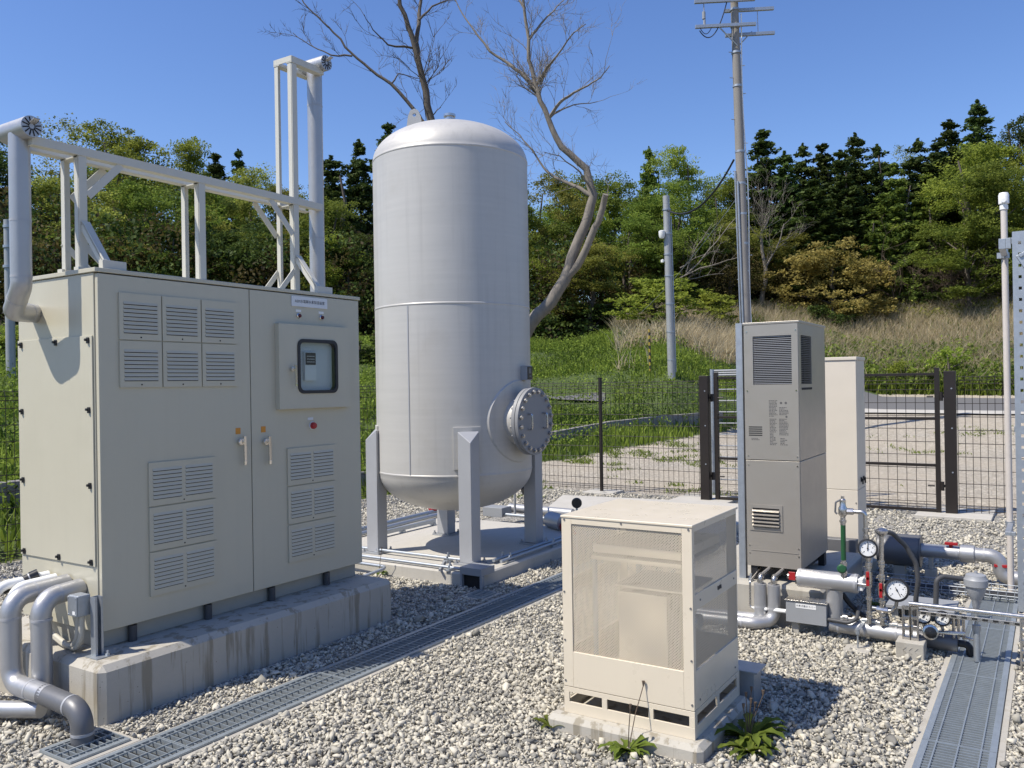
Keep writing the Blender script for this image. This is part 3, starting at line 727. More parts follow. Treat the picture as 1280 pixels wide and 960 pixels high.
def vent_head(t, c, d, L, r):
    c = Vector(c); d = Vector(d).normalized()
    mb = MB(); mb.m = 0; mb.cyl(c - d * L / 2, c + d * L / 2, r, 28)
    mb.m = 1
    a = d.orthogonal().normalized(); b = d.cross(a)
    for k in range(12):
        th = k * math.pi / 6; e = a * math.cos(th) + b * math.sin(th)
        mb.beam(c + d * (L / 2 + 0.001) + e * r * 0.25, c + d * (L / 2 + 0.001) + e * r * 0.9, 0.006, 0.002, up=d)
    mb.m = 0; mb.beam(c + d * (L / 2 - 0.01) + Vector((0, 0, 0.01)), c + d * (L / 2 + 0.05) + Vector((0, 0, 0.03)), 0.03, 0.004)
    mb.build('vent_head', [M['jacket'], M['dark_gap']], t, 0, 40)
vent_head(ex, (2.222, 4.33, 2.882), (0, -1, 0.0), 0.24, 0.052)
ex2 = pipe('vent_pipe', 'tall silver vent pipe beside the tower of the roof frame', 'pipe',
           [(4.245, 4.33, zt), (4.245, 4.33, 3.79)], 0.052, M['jacket'], 0, [((4.245, 4.33, 3.55), (0, 0, 1)), ((4.245, 4.33, 2.62), (0, 0, 1))])
vent_head(ex2, (4.245, 4.33, 3.83), (0, -1, 0), 0.24, 0.052)

# pipes and hoses at the near end of the cabinet
PB = M['jacket']
pipe('insulated_pipe', 'silver insulated pipe running from cabinet into the pit, foremost elbow', 'pipe',
     [(2.405, 4.285, 0.585), (2.11, 4.26, 0.575), (2.11, 4.255, 0.165), (2.11, 3.93, 0.165)], 0.047, PB, 0.085,
     [((2.23, 4.27, 0.579), (1, 0, 0)), ((2.11, 4.258, 0.48), (0, 0, 1)), ((2.11, 4.07, 0.165), (0, 1, 0))])
pipe('elbow_pipe', 'dark grey jacketed elbow pipe dropping into the pit grating', 'pipe',
     [(2.11, 3.965, 0.165), (2.11, 3.66, 0.150), (2.11, 3.655, 0.0)], 0.0475, M['darkgrey'], 0.10,
     [((2.11, 3.74, 0.154), (0, 1, 0)), ((2.11, 3.655, 0.05), (0, 0, 1))])
pipe('insulated_pipe', 'silver insulated pipe bending down beside the strut post, second from front', 'pipe',
     [(2.405, 4.165, 0.575), (2.19, 4.135, 0.567), (2.19, 4.13, -0.02)], 0.047, PB, 0.085,
     [((2.28, 4.148, 0.57), (1, 0, 0)), ((2.19, 4.13, 0.47), (0, 0, 1))])
pipe('insulated_pipe', 'silver insulated pipe lying on the gravel at the left edge', 'pipe',
     [(2.13, 4.03, 0.075), (2.06, 4.20, 0.065), (1.7, 5.1, 0.055), (1.3, 6.1, 0.05)], 0.04, PB, 0.1)
for k, (v, z, r, l) in enumerate(((4.39, 0.60, 0.024, 'thin pale insulated pipe beside the silver pipes'), (4.46, 0.607, 0.024, 'thin pale insulated pipe nearest the black hose'))):
    pipe('insulated_pipe', l, 'pipe', [(2.405, v, z), (2.22 - 0.05 * k, v + 0.02, z - 0.012), (2.15 - 0.05 * k, v + 0.12, z - 0.25), (2.10, v + 0.3, 0.02)], r, M['white'], 0.06)
hs = pipe('black_hose', 'thick black hose with capped end at the left edge', 'hose', [(2.33, 4.45, 0.622), (2.24, 4.49, 0.585), (2.10, 4.60, 0.50), (1.8, 4.9, 0.2), (1.5, 5.4, 0.03)], 0.024, M['rubber'], 0.12, [((2.31, 4.459, 0.614), (0.9, -0.4, 0.37)), ((2.2, 4.52, 0.562), (0.8, -0.6, 0.45))], partname='hose')
MB().cyl((2.31, 4.459, 0.614), (2.345, 4.444, 0.628), 0.028, 18).build('end_cap', M['black'], hs)
mb = MB(); mb.tube([(2.27, 4.43, 0.628), (2.30, 4.41, 0.634)], 0.008, 8)
jb = thing('junction_box', 'small galvanised junction box on the strut beside the cabinet', 'junction box', (2.33, 4.0, 0.52))
mb = MB(); mb.box(2.288, 2.352, 3.985, 4.068, 0.475, 0.577); mb.build('box', M['galv'], jb, 0.004)
mb = MB(); mb.box(2.282, 2.2875, 3.988, 4.065, 0.478, 0.574)
for v in (3.995, 4.058):
    for z in (0.485, 0.567): mb.cyl((2.2825, v, z), (2.279, v, z), 0.004, 8)
mb.build('cover', M['galv'], jb, 0.001)
mb = MB(); mb.box(2.2805, 2.2817, 4.0, 4.022, 0.486, 0.502); mb.build('sticker', M['white'], jb)
st = thing('strut_post', 'short galvanised strut post on the near corner of the plinth', 'strut', (2.36, 3.95, 0.275))
mb = MB(); mb.box(2.342, 2.383, 3.969, 3.972, 0.281, 0.566); mb.box(2.342, 2.345, 3.931, 3.969, 0.281, 0.566); mb.box(2.380, 2.383, 3.931, 3.969, 0.281, 0.566)
mb.box(2.345, 2.353, 3.931, 3.934, 0.281, 0.566); mb.box(2.372, 2.380, 3.931, 3.934, 0.281, 0.566); mb.build('channel', M['galv'], st)
mb = MB(); mb.box(2.318, 2.41, 3.885, 3.985, 0.2755, 0.2805); mb.cyl((2.385, 3.90, 0.2805), (2.385, 3.90, 0.305), 0.006, 8); mb.hexbolt((2.385, 3.90, 0.2805), (0, 0, 1), 0.012, 0.01); mb.build('base_plate', M['galv'], st)
for k, (v, l) in enumerate(((4.02, 'beige flexible conduit looping under the junction box'), (4.05, 'beige flexible conduit looping behind the junction box'))):
    pipe('flexible_conduit', l, 'conduit', [(2.325, v - 0.005, 0.475), (2.33, v + 0.015, 0.36), (2.335, v + 0.07, 0.293 + k * 0.004), (2.345, v + 0.17, 0.297), (2.35, v + 0.30, 0.33), (2.36, v + 0.42, 0.37), (2.405, v + 0.46, 0.40)], 0.0135, M['conduit_beige'], 0.09, partname='conduit')

# ------------------------------------------------------------------ silver tank
TX, TY, TR, TZ0, TZ1 = 6.19, 4.60, 0.703, 0.815, 3.585
tank = thing('storage_tank', 'big upright silver tank on four legs with domed ends', 'tank', (TX, TY, 0.10))
prof_ = []
for k in range(15):
    t = R(-90 + 90 * k / 14); prof_.append((TR * math.cos(t) if k else 0.0, TZ0 + 0.37 * math.sin(t)))
def bead(z): return [(TR, z - 0.010), (TR + 0.0035, z - 0.004), (TR + 0.0035, z + 0.004), (TR, z + 0.010)]
prof_ = prof_[:-1] + bead(TZ0) + bead(2.262) + bead(TZ1)
for k in range(1, 19):
    t = R(90 * k / 18); prof_.append((TR * math.cos(t) if k < 18 else 0.0, TZ1 + 0.365 * math.sin(t)))
MB().lathe(prof_, (TX, TY, 0), 'z', 128).build('shell', M['tank'], tank, 0, 25)
_a = math.atan2(4.547 - TY, 5.453 - TX)
def on_shell(a, z, dr=0.0): return Vector((TX + (TR + dr) * math.cos(a), TY + (TR + dr) * math.sin(a), z))
mb = MB(); mb.beam(on_shell(_a, 0.825, 0.001), on_shell(_a, 2.252, 0.001), 0.010, 0.006, up=on_shell(_a, 1) - Vector((TX, TY, 1)))
mb.build('weld_seam', M['steelgrey'], tank); mb = MB(); mb.beam(on_shell(_a + 2.4, 2.272, 0.001), on_shell(_a + 2.4, 3.575, 0.001), 0.010, 0.006, up=on_shell(_a + 2.4, 1) - Vector((TX, TY, 1)))
mb.build('weld_seam', M['steelgrey'], tank)
def curved_plate(a0, a1, z0, z1, th=0.013, n=8):
    mb = MB(); vs_ = []
    for k in range(n + 1):
        a = a0 + (a1 - a0) * k / n
        vs_ += [on_shell(a, z0, 0.0), on_shell(a, z1, 0.0), on_shell(a, z1, th), on_shell(a, z0, th)]
    fs = []
    for k in range(n):
        b = k * 4
        fs += [(b + 3, b + 7, b + 6, b + 2), (b + 1, b + 2, b + 6, b + 5), (b, b + 4, b + 7, b + 3)]
    fs += [(0, 3, 2, 1), (n * 4, n * 4 + 1, n * 4 + 2, n * 4 + 3)]
    return mb.add(vs_, fs)
for sx in (-1, 1):
    for sy in (-1, 1):
        ox, oy = 6.149 + sx * 0.571, 4.559 + sy * 0.571; ix, iy = ox - sx * 0.128, oy - sy * 0.128
        mb = MB(); vs_ = [(ox, oy, 0.116), (ix, oy, 0.116), (ix, iy, 0.116), (ox, iy, 0.116), (ox, oy, 1.10), (ix, oy, 1.19), (ix, iy, 1.18), (ox, iy, 1.19)]
        fs = [(0, 3, 2, 1), (4, 5, 7), (5, 6, 7), (0, 1, 5, 4), (1, 2, 6, 5), (2, 3, 7, 6), (3, 0, 4, 7)]
        if sx * sy < 0: fs = [f[::-1] for f in fs]
        lg = mb.add(vs_, fs).build('leg', M['steelgrey'], tank, 0.004)
        mb = MB(); cx, cy = (ox + ix) / 2, (oy + iy) / 2; mb.box(cx - 0.10, cx + 0.10, cy - 0.10, cy + 0.10, 0.1005, 0.115)
        for bx_, by_ in ((-0.083, -0.083), (0.083, -0.083), (0.083, 0.083), (-0.083, 0.083)): mb.cyl((cx + bx_, cy + by_, 0.115), (cx + bx_, cy + by_, 0.145), 0.008, 8); mb.hexbolt((cx + bx_, cy + by_, 0.115), (0, 0, 1), 0.016, 0.012)
        mb.build('base_plate', M['greypaint'], lg)
        a = math.atan2(sy, sx); curved_plate(a - 0.165, a + 0.165, 0.87, 1.225).build('pad_plate', M['tank'], tank, 0.002)
# manway
MX, MZ = 6.19, 1.255
mb = MB(); vs_ = []; fs = []; n_ = 48
for k in range(n_):
    t = 2 * math.pi * k / n_
    for rho, dr in ((0.20, 0.013), (0.352, 0.013), (0.36, 0.0)):
        dx = rho * math.cos(t); vs_.append((MX + dx, TY - math.sqrt((TR + dr) ** 2 - dx * dx), MZ + rho * math.sin(t)))
for k in range(n_):
    for q in range(2):
        fs.append((k * 3 + q, ((k + 1) % n_) * 3 + q, ((k + 1) % n_) * 3 + q + 1, k * 3 + q + 1)[::-1])
mb.add(vs_, fs).build('reinforcing_ring', M['tank'], tank)
MB().lathe([(0.216, 3.98), (0.216, 3.80)], (MX, 0, MZ), 'y', 48).build('manway_neck', M['tank'], tank)
MB().lathe([(0.20, 3.80), (0.290, 3.80), (0.290, 3.768), (0.20, 3.768)], (MX, 0, MZ), 'y', 64).build('manway_flange', M['flange'], tank, 0.003)
cov = MB().lathe([(0.0, 3.764), (0.290, 3.764), (0.290, 3.732), (0.0, 3.732)], (MX, 0, MZ), 'y', 64).build('manway_cover', M['flange'], tank, 0.003)
for k in range(20):
    t = 2 * math.pi * (k + 0.5) / 20; p = Vector((MX + 0.253 * math.cos(t), 0, MZ + 0.253 * math.sin(t)))
    mb = MB(); mb.cyl((p.x, 3.83, p.z), (p.x, 3.705, p.z), 0.010, 8); mb.cyl((p.x, 3.7315, p.z), (p.x, 3.712, p.z), 0.0185, 6); mb.cyl((p.x, 3.8005, p.z), (p.x, 3.818, p.z), 0.0185, 6)
    mb.build('bolt', M['stainless'], cov, 0, 30)
for s in (-1, 1):
    x = MX + s * 0.125
    MB().tube([(x, 3.7315, MZ - 0.065), (x, 3.69, MZ - 0.065), (x, 3.69, MZ + 0.065), (x, 3.7315, MZ + 0.065)], 0.0085, 10, 0.015, 4).build('handle', M['stainless'], cov)
# lug, top fitting, instrument
lp = Vector((TX - 0.596 * 0.32, TY + 0.803 * 0.32, 0)); zd = TZ1 + 0.365 * math.sqrt(1 - (0.32 / TR) ** 2)
mb = MB(); d_ = Vector((-0.596, 0.803, 0)); nrm = Vector((0.803, 0.596, 0))
op = [(-0.080, -0.03), (0.080, -0.03), (0.058, 0.12), (0.036, 0.175), (0, 0.192), (-0.036, 0.175), (-0.058, 0.12)]
ho = [(0.018 * math.cos(2 * math.pi * k / 7 - math.pi * 0.75), 0.135 + 0.018 * math.sin(2 * math.pi * k / 7 - math.pi * 0.75)) for k in range(7)]
for sgn in (-1, 1):
    vs_ = [lp + d_ * x + nrm * (0.012 * sgn) + Vector((0, 0, zd + z)) for x, z in op] + [lp + d_ * x + nrm * (0.012 * sgn) + Vector((0, 0, zd + z)) for x, z in ho]
    fs = [(k, (k + 1) % 7, (k + 1) % 7 + 7, k + 7) for k in range(7)]
    mb.add(vs_, fs if sgn > 0 else [f[::-1] for f in fs])
vs_ = [lp + d_ * x + nrm * (0.012 * s) + Vector((0, 0, zd + z)) for s in (-1, 1) for x, z in op]; mb.add(vs_, [(k, (k + 1) % 7, (k + 1) % 7 + 7, k + 7) for k in range(7)])
vs_ = [lp + d_ * x + nrm * (0.012 * s) + Vector((0, 0, zd + z)) for s in (-1, 1) for x, z in ho]; mb.add(vs_, [(k, (k + 1) % 7, (k + 1) % 7 + 7, k + 7)[::-1] for k in range(7)])
mb.build('lifting_lug', M['tank'], tank, 0, None)
MB().lathe([(0.035, 3.935), (0.035, 3.985), (0.06, 3.988), (0.06, 4.008), (0.035, 4.01), (0.035, 4.03), (0.055, 4.032), (0.055, 4.052), (0.02, 4.065), (0.0, 4.065)], (TX, TY, 0), 'z', 24).build('top_fitting', M['stainless'], tank)
a = R(-83)
X = Matrix.Translation(on_shell(a, 1.672)) @ Matrix.Rotation(a, 4, 'Z')
mb = MB(); mb.X = X; mb.box(-0.01, 0.062, -0.055, 0.055, -0.062, 0.062); ib = mb.build('instrument_box', M['greypaint'], tank, 0.004)
mb = MB(); mb.X = X; mb.box(0.0625, 0.066, -0.050, 0.050, -0.056, 0.056); ic = mb.build('instrument_face', M['black'], tank, 0.001)
mb = MB(); mb.X = X; mb.box(0.0665, 0.0675, -0.032, 0.012, -0.005, 0.04); mb.box(0.0665, 0.0675, -0.02, 0.02, -0.035, -0.02); mb.build('display', M['darkgrey'], ic)

# pipes on the tank pad
def clamp(t, p, w=0.045):
    x, y, z = p; mb = MB(); mb.box(x - w, x + w, y - 0.02, y + 0.02, 0.101, z - 0.014); mb.tube([(x - 0.02, y, z), (x - 0.015, y, z + 0.022), (x + 0.015, y, z + 0.022), (x + 0.02, y, z)], 0.006, 8, 0.008, 3); mb.cyl((x, y, z + 0.02), (x, y, z + 0.05), 0.008, 8)
    mb.build('pipe_clamp', M['galv'], t)
t = pipe('conduit_pipe', 'galvanised conduit across the tank pad, the one behind the front leg', 'conduit', [(5.60, 5.30, 0.135), (5.60, 4.06, 0.135)], 0.013, M['galv'], 0, n=12, partname='conduit')
clamp(t, (5.60, 5.02, 0.135)); clamp(t, (5.60, 4.25, 0.135))
t = pipe('conduit_pipe', 'galvanised conduit along the front edge of the tank pad', 'conduit', [(5.365, 5.35, 0.125), (5.355, 3.70, 0.125)], 0.013, M['galv'], 0, n=12, partname='conduit'); clamp(t, (5.36, 4.05, 0.125))
t = pipe('conduit_pipe', 'short galvanised conduit ending above gravel left of the tank pad', 'conduit', [(5.29, 5.4, 0.085), (5.27, 4.62, 0.085), (5.0, 4.72, 0.03)], 0.013, M['galv'], 0.04, n=12, partname='conduit')
for k, v in enumerate((3.80, 3.875)):
    t = pipe('conduit_pipe', ('galvanised conduit along the right edge of the tank pad', 'galvanised conduit just inside the right edge conduit of tank pad')[k], 'conduit', [(5.72, v, 0.13), (6.95, v + 0.02, 0.13)], 0.014, M['galv'], 0, n=12, partname='conduit')
    clamp(t, (5.86, v, 0.13)); clamp(t, (6.6, v + 0.01, 0.13))
bk = thing('steel_bracket', 'grey steel channel bracket on the near corner of the tank pad', 'bracket', (5.35, 3.80, 0.0))
mb = MB(); mb.box(5.285, 5.47, 3.695, 3.90, 0.102, 0.16); mb.box(5.285, 5.326, 3.88, 3.90, 0.0, 0.102); mb.box(5.285, 5.326, 3.695, 3.712, 0.0, 0.102); mb.build('channel', M['greypaint'], bk, 0.003)
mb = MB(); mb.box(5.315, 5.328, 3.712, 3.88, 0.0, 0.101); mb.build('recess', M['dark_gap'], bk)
ag = pipe('steel_angle_bar', 'grey angle bar lying across the tank pad front between two conduits', 'bracket', [(5.29, 4.10, 0.11), (5.66, 4.32, 0.11)], 0.012, M['greypaint'], 0, n=4, partname='bar')
for k, (v, l) in enumerate(((5.70, 'grey conduit running along the back edge of the tank pad'), (5.80, 'grey conduit behind the tank pad, farther of the two'))):
    t = pipe('conduit_pipe', l, 'conduit', [(5.5, v, 0.13 + 0.02 * k), (7.7, v + 0.12, 0.13 + 0.02 * k)], 0.022, M['galv'], 0, n=12, partname='conduit'); clamp(t, (6.3, v + 0.03, 0.13))
t = thing('steel_angle_bar', 'galvanised bar on short blocks beside the back tank leg', 'bracket', (6.4, 5.5, 0.1)); mb = MB(); mb.box(6.1, 7.05, 5.50, 5.54, 0.125, 0.165); mb.build('bar', M['galv'], t, 0.003)
for x in (6.12, 6.5, 7.0): MB().box(x, x + 0.04, 5.49, 5.55, 0.1005, 0.1245).build('block', M['galv'], t)
# group of pipes and valves behind the tank
pg = thing('valve_assembly', 'cluster of pipes, valves and grey box on the slab behind the tank', 'pipework', (7.9, 5.0, 0.095))
mb = MB(); mb.box(7.80, 8.0, 5.16, 5.42, 0.0955, 0.20); mb.build('valve_box', M['greypaint'], pg, 0.004)
mb = MB(); mb.tube([(8.1, 5.25, 0.16), (8.05, 4.4, 0.16)], 0.05, 20); mb.build('insulated_pipe', M['jacket'], pg)
mb = MB(); mb.tube([(7.85, 5.15, 0.125), (7.8, 4.3, 0.125), (7.2, 3.95, 0.13)], 0.017, 10, 0.05); mb.build('conduit', M['galv'], pg)
mb = MB(); mb.cyl((7.85, 5.02, 0.12), (7.85, 5.02, 0.60), 0.014, 10); mb.build('riser', M['greypaint'], pg)
mb = MB(); mb.cyl((7.75, 4.80, 0.12), (7.75, 4.80, 0.56), 0.012, 10); mb.cyl((7.75, 4.80, 0.20), (7.75, 4.80, 0.34), 0.022, 10); mb.build('riser', M['galv'], pg)
mb = MB(); mb.cyl((7.72, 4.81, 0.44), (7.78, 4.79, 0.44), 0.062, 28); mb.build('gauge', M['black'], pg)
mb = MB(); mb.cyl((7.6, 4.80, 0.46), (7.9, 4.80, 0.46), 0.012, 8); mb.cyl((7.75, 4.8, 0.5), (7.75, 4.8, 0.6), 0.03, 10); mb.build('valve', M['rubber'], pg)
mb = MB(); mb.tube([(7.50, 4.36, 0.175), (7.36, 4.12, 0.175)], 0.085, 24); mb.tube([(7.36, 4.12, 0.175), (7.28, 3.98, 0.15)], 0.045, 14); mb.build('insulated_pipe', M['jacket'], pg)
mb = MB(); mb.cyl((7.36, 4.13, 0.15), (7.20, 3.95, 0.11), 0.05, 12); mb.build('valve', M['red'], pg)
rv = thing('valve_assembly', 'valve with red handle behind the back tank leg', 'valve', (7.55, 5.92, 0.0))
mb = MB(); mb.cyl((7.4, 5.9, 0.13), (7.8, 5.98, 0.13), 0.03, 12); mb.cyl((7.55, 5.93, 0), (7.55, 5.93, 0.15), 0.02, 10); mb.build('valve_body', M['galv'], rv)
mb = MB(); mb.lathe([(0.0, 0.15), (0.05, 0.16), (0.055, 0.18), (0.02, 0.2), (0.03, 0.22), (0, 0.23)], (7.55, 5.93, 0), 'z', 14); mb.build('valve_handle', M['red'], rv)
for k, (x, y) in enumerate(((7.3, 5.45), (7.42, 5.38))):
    t = thing('valve_assembly', ('small steel valve stack on pad right of the back tank leg', 'second small valve stack beside the back tank leg with red cap')[k], 'valve', (x, y, 0.1))
    mb = MB(); mb.cyl((x, y, 0.1005), (x, y, 0.40), 0.016, 10); mb.cyl((x, y, 0.18), (x, y, 0.24), 0.03, 12); mb.cyl((x - 0.07, y, 0.21), (x + 0.07, y, 0.21), 0.012, 8); mb.build('valve_body', M['stainless'], t)
    mb = MB(); mb.cyl((x, y, 0.40), (x, y, 0.43), 0.03, 14); mb.build('valve_handle', M['red'] if k else M['galv'], t)
bg_ = thing('gauge_stand', 'round black gauge on a thin stand beyond the beige box', 'gauge', (6.6, 3.567, 0.0))
mb = MB(); mb.cyl((6.6, 3.567, 0.0), (6.6, 3.567, 0.47), 0.010, 10); mb.cyl((6.6, 3.567, 0.25), (6.6, 3.567, 0.33), 0.018, 10); mb.build('stand', M['galv'], bg_)
mb = MB(); mb.X = Matrix.Translation((6.6, 3.567, 0.51)) @ Matrix.Rotation(0.5, 4, 'Z'); mb.lathe([(0, -0.022), (0.040, -0.022), (0.046, -0.01), (0.046, 0.012), (0.042, 0.018), (0, 0.018)], (0, 0, 0), 'x', 32); mb.build('gauge_case', M['black'], bg_)

# ------------------------------------------------------------------ beige perforated box
bx = thing('perforated_housing', 'beige steel housing with perforated panels on its own base', 'equipment housing', (3.36, 1.275, 0.068))
bu0, bu1, bv0, bv1, bz0, bz1 = 3.365, 3.965, 1.275, 1.900, 0.0685, 0.97
mb = MB(); th = 0.012
# front (towards -x)
for a in ((bv0, 1.321, 0.19, bz1 - 0.012), (1.850, bv1, 0.19, bz1 - 0.012), (1.321, 1.850, 0.19, 0.35), (1.321, 1.850, 0.932, bz1 - 0.012)): mb.box(bu0, bu0 + th, a[0], a[1], a[2], a[3])
fp = mb.build('front_panel', M['beige'], bx, 0.0015)
mb = MB(); mb.add([(bu0 + 0.006, 1.321, 0.35), (bu0 + 0.006, 1.850, 0.35), (bu0 + 0.006, 1.850, 0.932), (bu0 + 0.006, 1.321, 0.932)], [(3, 2, 1, 0)]); mb.build('perforated_sheet', M['perf_front'], fp, 0, None)
mb = MB(); mb.box(bu1 - th, bu1, bv0 + th, bv0 + 0.05, 0.19, bz1 - 0.012); mb.box(bu1 - th, bu1, bv1 - 0.05, bv1 - th, 0.19, bz1 - 0.012); mb.box(bu1 - th, bu1, bv0 + 0.05, bv1 - 0.05, 0.19, 0.35); mb.box(bu1 - th, bu1, bv0 + 0.05, bv1 - 0.05, 0.932, bz1 - 0.012)
bp = mb.build('back_panel', M['beige'], bx, 0.0015)
mb = MB(); mb.add([(bu1 - 0.006, bv0 + 0.05, 0.35), (bu1 - 0.006, bv1 - 0.05, 0.35), (bu1 - 0.006, bv1 - 0.05, 0.932), (bu1 - 0.006, bv0 + 0.05, 0.932)], [(0, 1, 2, 3)]); mb.build('perforated_sheet', M['perf_front'], bp, 0, None)
for s, y0, y1 in ((0, bv0, bv0 + th), (1, bv1 - th, bv1)):
    mb = MB()
    for a in ((bu0 + th + 0.0005, 3.392, 0.19, bz1 - 0.012), (3.945, bu1 - (th + 0.0005) * (1 if s else 1), 0.19, bz1 - 0.012), (3.392, 3.945, 0.19, 0.352), (3.392, 3.945, 0.938, bz1 - 0.012), (3.392, 3.945, 0.605, 0.672)): mb.box(a[0], a[1], y0, y1, a[2], a[3])
    sp = mb.build('side_panel', M['beige'], bx, 0.0015)
    for z0, z1 in ((0.352, 0.605), (0.672, 0.938)):
        ym = (y0 + y1) / 2; mb = MB(); mb.add([(3.392, ym, z0), (3.945, ym, z0), (3.945, ym, z1), (3.392, ym, z1)], [(0, 1, 2, 3)]); mb.build('perforated_sheet', M['perf_side'], sp, 0, None)
    if s == 0:
        mb = MB()
        for x, w_, z in ((3.672, .004, .643), (3.680, .009, .640), (3.692, .011, .641), (3.706, .004, .643), (3.713, .012, .640)): mb.box(x, x + w_, bv0 - 0.0013, bv0 - 0.0003, z - 0.009, z + 0.009)
        mb.build('lettering', M['ink'], sp, 0, None)
mb = MB(); mb.box(bu0 - 0.004, bu1 + 0.004, bv0 - 0.004, bv1 + 0.004, bz1 - 0.0115, bz1); mb.build('top_panel', M['beige'], bx, 0.003)
# skirt with openings
mb = MB()
def skirt(p, q0, q1, fixed, horiz, gaps):
    a, b = fixed
    def bb(x0, x1, z0, z1):
        if horiz: mb.box(a, b, x0, x1, z0, z1)
        else: mb.box(x0, x1, a, b, z0, z1)
    bb(q0, q1, bz0, 0.119); bb(q0, q1, 0.164, 0.187)
    e = q0
    for g0, g1 in gaps: bb(e, g0, 0.119, 0.164); e = g1
    bb(e, q1, 0.119, 0.164)
skirt(0, bv0, bv1, (bu0 + 0.001, bu0 + 0.010), True, [(1.300, 1.462), (1.484, 1.683), (1.708, 1.873)])
skirt(0, bv0, bv1, (bu1 - 0.010, bu1 - 0.001), True, [(1.300, 1.462), (1.484, 1.683), (1.708, 1.873)])
skirt(0, bu0 + 0.0105, bu1 - 0.0105, (bv0 + 0.001, bv0 + 0.010), False, [(3.40, 3.65), (3.68, 3.93)])
skirt(0, bu0 + 0.0105, bu1 - 0.0105, (bv1 - 0.010, bv1 - 0.001), False, [(3.40, 3.65), (3.68, 3.93)])
mb.build('skirt_frame', M['beige'], bx, 0.001)
mb = MB()
for v, z in ((1.290, 0.95), (1.60, 0.952), (1.885, 0.95), (1.285, 0.62), (1.89, 0.62), (1.285, 0.40), (1.89, 0.40), (1.285, 0.215), (1.89, 0.215)):
    mb.cyl((bu0 - 0.0002, v, z), (bu0 - 0.003, v, z), 0.0045, 10)
for u, z in ((3.45, 0.64), (3.90, 0.64), (3.43, 0.22), (3.9, 0.22)): mb.cyl((u, bv0 - 0.0002, z), (u, bv0 - 0.003, z), 0.0045, 10)
mb.build('screw', M['darkgrey'], bx)
mb = MB(); mb.box(3.42, 3.92, 1.346, 1.77, 0.803, 0.842); mb.box(3.425, 3.915, 1.347, 1.785, 0.768, 0.785); mb.build('inner_tray', M['beige'], bx, 0.003)
mb = MB(); mb.box(3.50, 3.82, 1.446, 1.684, 0.19, 0.617); mb.box(3.49, 3.83, 1.35, 1.70, 0.640, 0.650); mb.box(3.40, 3.93, 1.31, 1.87, 0.188, 0.20); mb.build('inner_unit', M['beige'], bx, 0.003)
mb = MB(); mb.cyl((3.6, 1.33, 0.50), (3.6, 1.40, 0.50), 0.035, 16); mb.tube([(3.88, 1.75, 0.2), (3.88, 1.75, 0.76)], 0.015, 8); mb.tube([(3.46, 1.78, 0.2), (3.46, 1.78, 0.76)], 0.012, 8); mb.build('inner_pipe', M['galv'], bx)
gb = thing('junction_box', 'small galvanised box on the gravel behind the beige housing', 'junction box', (4.05, 1.32, 0))
mb = MB(); mb.box(4.02, 4.13, 1.22, 1.34, 0.002, 0.165); mb.build('box', M['galv'], gb, 0.004); mb = MB(); mb.box(4.0, 4.15, 1.20, 1.36, 0.166, 0.176); mb.build('cover', M['galv'], gb, 0.002)

# ------------------------------------------------------------------ taupe heat unit
hp = thing('heat_unit', 'tall narrow taupe heat unit with black grille near the top', 'heat unit', (5.51, 1.355, 0.262))
hu0, hu1, hv0, hv1, hz0, hz1 = 5.51, 6.25, 1.355, 1.708, 0.352, 1.938
mb = MB(); mb.box(hu0 + 0.004, hu1, hv0 + 0.0, hv1, hz0 + 0.004, 1.050); mb.build('lower_body', M['taupe'], hp, 0.004)
mb = MB()
g0, g1, gz0, gz1 = 1.399, 1.648, 1.545, 1.862; s0, s1 = 5.570, 5.852
mb.box(hu0 + 0.004, hu1, hv0, hv1, 1.054, gz0); mb.box(hu0 + 0.004, hu1, hv0, hv1, gz1, hz1)
mb.box(hu0 + 0.004, s0, hv0, g0, gz0, gz1); mb.box(hu0 + 0.004, s0, g1, hv1, gz0, gz1); mb.box(s1, hu1, hv0, hv1, gz0, gz1); mb.box(s0, s1, g1 + 0.03, hv1, gz0, gz1)
ub = mb.build('upper_body', M['taupe'], hp, 0.0)
mb = MB(); mb.box(hu0 - 0.003, hu1 + 0.006, hv0 - 0.006, hv1 + 0.006, hz1 + 0.0005, hz1 + 0.016); mb.build('top_panel', M['taupe'], hp, 0.003)
mb = MB(); mb.box(hu0 - 0.001, hu0 + 0.0035, hv0 + 0.004, hv1 - 0.004, hz0 + 0.004, 1.049); fl_ = mb.build('front_panel', M['taupe'], hp, 0.0015)
mb = MB()
for a in ((hv0 + 0.004, g0, 1.055, hz1 - 0.002), (g1, hv1 - 0.004, 1.055, hz1 - 0.002), (g0, g1, 1.055, gz0), (g0, g1, gz1, hz1 - 0.002)): mb.box(hu0 - 0.001, hu0 + 0.0035, *a)
fu = mb.build('front_panel', M['taupe'], hp, 0.0)
mb = MB(); mb.box(hu0 + 0.055, hu0 + 0.058, g0, g1, gz0, gz1); mb.box(s0, s1, hv0 + 0.05, hv0 + 0.053, gz0, gz1); mb.build('grille_backing', M['dark_gap'], hp)
mb = MB(); nsl = 27
for k in range(nsl):
    z = gz0 + (gz1 - gz0) * (k + 0.5) / nsl; mb.beam((hu0 + 0.010, g0, z), (hu0 + 0.010, g1, z), 0.010, 0.0035)
mb.build('grille', M['steelgrey'], hp)
mb = MB()
for k in range(nsl):
    z = gz0 + (gz1 - gz0) * (k + 0.5) / nsl; mb.beam((s0, hv0 + 0.012, z), (s1, hv0 + 0.012, z), 0.010, 0.0035)
mb.build('grille', M['darkgrey'], hp)
mb = MB(); mb.box(5.575, 5.852, hv0 - 0.0015, hv0 - 0.0003, 1.507, 1.522); mb.build('slot', M['dark_gap'], hp)
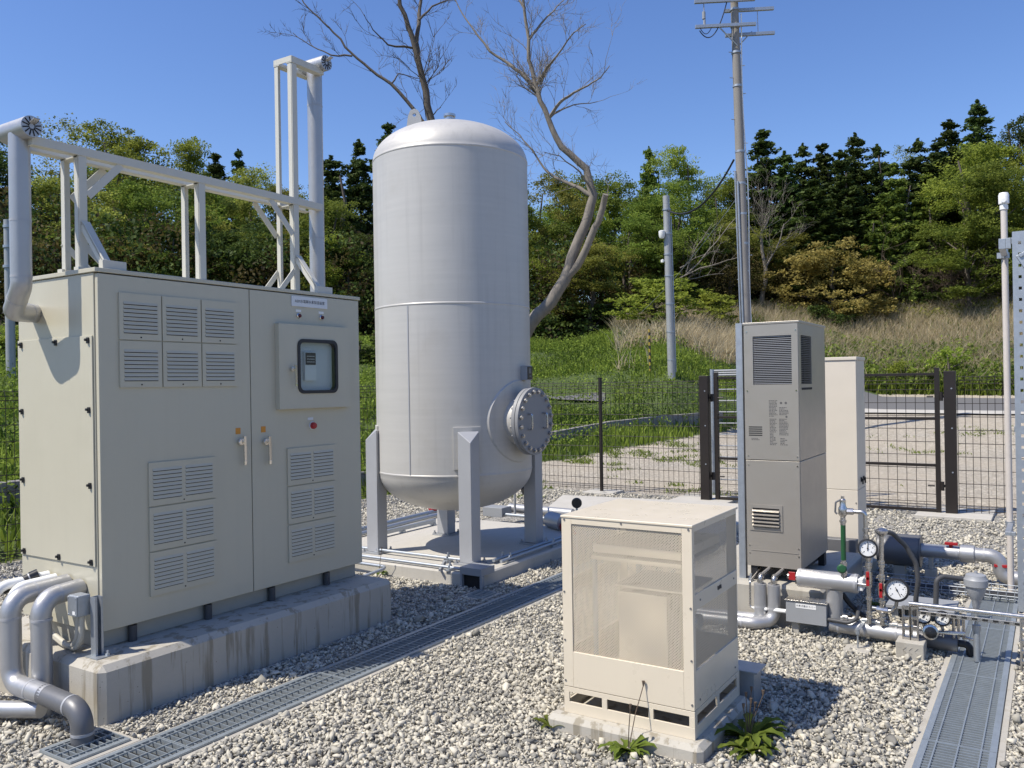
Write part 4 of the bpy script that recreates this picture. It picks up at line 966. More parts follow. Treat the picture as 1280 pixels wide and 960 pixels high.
lv = MB(); y0, y1, z0, z1 = 1.471, 1.684, 0.590, 0.760
lv.m = 0; lv.box(hu0 - 0.006, hu0 - 0.0012, y0, y1, z0, z0 + 0.022); lv.box(hu0 - 0.006, hu0 - 0.0012, y0, y1, z1 - 0.022, z1); lv.box(hu0 - 0.006, hu0 - 0.0012, y0, y0 + 0.02, z0 + 0.022, z1 - 0.022); lv.box(hu0 - 0.006, hu0 - 0.0012, y1 - 0.02, y1, z0 + 0.022, z1 - 0.022)
for k in range(5):
    z = z0 + 0.036 + k * 0.0235; lv.m = 0; lv.beam((hu0 - 0.012, y0 + 0.02, z), (hu0 - 0.012, y1 - 0.02, z), 0.020, 0.006, up=(-0.5, 0, 0.86))
lv.m = 1; lv.box(hu0 - 0.003, hu0 - 0.0012, y0 + 0.02, y1 - 0.02, z0 + 0.022, z1 - 0.022); lv.build('lower_vent', [M['taupe'], M['dark_gap']], fl_)
mb = MB()
for k in range(5): mb.box(hu0 - 0.0022, hu0 - 0.0012, 1.594, 1.682, 1.211 + k * 0.0135, 1.217 + k * 0.0135)
mb.build('slit', M['dark_gap'], fu)
mb = MB(); mb.beam((hu0 - 0.002, hv0 + 0.02, 0.459), (hu0 - 0.002, hv1 - 0.03, 0.459), 0.003, 0.004); mb.build('crease', M['taupe'], fl_)
mb = MB(); rr = random.Random(4)
def textblock(y_l, y_r, zt_, zb_, lines):
    dz = (zt_ - zb_) / lines
    for k in range(lines):
        z = zt_ - (k + 0.75) * dz; y = y_l
        end = y_r + (y_l - y_r) * rr.choice([0, 0, 0.05, 0.2, 0.45])
        while y > end + 0.004:
            wdt = min(rr.uniform(0.004, 0.014), y - end); mb.box(hu0 - 0.0018, hu0 - 0.0012, y - wdt, y, z, z + dz * 0.5); y -= wdt + rr.uniform(0.0015, 0.004)
textblock(1.548, 1.494, 1.445, 1.335, 12); textblock(1.545, 1.50, 1.325, 1.15, 19); textblock(1.482, 1.424, 1.40, 1.345, 6); textblock(1.484, 1.424, 1.325, 1.215, 12); textblock(1.478, 1.428, 1.20, 1.15, 5)
for y in (1.47, 1.44): mb.cyl((hu0 - 0.0012, y, 1.425), (hu0 - 0.0018, y, 1.425), 0.008, 12)
mb.cyl((hu0 - 0.0012, 1.437, 1.336), (hu0 - 0.0018, 1.437, 1.336), 0.007, 12); textblock(1.665, 1.61, 1.198, 1.18, 2)
mb.build('lettering', M['ink_soft'], fu, 0, None)
mb = MB()
for v in (hv0 + 0.018, hv1 - 0.020):
    for z in (1.895, 1.505, 1.08, 1.02, 0.49, 0.44): mb.cyl((hu0 - 0.001, v, z), (hu0 - 0.004, v, z), 0.005, 10)
mb.build('screw', M['chrome'], hp)
for (u, v) in ((5.55, 1.38), (5.55, 1.665), (6.18, 1.38), (6.18, 1.665)):
    mb = MB(); mb.box(u - 0.03, u + 0.03, v - 0.022, v + 0.022, 0.2625, hz0 + 0.003); mb.build('foot', M['rubber'], hp, 0.003)
mb = MB(); mb.box(5.56, 6.22, 1.40, 1.66, 0.30, 0.351); mb.build('underside_tray', M['rubber'], hp)
mb = MB(); mb.cyl((5.47, 1.672, 0.263), (5.47, 1.672, 0.31), 0.008, 10); mb.hexbolt((5.47, 1.672, 0.263), (0, 0, 1), 0.018, 0.014); mb.build('anchor_bolt', M['galv'], hp)
sr = thing('strut_rail', 'tall grey steel strut rail against the left side of taupe unit', 'strut', (5.55, 1.74, 0.262))
mb = MB(); mb.box(5.522, 5.565, 1.722, 1.727, 0.2625, 1.955); mb.box(5.522, 5.527, 1.7275, 1.765, 0.2625, 1.955); mb.box(5.561, 5.565, 1.7275, 1.765, 0.2625, 1.955); mb.build('channel', M['galv'], sr)

# ------------------------------------------------------------------ ivory cabinet
ic_ = thing('narrow_cabinet', 'narrow plain ivory cabinet right behind the taupe unit', 'cabinet', (7.0, 1.29, 0.10))
mb = MB(); mb.box(7.0, 7.35, 1.286, 1.520, 0.101, 0.698); mb.build('lower_body', M['ivory'], ic_, 0.003)
mb = MB(); mb.box(7.0, 7.35, 1.286, 1.520, 0.701, 1.722); mb.build('upper_body', M['ivory'], ic_, 0.003)
mb = MB(); mb.box(6.992, 7.358, 1.279, 1.527, 1.7225, 1.748); lid = mb.build('lid', M['ivory'], ic_, 0.003)
mb = MB()
for u in (7.12, 7.22): mb.box(u, u + 0.035, 1.276, 1.2855, 0.755, 0.79); mb.box(u + 0.01, u + 0.025, 1.266, 1.2758, 0.735, 0.78)
mb.build('latch', M['black'], ic_, 0.001)
mb = MB()
for v, z in ((1.30, 0.60), (1.30, 0.20), (1.505, 0.2)): mb.cyl((6.9998, v, z), (6.996, v, z), 0.005, 10)
mb.build('screw', M['darkgrey'], ic_)
db = slab('steel_box', 'dark blue-grey steel box standing behind the plinth below ivory cabinet', 'box', 6.80, 6.90, 1.27, 1.52, 0.34, M['darkgrey'], 0.004, 0.0)

# ------------------------------------------------------------------ pipework in front of the heat unit
CAMDIR = Vector((-math.cos(0.23), -math.sin(0.23), 0.12)).normalized()
def gauge(t, c, n, r, needle=0.4, name='gauge'):
    c = Vector(c); n = Vector(n).normalized(); X = Matrix.Translation(c) @ n.to_track_quat('Z', 'Y').to_matrix().to_4x4()
    mb = MB(); mb.X = X
    mb.lathe([(0, -0.028), (r * 0.8, -0.028), (r * 0.95, -0.018), (r, 0.0), (r, 0.010), (r * 0.82, 0.012), (r * 0.80, 0.002)], n=40)
    g = mb.build(name, M['rubber'], t)
    mb = MB(); mb.X = X; mb.m = 0; mb.lathe([(r * 0.81, 0.0025), (0, 0.0026)], n=40)
    mb.m = 1
    for k in range(21):
        a = R(-45 + 270 * k / 20); l = 0.14 if k % 5 == 0 else 0.07
        p, q = r * 0.74, r * (0.74 - l); w_ = 0.0012 if k % 5 == 0 else 0.0007
        mb.beam((p * math.cos(a), p * math.sin(a), 0.0034), (q * math.cos(a), q * math.sin(a), 0.0034), w_ * 2, 0.0006, up=(0, 0, 1))
    mb.beam((-0.25 * r * math.cos(needle), -0.25 * r * math.sin(needle), 0.0055), (0.6 * r * math.cos(needle), 0.6 * r * math.sin(needle), 0.0055), 0.004, 0.001, up=(0, 0, 1)); mb.cyl((0, 0, 0.003), (0, 0, 0.007), 0.005, 12)
    for k in range(6):
        a = R(-45 + 270 * k / 5); p = r * 0.50; mb.box(p * math.cos(a) - 0.003, p * math.cos(a) + 0.003, p * math.sin(a) - 0.0025, p * math.sin(a) + 0.0025, 0.003, 0.0034)
    mb.build('dial', [M['white'], M['ink']], g)
    return g
gm = thing('gauge_manifold', 'stainless riser pipes with two round gauges and red valve handles', 'pipework', (5.30, 0.92, 0.0))
mb = MB()
mb.tube([(5.30, 0.922, 0.13), (5.30, 0.922, 0.53)], 0.0125, 14); mb.tube([(5.30, 0.852, 0.13), (5.30, 0.848, 0.655)], 0.0125, 14)
for z in (0.16, 0.185, 0.27, 0.345, 0.455, 0.475, 0.505): mb.cyl((5.30, 0.922, z), (5.30, 0.922, z + 0.016), 0.0185, 8)
for z in (0.16, 0.185, 0.26, 0.305, 0.39, 0.41, 0.47, 0.49): mb.cyl((5.30, 0.851, z), (5.30, 0.851, z + 0.016), 0.0185, 8)
mb.tube([(5.30, 0.922, 0.352), (5.30, 1.03, 0.358)], 0.011, 12); mb.tube([(5.30, 0.905, 0.225), (5.30, 0.80, 0.217), (5.30, 0.775, 0.25), (5.30, 0.768, 0.30)], 0.0105, 12, 0.03); mb.cyl((5.30, 0.88, 0.222), (5.30, 0.82, 0.218), 0.017, 8)
mb.build('riser_pipe', M['stainless'], gm)
for v, z in ((0.922, 0.40), (0.852, 0.34)):
    mb = MB(); mb.cyl((5.30, v, z - 0.035), (5.30, v, z + 0.035), 0.020, 8); mb.build('valve', M['chrome'], gm)
    mb = MB(); mb.box(5.270, 5.278, v - 0.009, v + 0.009, z - 0.045, z + 0.04); mb.cyl((5.30, v, z), (5.27, v, z), 0.010, 10); mb.build('valve_handle', M['red'], gm, 0.002)
gauge(gm, (5.285, 0.922, 0.575), CAMDIR, 0.056, 1.5); gauge(gm, (5.27, 0.766, 0.352), CAMDIR, 0.067, -1.1)
mb = MB(); mb.lathe([(0.014, 0.65), (0.036, 0.672), (0.036, 0.684), (0.02, 0.697), (0, 0.70)], (5.30, 0.847, 0), 'z', 24); mb.build('vent_cap', M['stainless'], gm)
gl = thing('relief_valve', 'green coated riser with lever relief valve on top', 'valve', (5.30, 1.06, 0.26))
mb = MB(); mb.cyl((5.30, 1.06, 0.49), (5.30, 1.06, 0.70), 0.0145, 16); mb.build('green_pipe', M['green'], gl)
mb = MB()
for z0, z1, r in ((0.37, 0.49, 0.0125), (0.40, 0.42, 0.02), (0.455, 0.475, 0.019)): mb.cyl((5.30, 1.06, z0), (5.30, 1.06, z1), r, 12)
mb.build('lower_fitting', M['stainless'], gl); mb = MB()
for z0, z1, r in ((0.70, 0.745, 0.015), (0.715, 0.73, 0.02)): mb.cyl((5.30, 1.06, z0), (5.30, 1.06, z1), r, 12)
mb.lathe([(0.012, 0.745), (0.026, 0.765), (0.026, 0.80), (0.018, 0.815), (0.018, 0.85), (0.010, 0.858), (0.010, 0.872), (0, 0.873)], (5.30, 1.06, 0), 'z', 16)
mb.tube([(5.30, 1.04, 0.783), (5.30, 0.935, 0.785), (5.30, 0.932, 0.63)], 0.0125, 14, 0.022); mb.cyl((5.30, 1.035, 0.783), (5.30, 1.0, 0.784), 0.019, 8); mb.cyl((5.30, 0.932, 0.67), (5.30, 0.932, 0.69), 0.019, 8); mb.cyl((5.30, 0.932, 0.62), (5.30, 0.932, 0.65), 0.017, 8)
mb.build('valve_body', M['stainless'], gl)
mb = MB(); mb.tube([(5.30, 1.072, 0.85), (5.29, 1.098, 0.835), (5.29, 1.102, 0.775), (5.29, 1.09, 0.765)], 0.0055, 8, 0.01, 3); mb.build('lever', M['darkgrey'], gl)
mb = MB(); mb.X = Matrix.Translation((5.285, 1.068, 0.44)) @ CAMDIR.to_track_quat('Z', 'Y').to_matrix().to_4x4(); mb.lathe([(0, -0.01), (0.026, -0.01), (0.028, 0.004), (0.02, 0.012), (0, 0.013)], n=20); mb.build('cap', M['green'], gl)
t = pipe('insulated_pipe', 'bright silver insulated pipe in front of the plinth below taupe unit', 'pipe', [(5.335, 1.335, 0.349), (5.335, 0.985, 0.349)], 0.056, M['jacket'], 0, [((5.335, 1.0, 0.349), (0, 1, 0)), ((5.335, 1.32, 0.349), (0, 1, 0))])
MB().tube([(5.345, 1.125, 0.30), (5.345, 1.125, 0.10)], 0.047, 24).build('branch_jacket', M['jacket'], t)
MB().box(5.30, 5.37, 0.955, 0.984, 0.315, 0.385).build('end_sleeve', M['white'], t, 0.004)
mb = MB(); mb.cyl((5.335, 1.337, 0.349), (5.335, 1.40, 0.352), 0.016, 12); mb.cyl((5.335, 1.355, 0.35), (5.335, 1.375, 0.351), 0.024, 8); mb.build('valve_body', M['stainless'], t)
mb = MB(); mb.box(5.30, 5.31, 1.345, 1.385, 0.335, 0.385); mb.build('valve_handle', M['red'], t, 0.002)
for v, l, e in ((1.578, 'left of two upright silver insulated pipes in front of the plinth', 1.0), (1.492, 'right of two upright silver insulated pipes in front of the plinth', 0.0)):
    u2 = 5.352 - 0.0 * e
    t = pipe('insulated_pipe', l, 'pipe', [(5.355, v, 0.28), (5.355, v, 0.052), (5.352 - 0.095 * (1 - e), v + 0.10, 0.048), (5.30 - 0.08 * (1 - e), 2.05, 0.048), (5.30 - 0.08 * (1 - e), 2.4, 0.048)], 0.040, M['jacket'], 0.075,
             [((5.355, v, 0.135), (0, 0, 1)), ((5.335 - 0.085 * (1 - e), v + 0.17, 0.048), (0, 1, 0))])
    mb = MB(); mb.tube([(5.355, v, 0.281), (5.355, v, 0.325), (5.52, v - 0.015, 0.345), (5.60, v - 0.02, 0.345)], 0.014, 12, 0.02); mb.cyl((5.355, v, 0.29), (5.355, v, 0.308), 0.021, 8); mb.cyl((5.362, v, 0.322), (5.385, v, 0.326), 0.019, 8); mb.build('connector', M['stainless'], t)
t = pipe('thin_pipe', 'thin steel drain line left of the upright silver pipes', 'pipe', [(5.56, 1.63, 0.338), (5.36, 1.645, 0.285), (5.355, 1.645, 0.118), (5.31, 1.40, 0.135)], 0.0068, M['stainless'], 0.02, n=10, partname='tube')
mb = MB(); mb.cyl((5.35, 1.62, 0.120), (5.335, 1.53, 0.126), 0.010, 10); mb.cyl((5.33, 1.50, 0.128), (5.31, 1.405, 0.135), 0.0125, 10); mb.build('sleeve', M['white'], t)
fc = thing('flow_meter_cover', 'small grey steel cover box with white Japanese label, among pipes', 'cover box', (5.32, 1.28, 0.08))
mb = MB(); mb.box(5.272, 5.375, 1.158, 1.398, 0.083, 0.214); mb.build('box', M['greypaint'], fc, 0.003)
mb = MB(); mb.box(5.266, 5.38, 1.152, 1.404, 0.2145, 0.221); mb.build('lid', M['stainless'], fc, 0.001)
mb = MB(); mb.box(5.2705, 5.2716, 1.218, 1.338, 0.176, 0.203); lb = mb.build('label_plate', M['white'], fc)
lettering('水素流量計カバー', 0.0145, (5.2702, 1.278, 0.1895), 'u', lb, M['ink'])
mb = MB(); mb.box(5.30, 5.36, 1.33, 1.37, 0.0, 0.0825); mb.build('support', M['concrete_blk'], fc)
mp = pipe('insulated_pipe', 'silver and dark main pipe running low over gravel to the grating', 'pipe', [(5.335, 1.150, 0.088), (5.335, 0.47, 0.072)], 0.045, M['jacket'], 0, [((5.335, v, 0.082), (0, 1, 0)) for v in (1.1, 0.95, 0.78)])
mb = MB(); mb.tube([(5.335, 0.67, 0.0765), (5.335, 0.462, 0.0715)], 0.0475, 24); mb.build('dark_jacket', M['darkgrey'], mp)
mb = MB()
for k in range(9): v = 1.13 - k * 0.055; mb.cyl((5.325, v, 0.140 - 0.001 * k), (5.325, v - 0.028, 0.140 - 0.001 * k), 0.013 + 0.004 * (k % 2), 10)
mb.tube([(5.325, 1.15, 0.137), (5.325, 0.65, 0.130)], 0.010, 10); mb.build('header_tube', M['stainless'], mp)
pipe('elbow_pipe', 'black elbow dropping from main pipe end into the right grating', 'pipe', [(5.335, 0.462, 0.075), (5.335, 0.405, 0.075), (5.335, 0.40, 0.0)], 0.020, M['rubber'], 0.035, n=16, partname='elbow')
t = pipe('black_hose', 'grey hose looping from the green riser base down to main pipe', 'hose', [(5.40, 1.09, 0.26), (5.42, 1.05, 0.2), (5.43, 1.0, 0.15), (5.42, 0.93, 0.115), (5.40, 0.85, 0.115)], 0.016, M['rubber'], 0.06, n=12, partname='hose')
pipe('grey_conduit', 'pale grey conduit bending around the silver branch pipe', 'conduit', [(5.29, 1.155, 0.125), (5.27, 1.03, 0.125), (5.30, 0.99, 0.15), (5.42, 1.0, 0.19)], 0.011, M['rubber_grey'], 0.04, n=12, partname='conduit')
pipe('black_hose', 'dark hose arching from the capped riser down behind the gauges', 'hose', [(5.31, 0.838, 0.675), (5.36, 0.80, 0.665), (5.43, 0.735, 0.58), (5.45, 0.685, 0.48), (5.45, 0.675, 0.38), (5.46, 0.69, 0.27), (5.5, 0.7, 0.02)], 0.014, M['rubber_grey'], 0.08, n=12, partname='hose')
pipe('grey_conduit', 'short bent grey conduit above the dark cover plate', 'conduit', [(6.02, 0.645, 0.10), (6.02, 0.638, 0.275), (6.05, 0.60, 0.292), (6.12, 0.45, 0.272)], 0.016, M['rubber_grey'], 0.045, n=14, partname='conduit')
cp = thing('cover_plate', 'dark grey steel duct cover beside the wire cable tray', 'duct cover', (6.1, 0.75, 0.0))
mb = MB(); mb.box(5.93, 6.24, 0.53, 0.93, 0.078, 0.10); mb.build('plate', M['greypaint'], cp, 0.003)
mb = MB()
for v in (0.56, 0.86): mb.box(5.96, 6.0, v, v + 0.04, 0.0, 0.0775); mb.box(6.18, 6.22, v, v + 0.04, 0.0, 0.0775)
mb.build('foot', M['galv'], cp)
tr_ = thing('cable_tray', 'galvanised wire cable tray crossing low over gravel on the right', 'cable tray', (6.85, 0.8, 0.0))
mb = MB()
for u in (6.72, 6.78, 6.84, 6.90): mb.tube([(u, 1.18, 0.035), (u, 0.05, 0.035)], 0.0035, 6)
for u in (6.70, 6.92):
    for z in (0.06, 0.09): mb.tube([(u, 1.18, z), (u, 0.05, z)], 0.0035, 6)
for k in range(23):
    v = 1.18 - k * 0.05; mb.tube([(6.70, v, 0.095), (6.70, v, 0.033), (6.92, v, 0.033), (6.92, v, 0.095)], 0.003, 6)
mb.build('wire_basket', M['galv'], tr_, 0, 40)
mb = MB(); mb.tube([(6.78, 1.15, 0.052), (6.78, 0.06, 0.052)], 0.013, 8); mb.tube([(6.83, 1.15, 0.05), (6.82, 0.06, 0.05)], 0.011, 8); mb.build('cable', M['rubber'], tr_)
for v in (1.15, 0.62, 0.12):
    MB().box(6.74, 6.88, v - 0.03, v + 0.03, 0.0, 0.0295).build('foot', M['galv'], tr_)
# insulated vessel and its pipe farther back
cy = thing('insulated_vessel', 'dark grey horizontal insulated drum beside the ivory cabinet', 'vessel', (7.2, 1.03, 0.0))
mb = MB(); mb.cyl((7.2, 1.175, 0.228), (7.2, 0.872, 0.228), 0.122, 48); mb.build('drum', M['darkgrey'], cy, 0.006)
mb = MB(); mb.cyl((7.2, 0.8725, 0.228), (7.2, 0.866, 0.228), 0.125, 48); mb.build('end_plate', M['darkgrey'], cy)
mb = MB(); mb.box(7.15, 7.25, 0.98, 1.06, 0.0, 0.11); mb.build('support', M['concrete_blk'], cy)
t = pipe('insulated_pipe', 'silver insulated pipe from the dark drum bending down beside white pole', 'pipe', [(7.2, 0.865, 0.238), (7.2, 0.34, 0.238), (7.2, 0.33, 0.09), (7.2, 0.22, 0.085), (7.2, -0.5, 0.085)], 0.052, M['jacket'], 0.09, [((7.2, 0.62, 0.238), (0, 1, 0)), ((7.2, 0.50, 0.238), (0, 1, 0)), ((7.2, 0.44, 0.238), (0, 1, 0))])
mb = MB(); mb.cyl((7.2, 0.60, 0.238), (7.2, 0.50, 0.238), 0.066, 24); mb.build('valve_jacket', M['jacket'], t, 0.008)
for v, z in ((0.66, 0.30), (0.335, 0.165)):
    mb = MB(); dz = 0 if v > 0.5 else 0.0
    mb.box(7.15, 7.17, v - 0.05, v + 0.04, z, z + 0.022); mb.cyl((7.18, v, z - 0.03), (7.18, v, z + 0.01), 0.014, 10); mb.build('valve_handle', M['red'], t, 0.003)
mb = MB(); mb.box(7.15, 7.25, 0.76, 0.84, 0.0, 0.10); mb.box(7.18, 7.22, 0.785, 0.815, 0.10, 0.19); mb.build('support', M['concrete_blk'], t, 0.004)
pipe('thin_pipe', 'pale stub pipe joining riser and drum behind the upper gauge', 'pipe', [(7.2, 1.18, 0.20), (7.1, 1.21, 0.20), (6.0, 1.06, 0.24), (5.34, 0.98, 0.345)], 0.022, M['conduit_beige'], 0.05, n=12, partname='tube')
# rail rack with gauge pole
rk = thing('rail_rack', 'low stainless rail rack on a small concrete block by the grating', 'rail', (5.18, 0.70, 0.0))
def slotted(x, y, z0, z1):
    mb = MB()
    for s in (-1, 1):
        mb.box(x - 0.014, x + 0.014, y + s * 0.019 - 0.0035, y + s * 0.019 + 0.0035, z0, z1); mb.box(x + 0.011, x + 0.014, y + s * 0.019 - s * 0.0035 - 0.005, y + s * 0.019 - s * 0.0035 + 0.005, z0, z1)
    n = int((z1 - z0) / 0.05)
    for k in range(n + 1): zz = z0 + (z1 - z0 - 0.014) * k / n; mb.box(x - 0.012, x + 0.010, y - 0.0155, y + 0.0155, zz, zz + 0.014)
    return mb
slotted(5.185, 0.665, 0.102, 0.290).build('post', M['stainless'], rk); slotted(5.185, 0.705, 0.102, 0.287).build('post', M['stainless'], rk); slotted(5.185, 0.135, 0.0, 0.288).build('post', M['stainless'], rk)
mb = MB(); mb.tube([(5.185, 0.69, 0.303), (5.185, -0.6, 0.303)], 0.013, 14); mb.build('rail', M['stainless'], rk)
mb = MB(); mb.box(5.178, 5.192, -0.6, 0.65, 0.250, 0.272)
mb.build('slotted_rail', M['stainless'], rk, 0.002); mb = MB()
for k in range(24):
    v = 0.62 - k * 0.05; MB().box(5.1765, 5.1778, v - 0.016, v + 0.010, 0.256, 0.266).build('rail_slot', M['dark_gap'], rk)
blk = thing('footing_block', 'small square concrete block under the stainless rail post', 'block', (5.18, 0.69, 0))
mb = MB(); mb.prism([(5.115, 0.61), (5.245, 0.61), (5.245, 0.755), (5.115, 0.755)], 0, 0.101, 'z'); mb.build('block', M['concrete_blk'], blk, 0.006)
mb = MB()
for y0, z0 in ((0.64, 0.04), (0.67, 0.04), (0.70, 0.04)):
    mb.beam((5.1147, y0, z0), (5.1147, y0 + 0.018, z0 + 0.018), 0.002, 0.004, up=(-1, 0, 0)); mb.beam((5.1147, y0 + 0.018, z0 + 0.018), (5.1147, y0, z0 + 0.036), 0.002, 0.004, up=(-1, 0, 0))
mb.build('cast_mark', M['concrete'], blk)
for v, l in ((0.628, 'left'), (0.533, 'right')):
    t = thing('pressure_gauge', l + ' one of two dull gauges under the stainless rail', 'gauge', (5.26, v, 0.2)); gauge(t, (5.26, v, 0.222), CAMDIR, 0.043, 0.9, 'case')
    mb = MB(); mb.cyl((5.27, v, 0.18), (5.30, v, 0.11), 0.008, 8); mb.build('stem', M['stainless'], t)
hw = thing('hand_valve', 'black and chrome hand valve facing out below the two dull gauges', 'valve', (5.22, 0.59, 0.14))
mb = MB(); mb.X = Matrix.Translation((5.235, 0.59, 0.142)) @ CAMDIR.to_track_quat('Z', 'Y').to_matrix().to_4x4(); mb.lathe([(0.03, -0.04), (0.042, -0.02), (0.042, 0.0), (0.03, 0.004)], n=24); mb.build('collar', M['stainless'], hw)
mb = MB(); mb.X = Matrix.Translation((5.235, 0.59, 0.142)) @ CAMDIR.to_track_quat('Z', 'Y').to_matrix().to_4x4(); mb.lathe([(0.032, 0.002), (0.03, 0.03), (0.012, 0.034), (0.012, 0.045), (0, 0.046)], n=10); mb.box(-0.028, 0.028, -0.006, 0.006, 0.03, 0.042); mb.build('knob', M['black'], hw)
mb = MB()
for k in range(3): mb.cyl((5.3, 0.48 - k * 0.025, 0.11), (5.3, 0.48 - k * 0.025, 0.245), 0.008, 8)
mb.tube([(5.27, 0.60, 0.135), (5.27, 0.42, 0.15)], 0.010, 10); mb.build('riser', M['stainless'], hw)
sk = thing('pipe_support', 'thin steel support stake on a flat stone in front of main pipe', 'pipe support', (5.15, 0.96, 0))
mb = MB(); mb.cyl((5.15, 0.96, 0.02), (5.15, 0.96, 0.135), 0.005, 8); mb.cyl((5.15, 0.96, 0.10), (5.15, 0.96, 0.13), 0.012, 8); mb.beam((5.15, 0.96, 0.12), (5.33, 0.96, 0.125), 0.02, 0.004); mb.build('stake', M['galv'], sk)
mb = MB(); mb.box(5.08, 5.22, 0.89, 1.03, 0.0, 0.0195); mb.build('foot', M['concrete_blk'], sk, 0.004)
tm = thing('level_transmitter', 'grey funnel headed transmitter on a pole standing on the right grating', 'transmitter', (5.24, 0.362, 0.016))
mb = MB(); mb.cyl((5.24, 0.362, 0.0165), (5.24, 0.362, 0.20), 0.017, 16); mb.cyl((5.24, 0.362, 0.20), (5.24, 0.362, 0.34), 0.010, 14); mb.cyl((5.24, 0.362, 0.185), (5.24, 0.362, 0.215), 0.022, 8); mb.build('pole', M['galv'], tm)
mb = MB(); mb.lathe([(0.014, 0.305), (0.019, 0.315), (0.021, 0.345), (0.030, 0.36), (0.048, 0.40), (0.051, 0.425), (0.060, 0.43), (0.060, 0.465), (0.054, 0.472), (0.050, 0.490), (0.03, 0.496), (0.0, 0.498)], (5.24, 0.362, 0), 'z', 32)
mb.cyl((5.24, 0.362, 0.495), (5.24, 0.362, 0.51), 0.009, 8); mb.build('head', M['greypaint'], tm)
mb = MB(); mb.beam((5.185, 0.31, 0.303), (5.24, 0.362, 0.303), 0.012, 0.006); mb.tube([(5.24, 0.375, 0.13), (5.30, 0.46, 0.13)], 0.007, 8); mb.build('bracket', M['stainless'], tm)
# poles at the right edge
wp = thing('conduit_pole', 'slim weathered white pole with fitting on top at the right edge', 'pole', (6.993, 0.262, 0.0))
mb = MB(); mb.tube([(6.993, 0.262, 0.0), (6.993, 0.268, 2.80)], 0.0215, 20); mb.build('pole', M['conduit_white'], wp)
mb = MB(); mb.lathe([(0.027, 2.77), (0.027, 2.80), (0.022, 2.802), (0.022, 2.81), (0.034, 2.812), (0.034, 2.875), (0.028, 2.89), (0, 2.892)], (6.993, 0.268, 0), 'z', 20); mb.cyl((6.96, 0.268, 2.83), (6.945, 0.268, 2.83), 0.016, 10); mb.build('head_fitting', M['white'], wp)
mb = MB(); mb.cyl((6.993, 0.262, 0.50), (6.993, 0.262, 0.535), 0.030, 16); mb.cyl((6.993, 0.268, 2.42), (6.993, 0.268, 2.46), 0.030, 16); mb.box(6.96, 6.98, 0.285, 0.315, 2.42, 2.46); mb.build('clamp', M['galv'], wp)
sf = thing('strut_rack', 'perforated galvanised strut frame cut by the right edge', 'strut frame', (6.5, 0.18, 0.0))
def perf_strut(u, va, vb, z0, z1, name='upright'):
    """steel channel facing -x with a row of round holes: strips left and right of the holes, and webs between"""
    mb = MB(); c = (va + vb) / 2; pit = 0.075; hw_ = 0.009
    mb.box(u, u + 0.004, va, c - hw_, z0, z1); mb.box(u, u + 0.004, c + hw_, vb, z0, z1)
    z = z0; n = int((z1 - z0) / pit)
    for k in range(n):
        zc = z0 + (k + 0.5) * pit; mb.box(u, u + 0.004, c - hw_, c + hw_, z, zc - 0.010); z = zc + 0.010
    mb.box(u, u + 0.004, c - hw_, c + hw_, z, z1)
    mb.box(u + 0.0045, u + 0.05, va, va + 0.004, z0, z1); mb.box(u + 0.0045, u + 0.05, vb - 0.004, vb, z0, z1); mb.box(u + 0.0505, u + 0.0535, va, va + 0.02, z0, z1); mb.box(u + 0.0505, u + 0.0535, vb - 0.02, vb, z0, z1)
    return mb.build(name, M['galv'], sf, 0, None)
perf_strut(6.48, 0.120, 0.204, 0.017, 2.53)
perf_strut(6.48, -0.50, -0.413, 0.017, 2.53)
mb = MB(); mb.beam((6.474, 0.16, 2.38), (6.474, -0.32, 1.50), 0.055, 0.006, up=(1, 0, 0)); mb.cyl((6.48, 0.155, 2.37), (6.46, 0.155, 2.37), 0.014, 8); mb.build('diagonal_brace', M['galv'], sf, 0.002)
mb = MB(); mb.box(6.54, 6.58, -0.5, 0.212, 2.46, 2.50); mb.box(6.54, 6.58, -0.5, 0.212, 1.2, 1.24); mb.build('cross_bar', M['galv'], sf, 0.002)
mb = MB(); mb.box(6.54, 6.95, 0.245, 0.285, 2.43, 2.50); mb.box(6.535, 6.575, 0.213, 0.2445, 2.43, 2.50); mb.build('arm', M['galv'], sf, 0.002)
mb = MB(); mb.box(6.54, 6.955, 0.24, 0.275, 0.505, 0.53); mb.box(6.535, 6.575, 0.213, 0.2395, 0.505, 0.53); mb.build('arm', M['galv'], sf, 0.002)

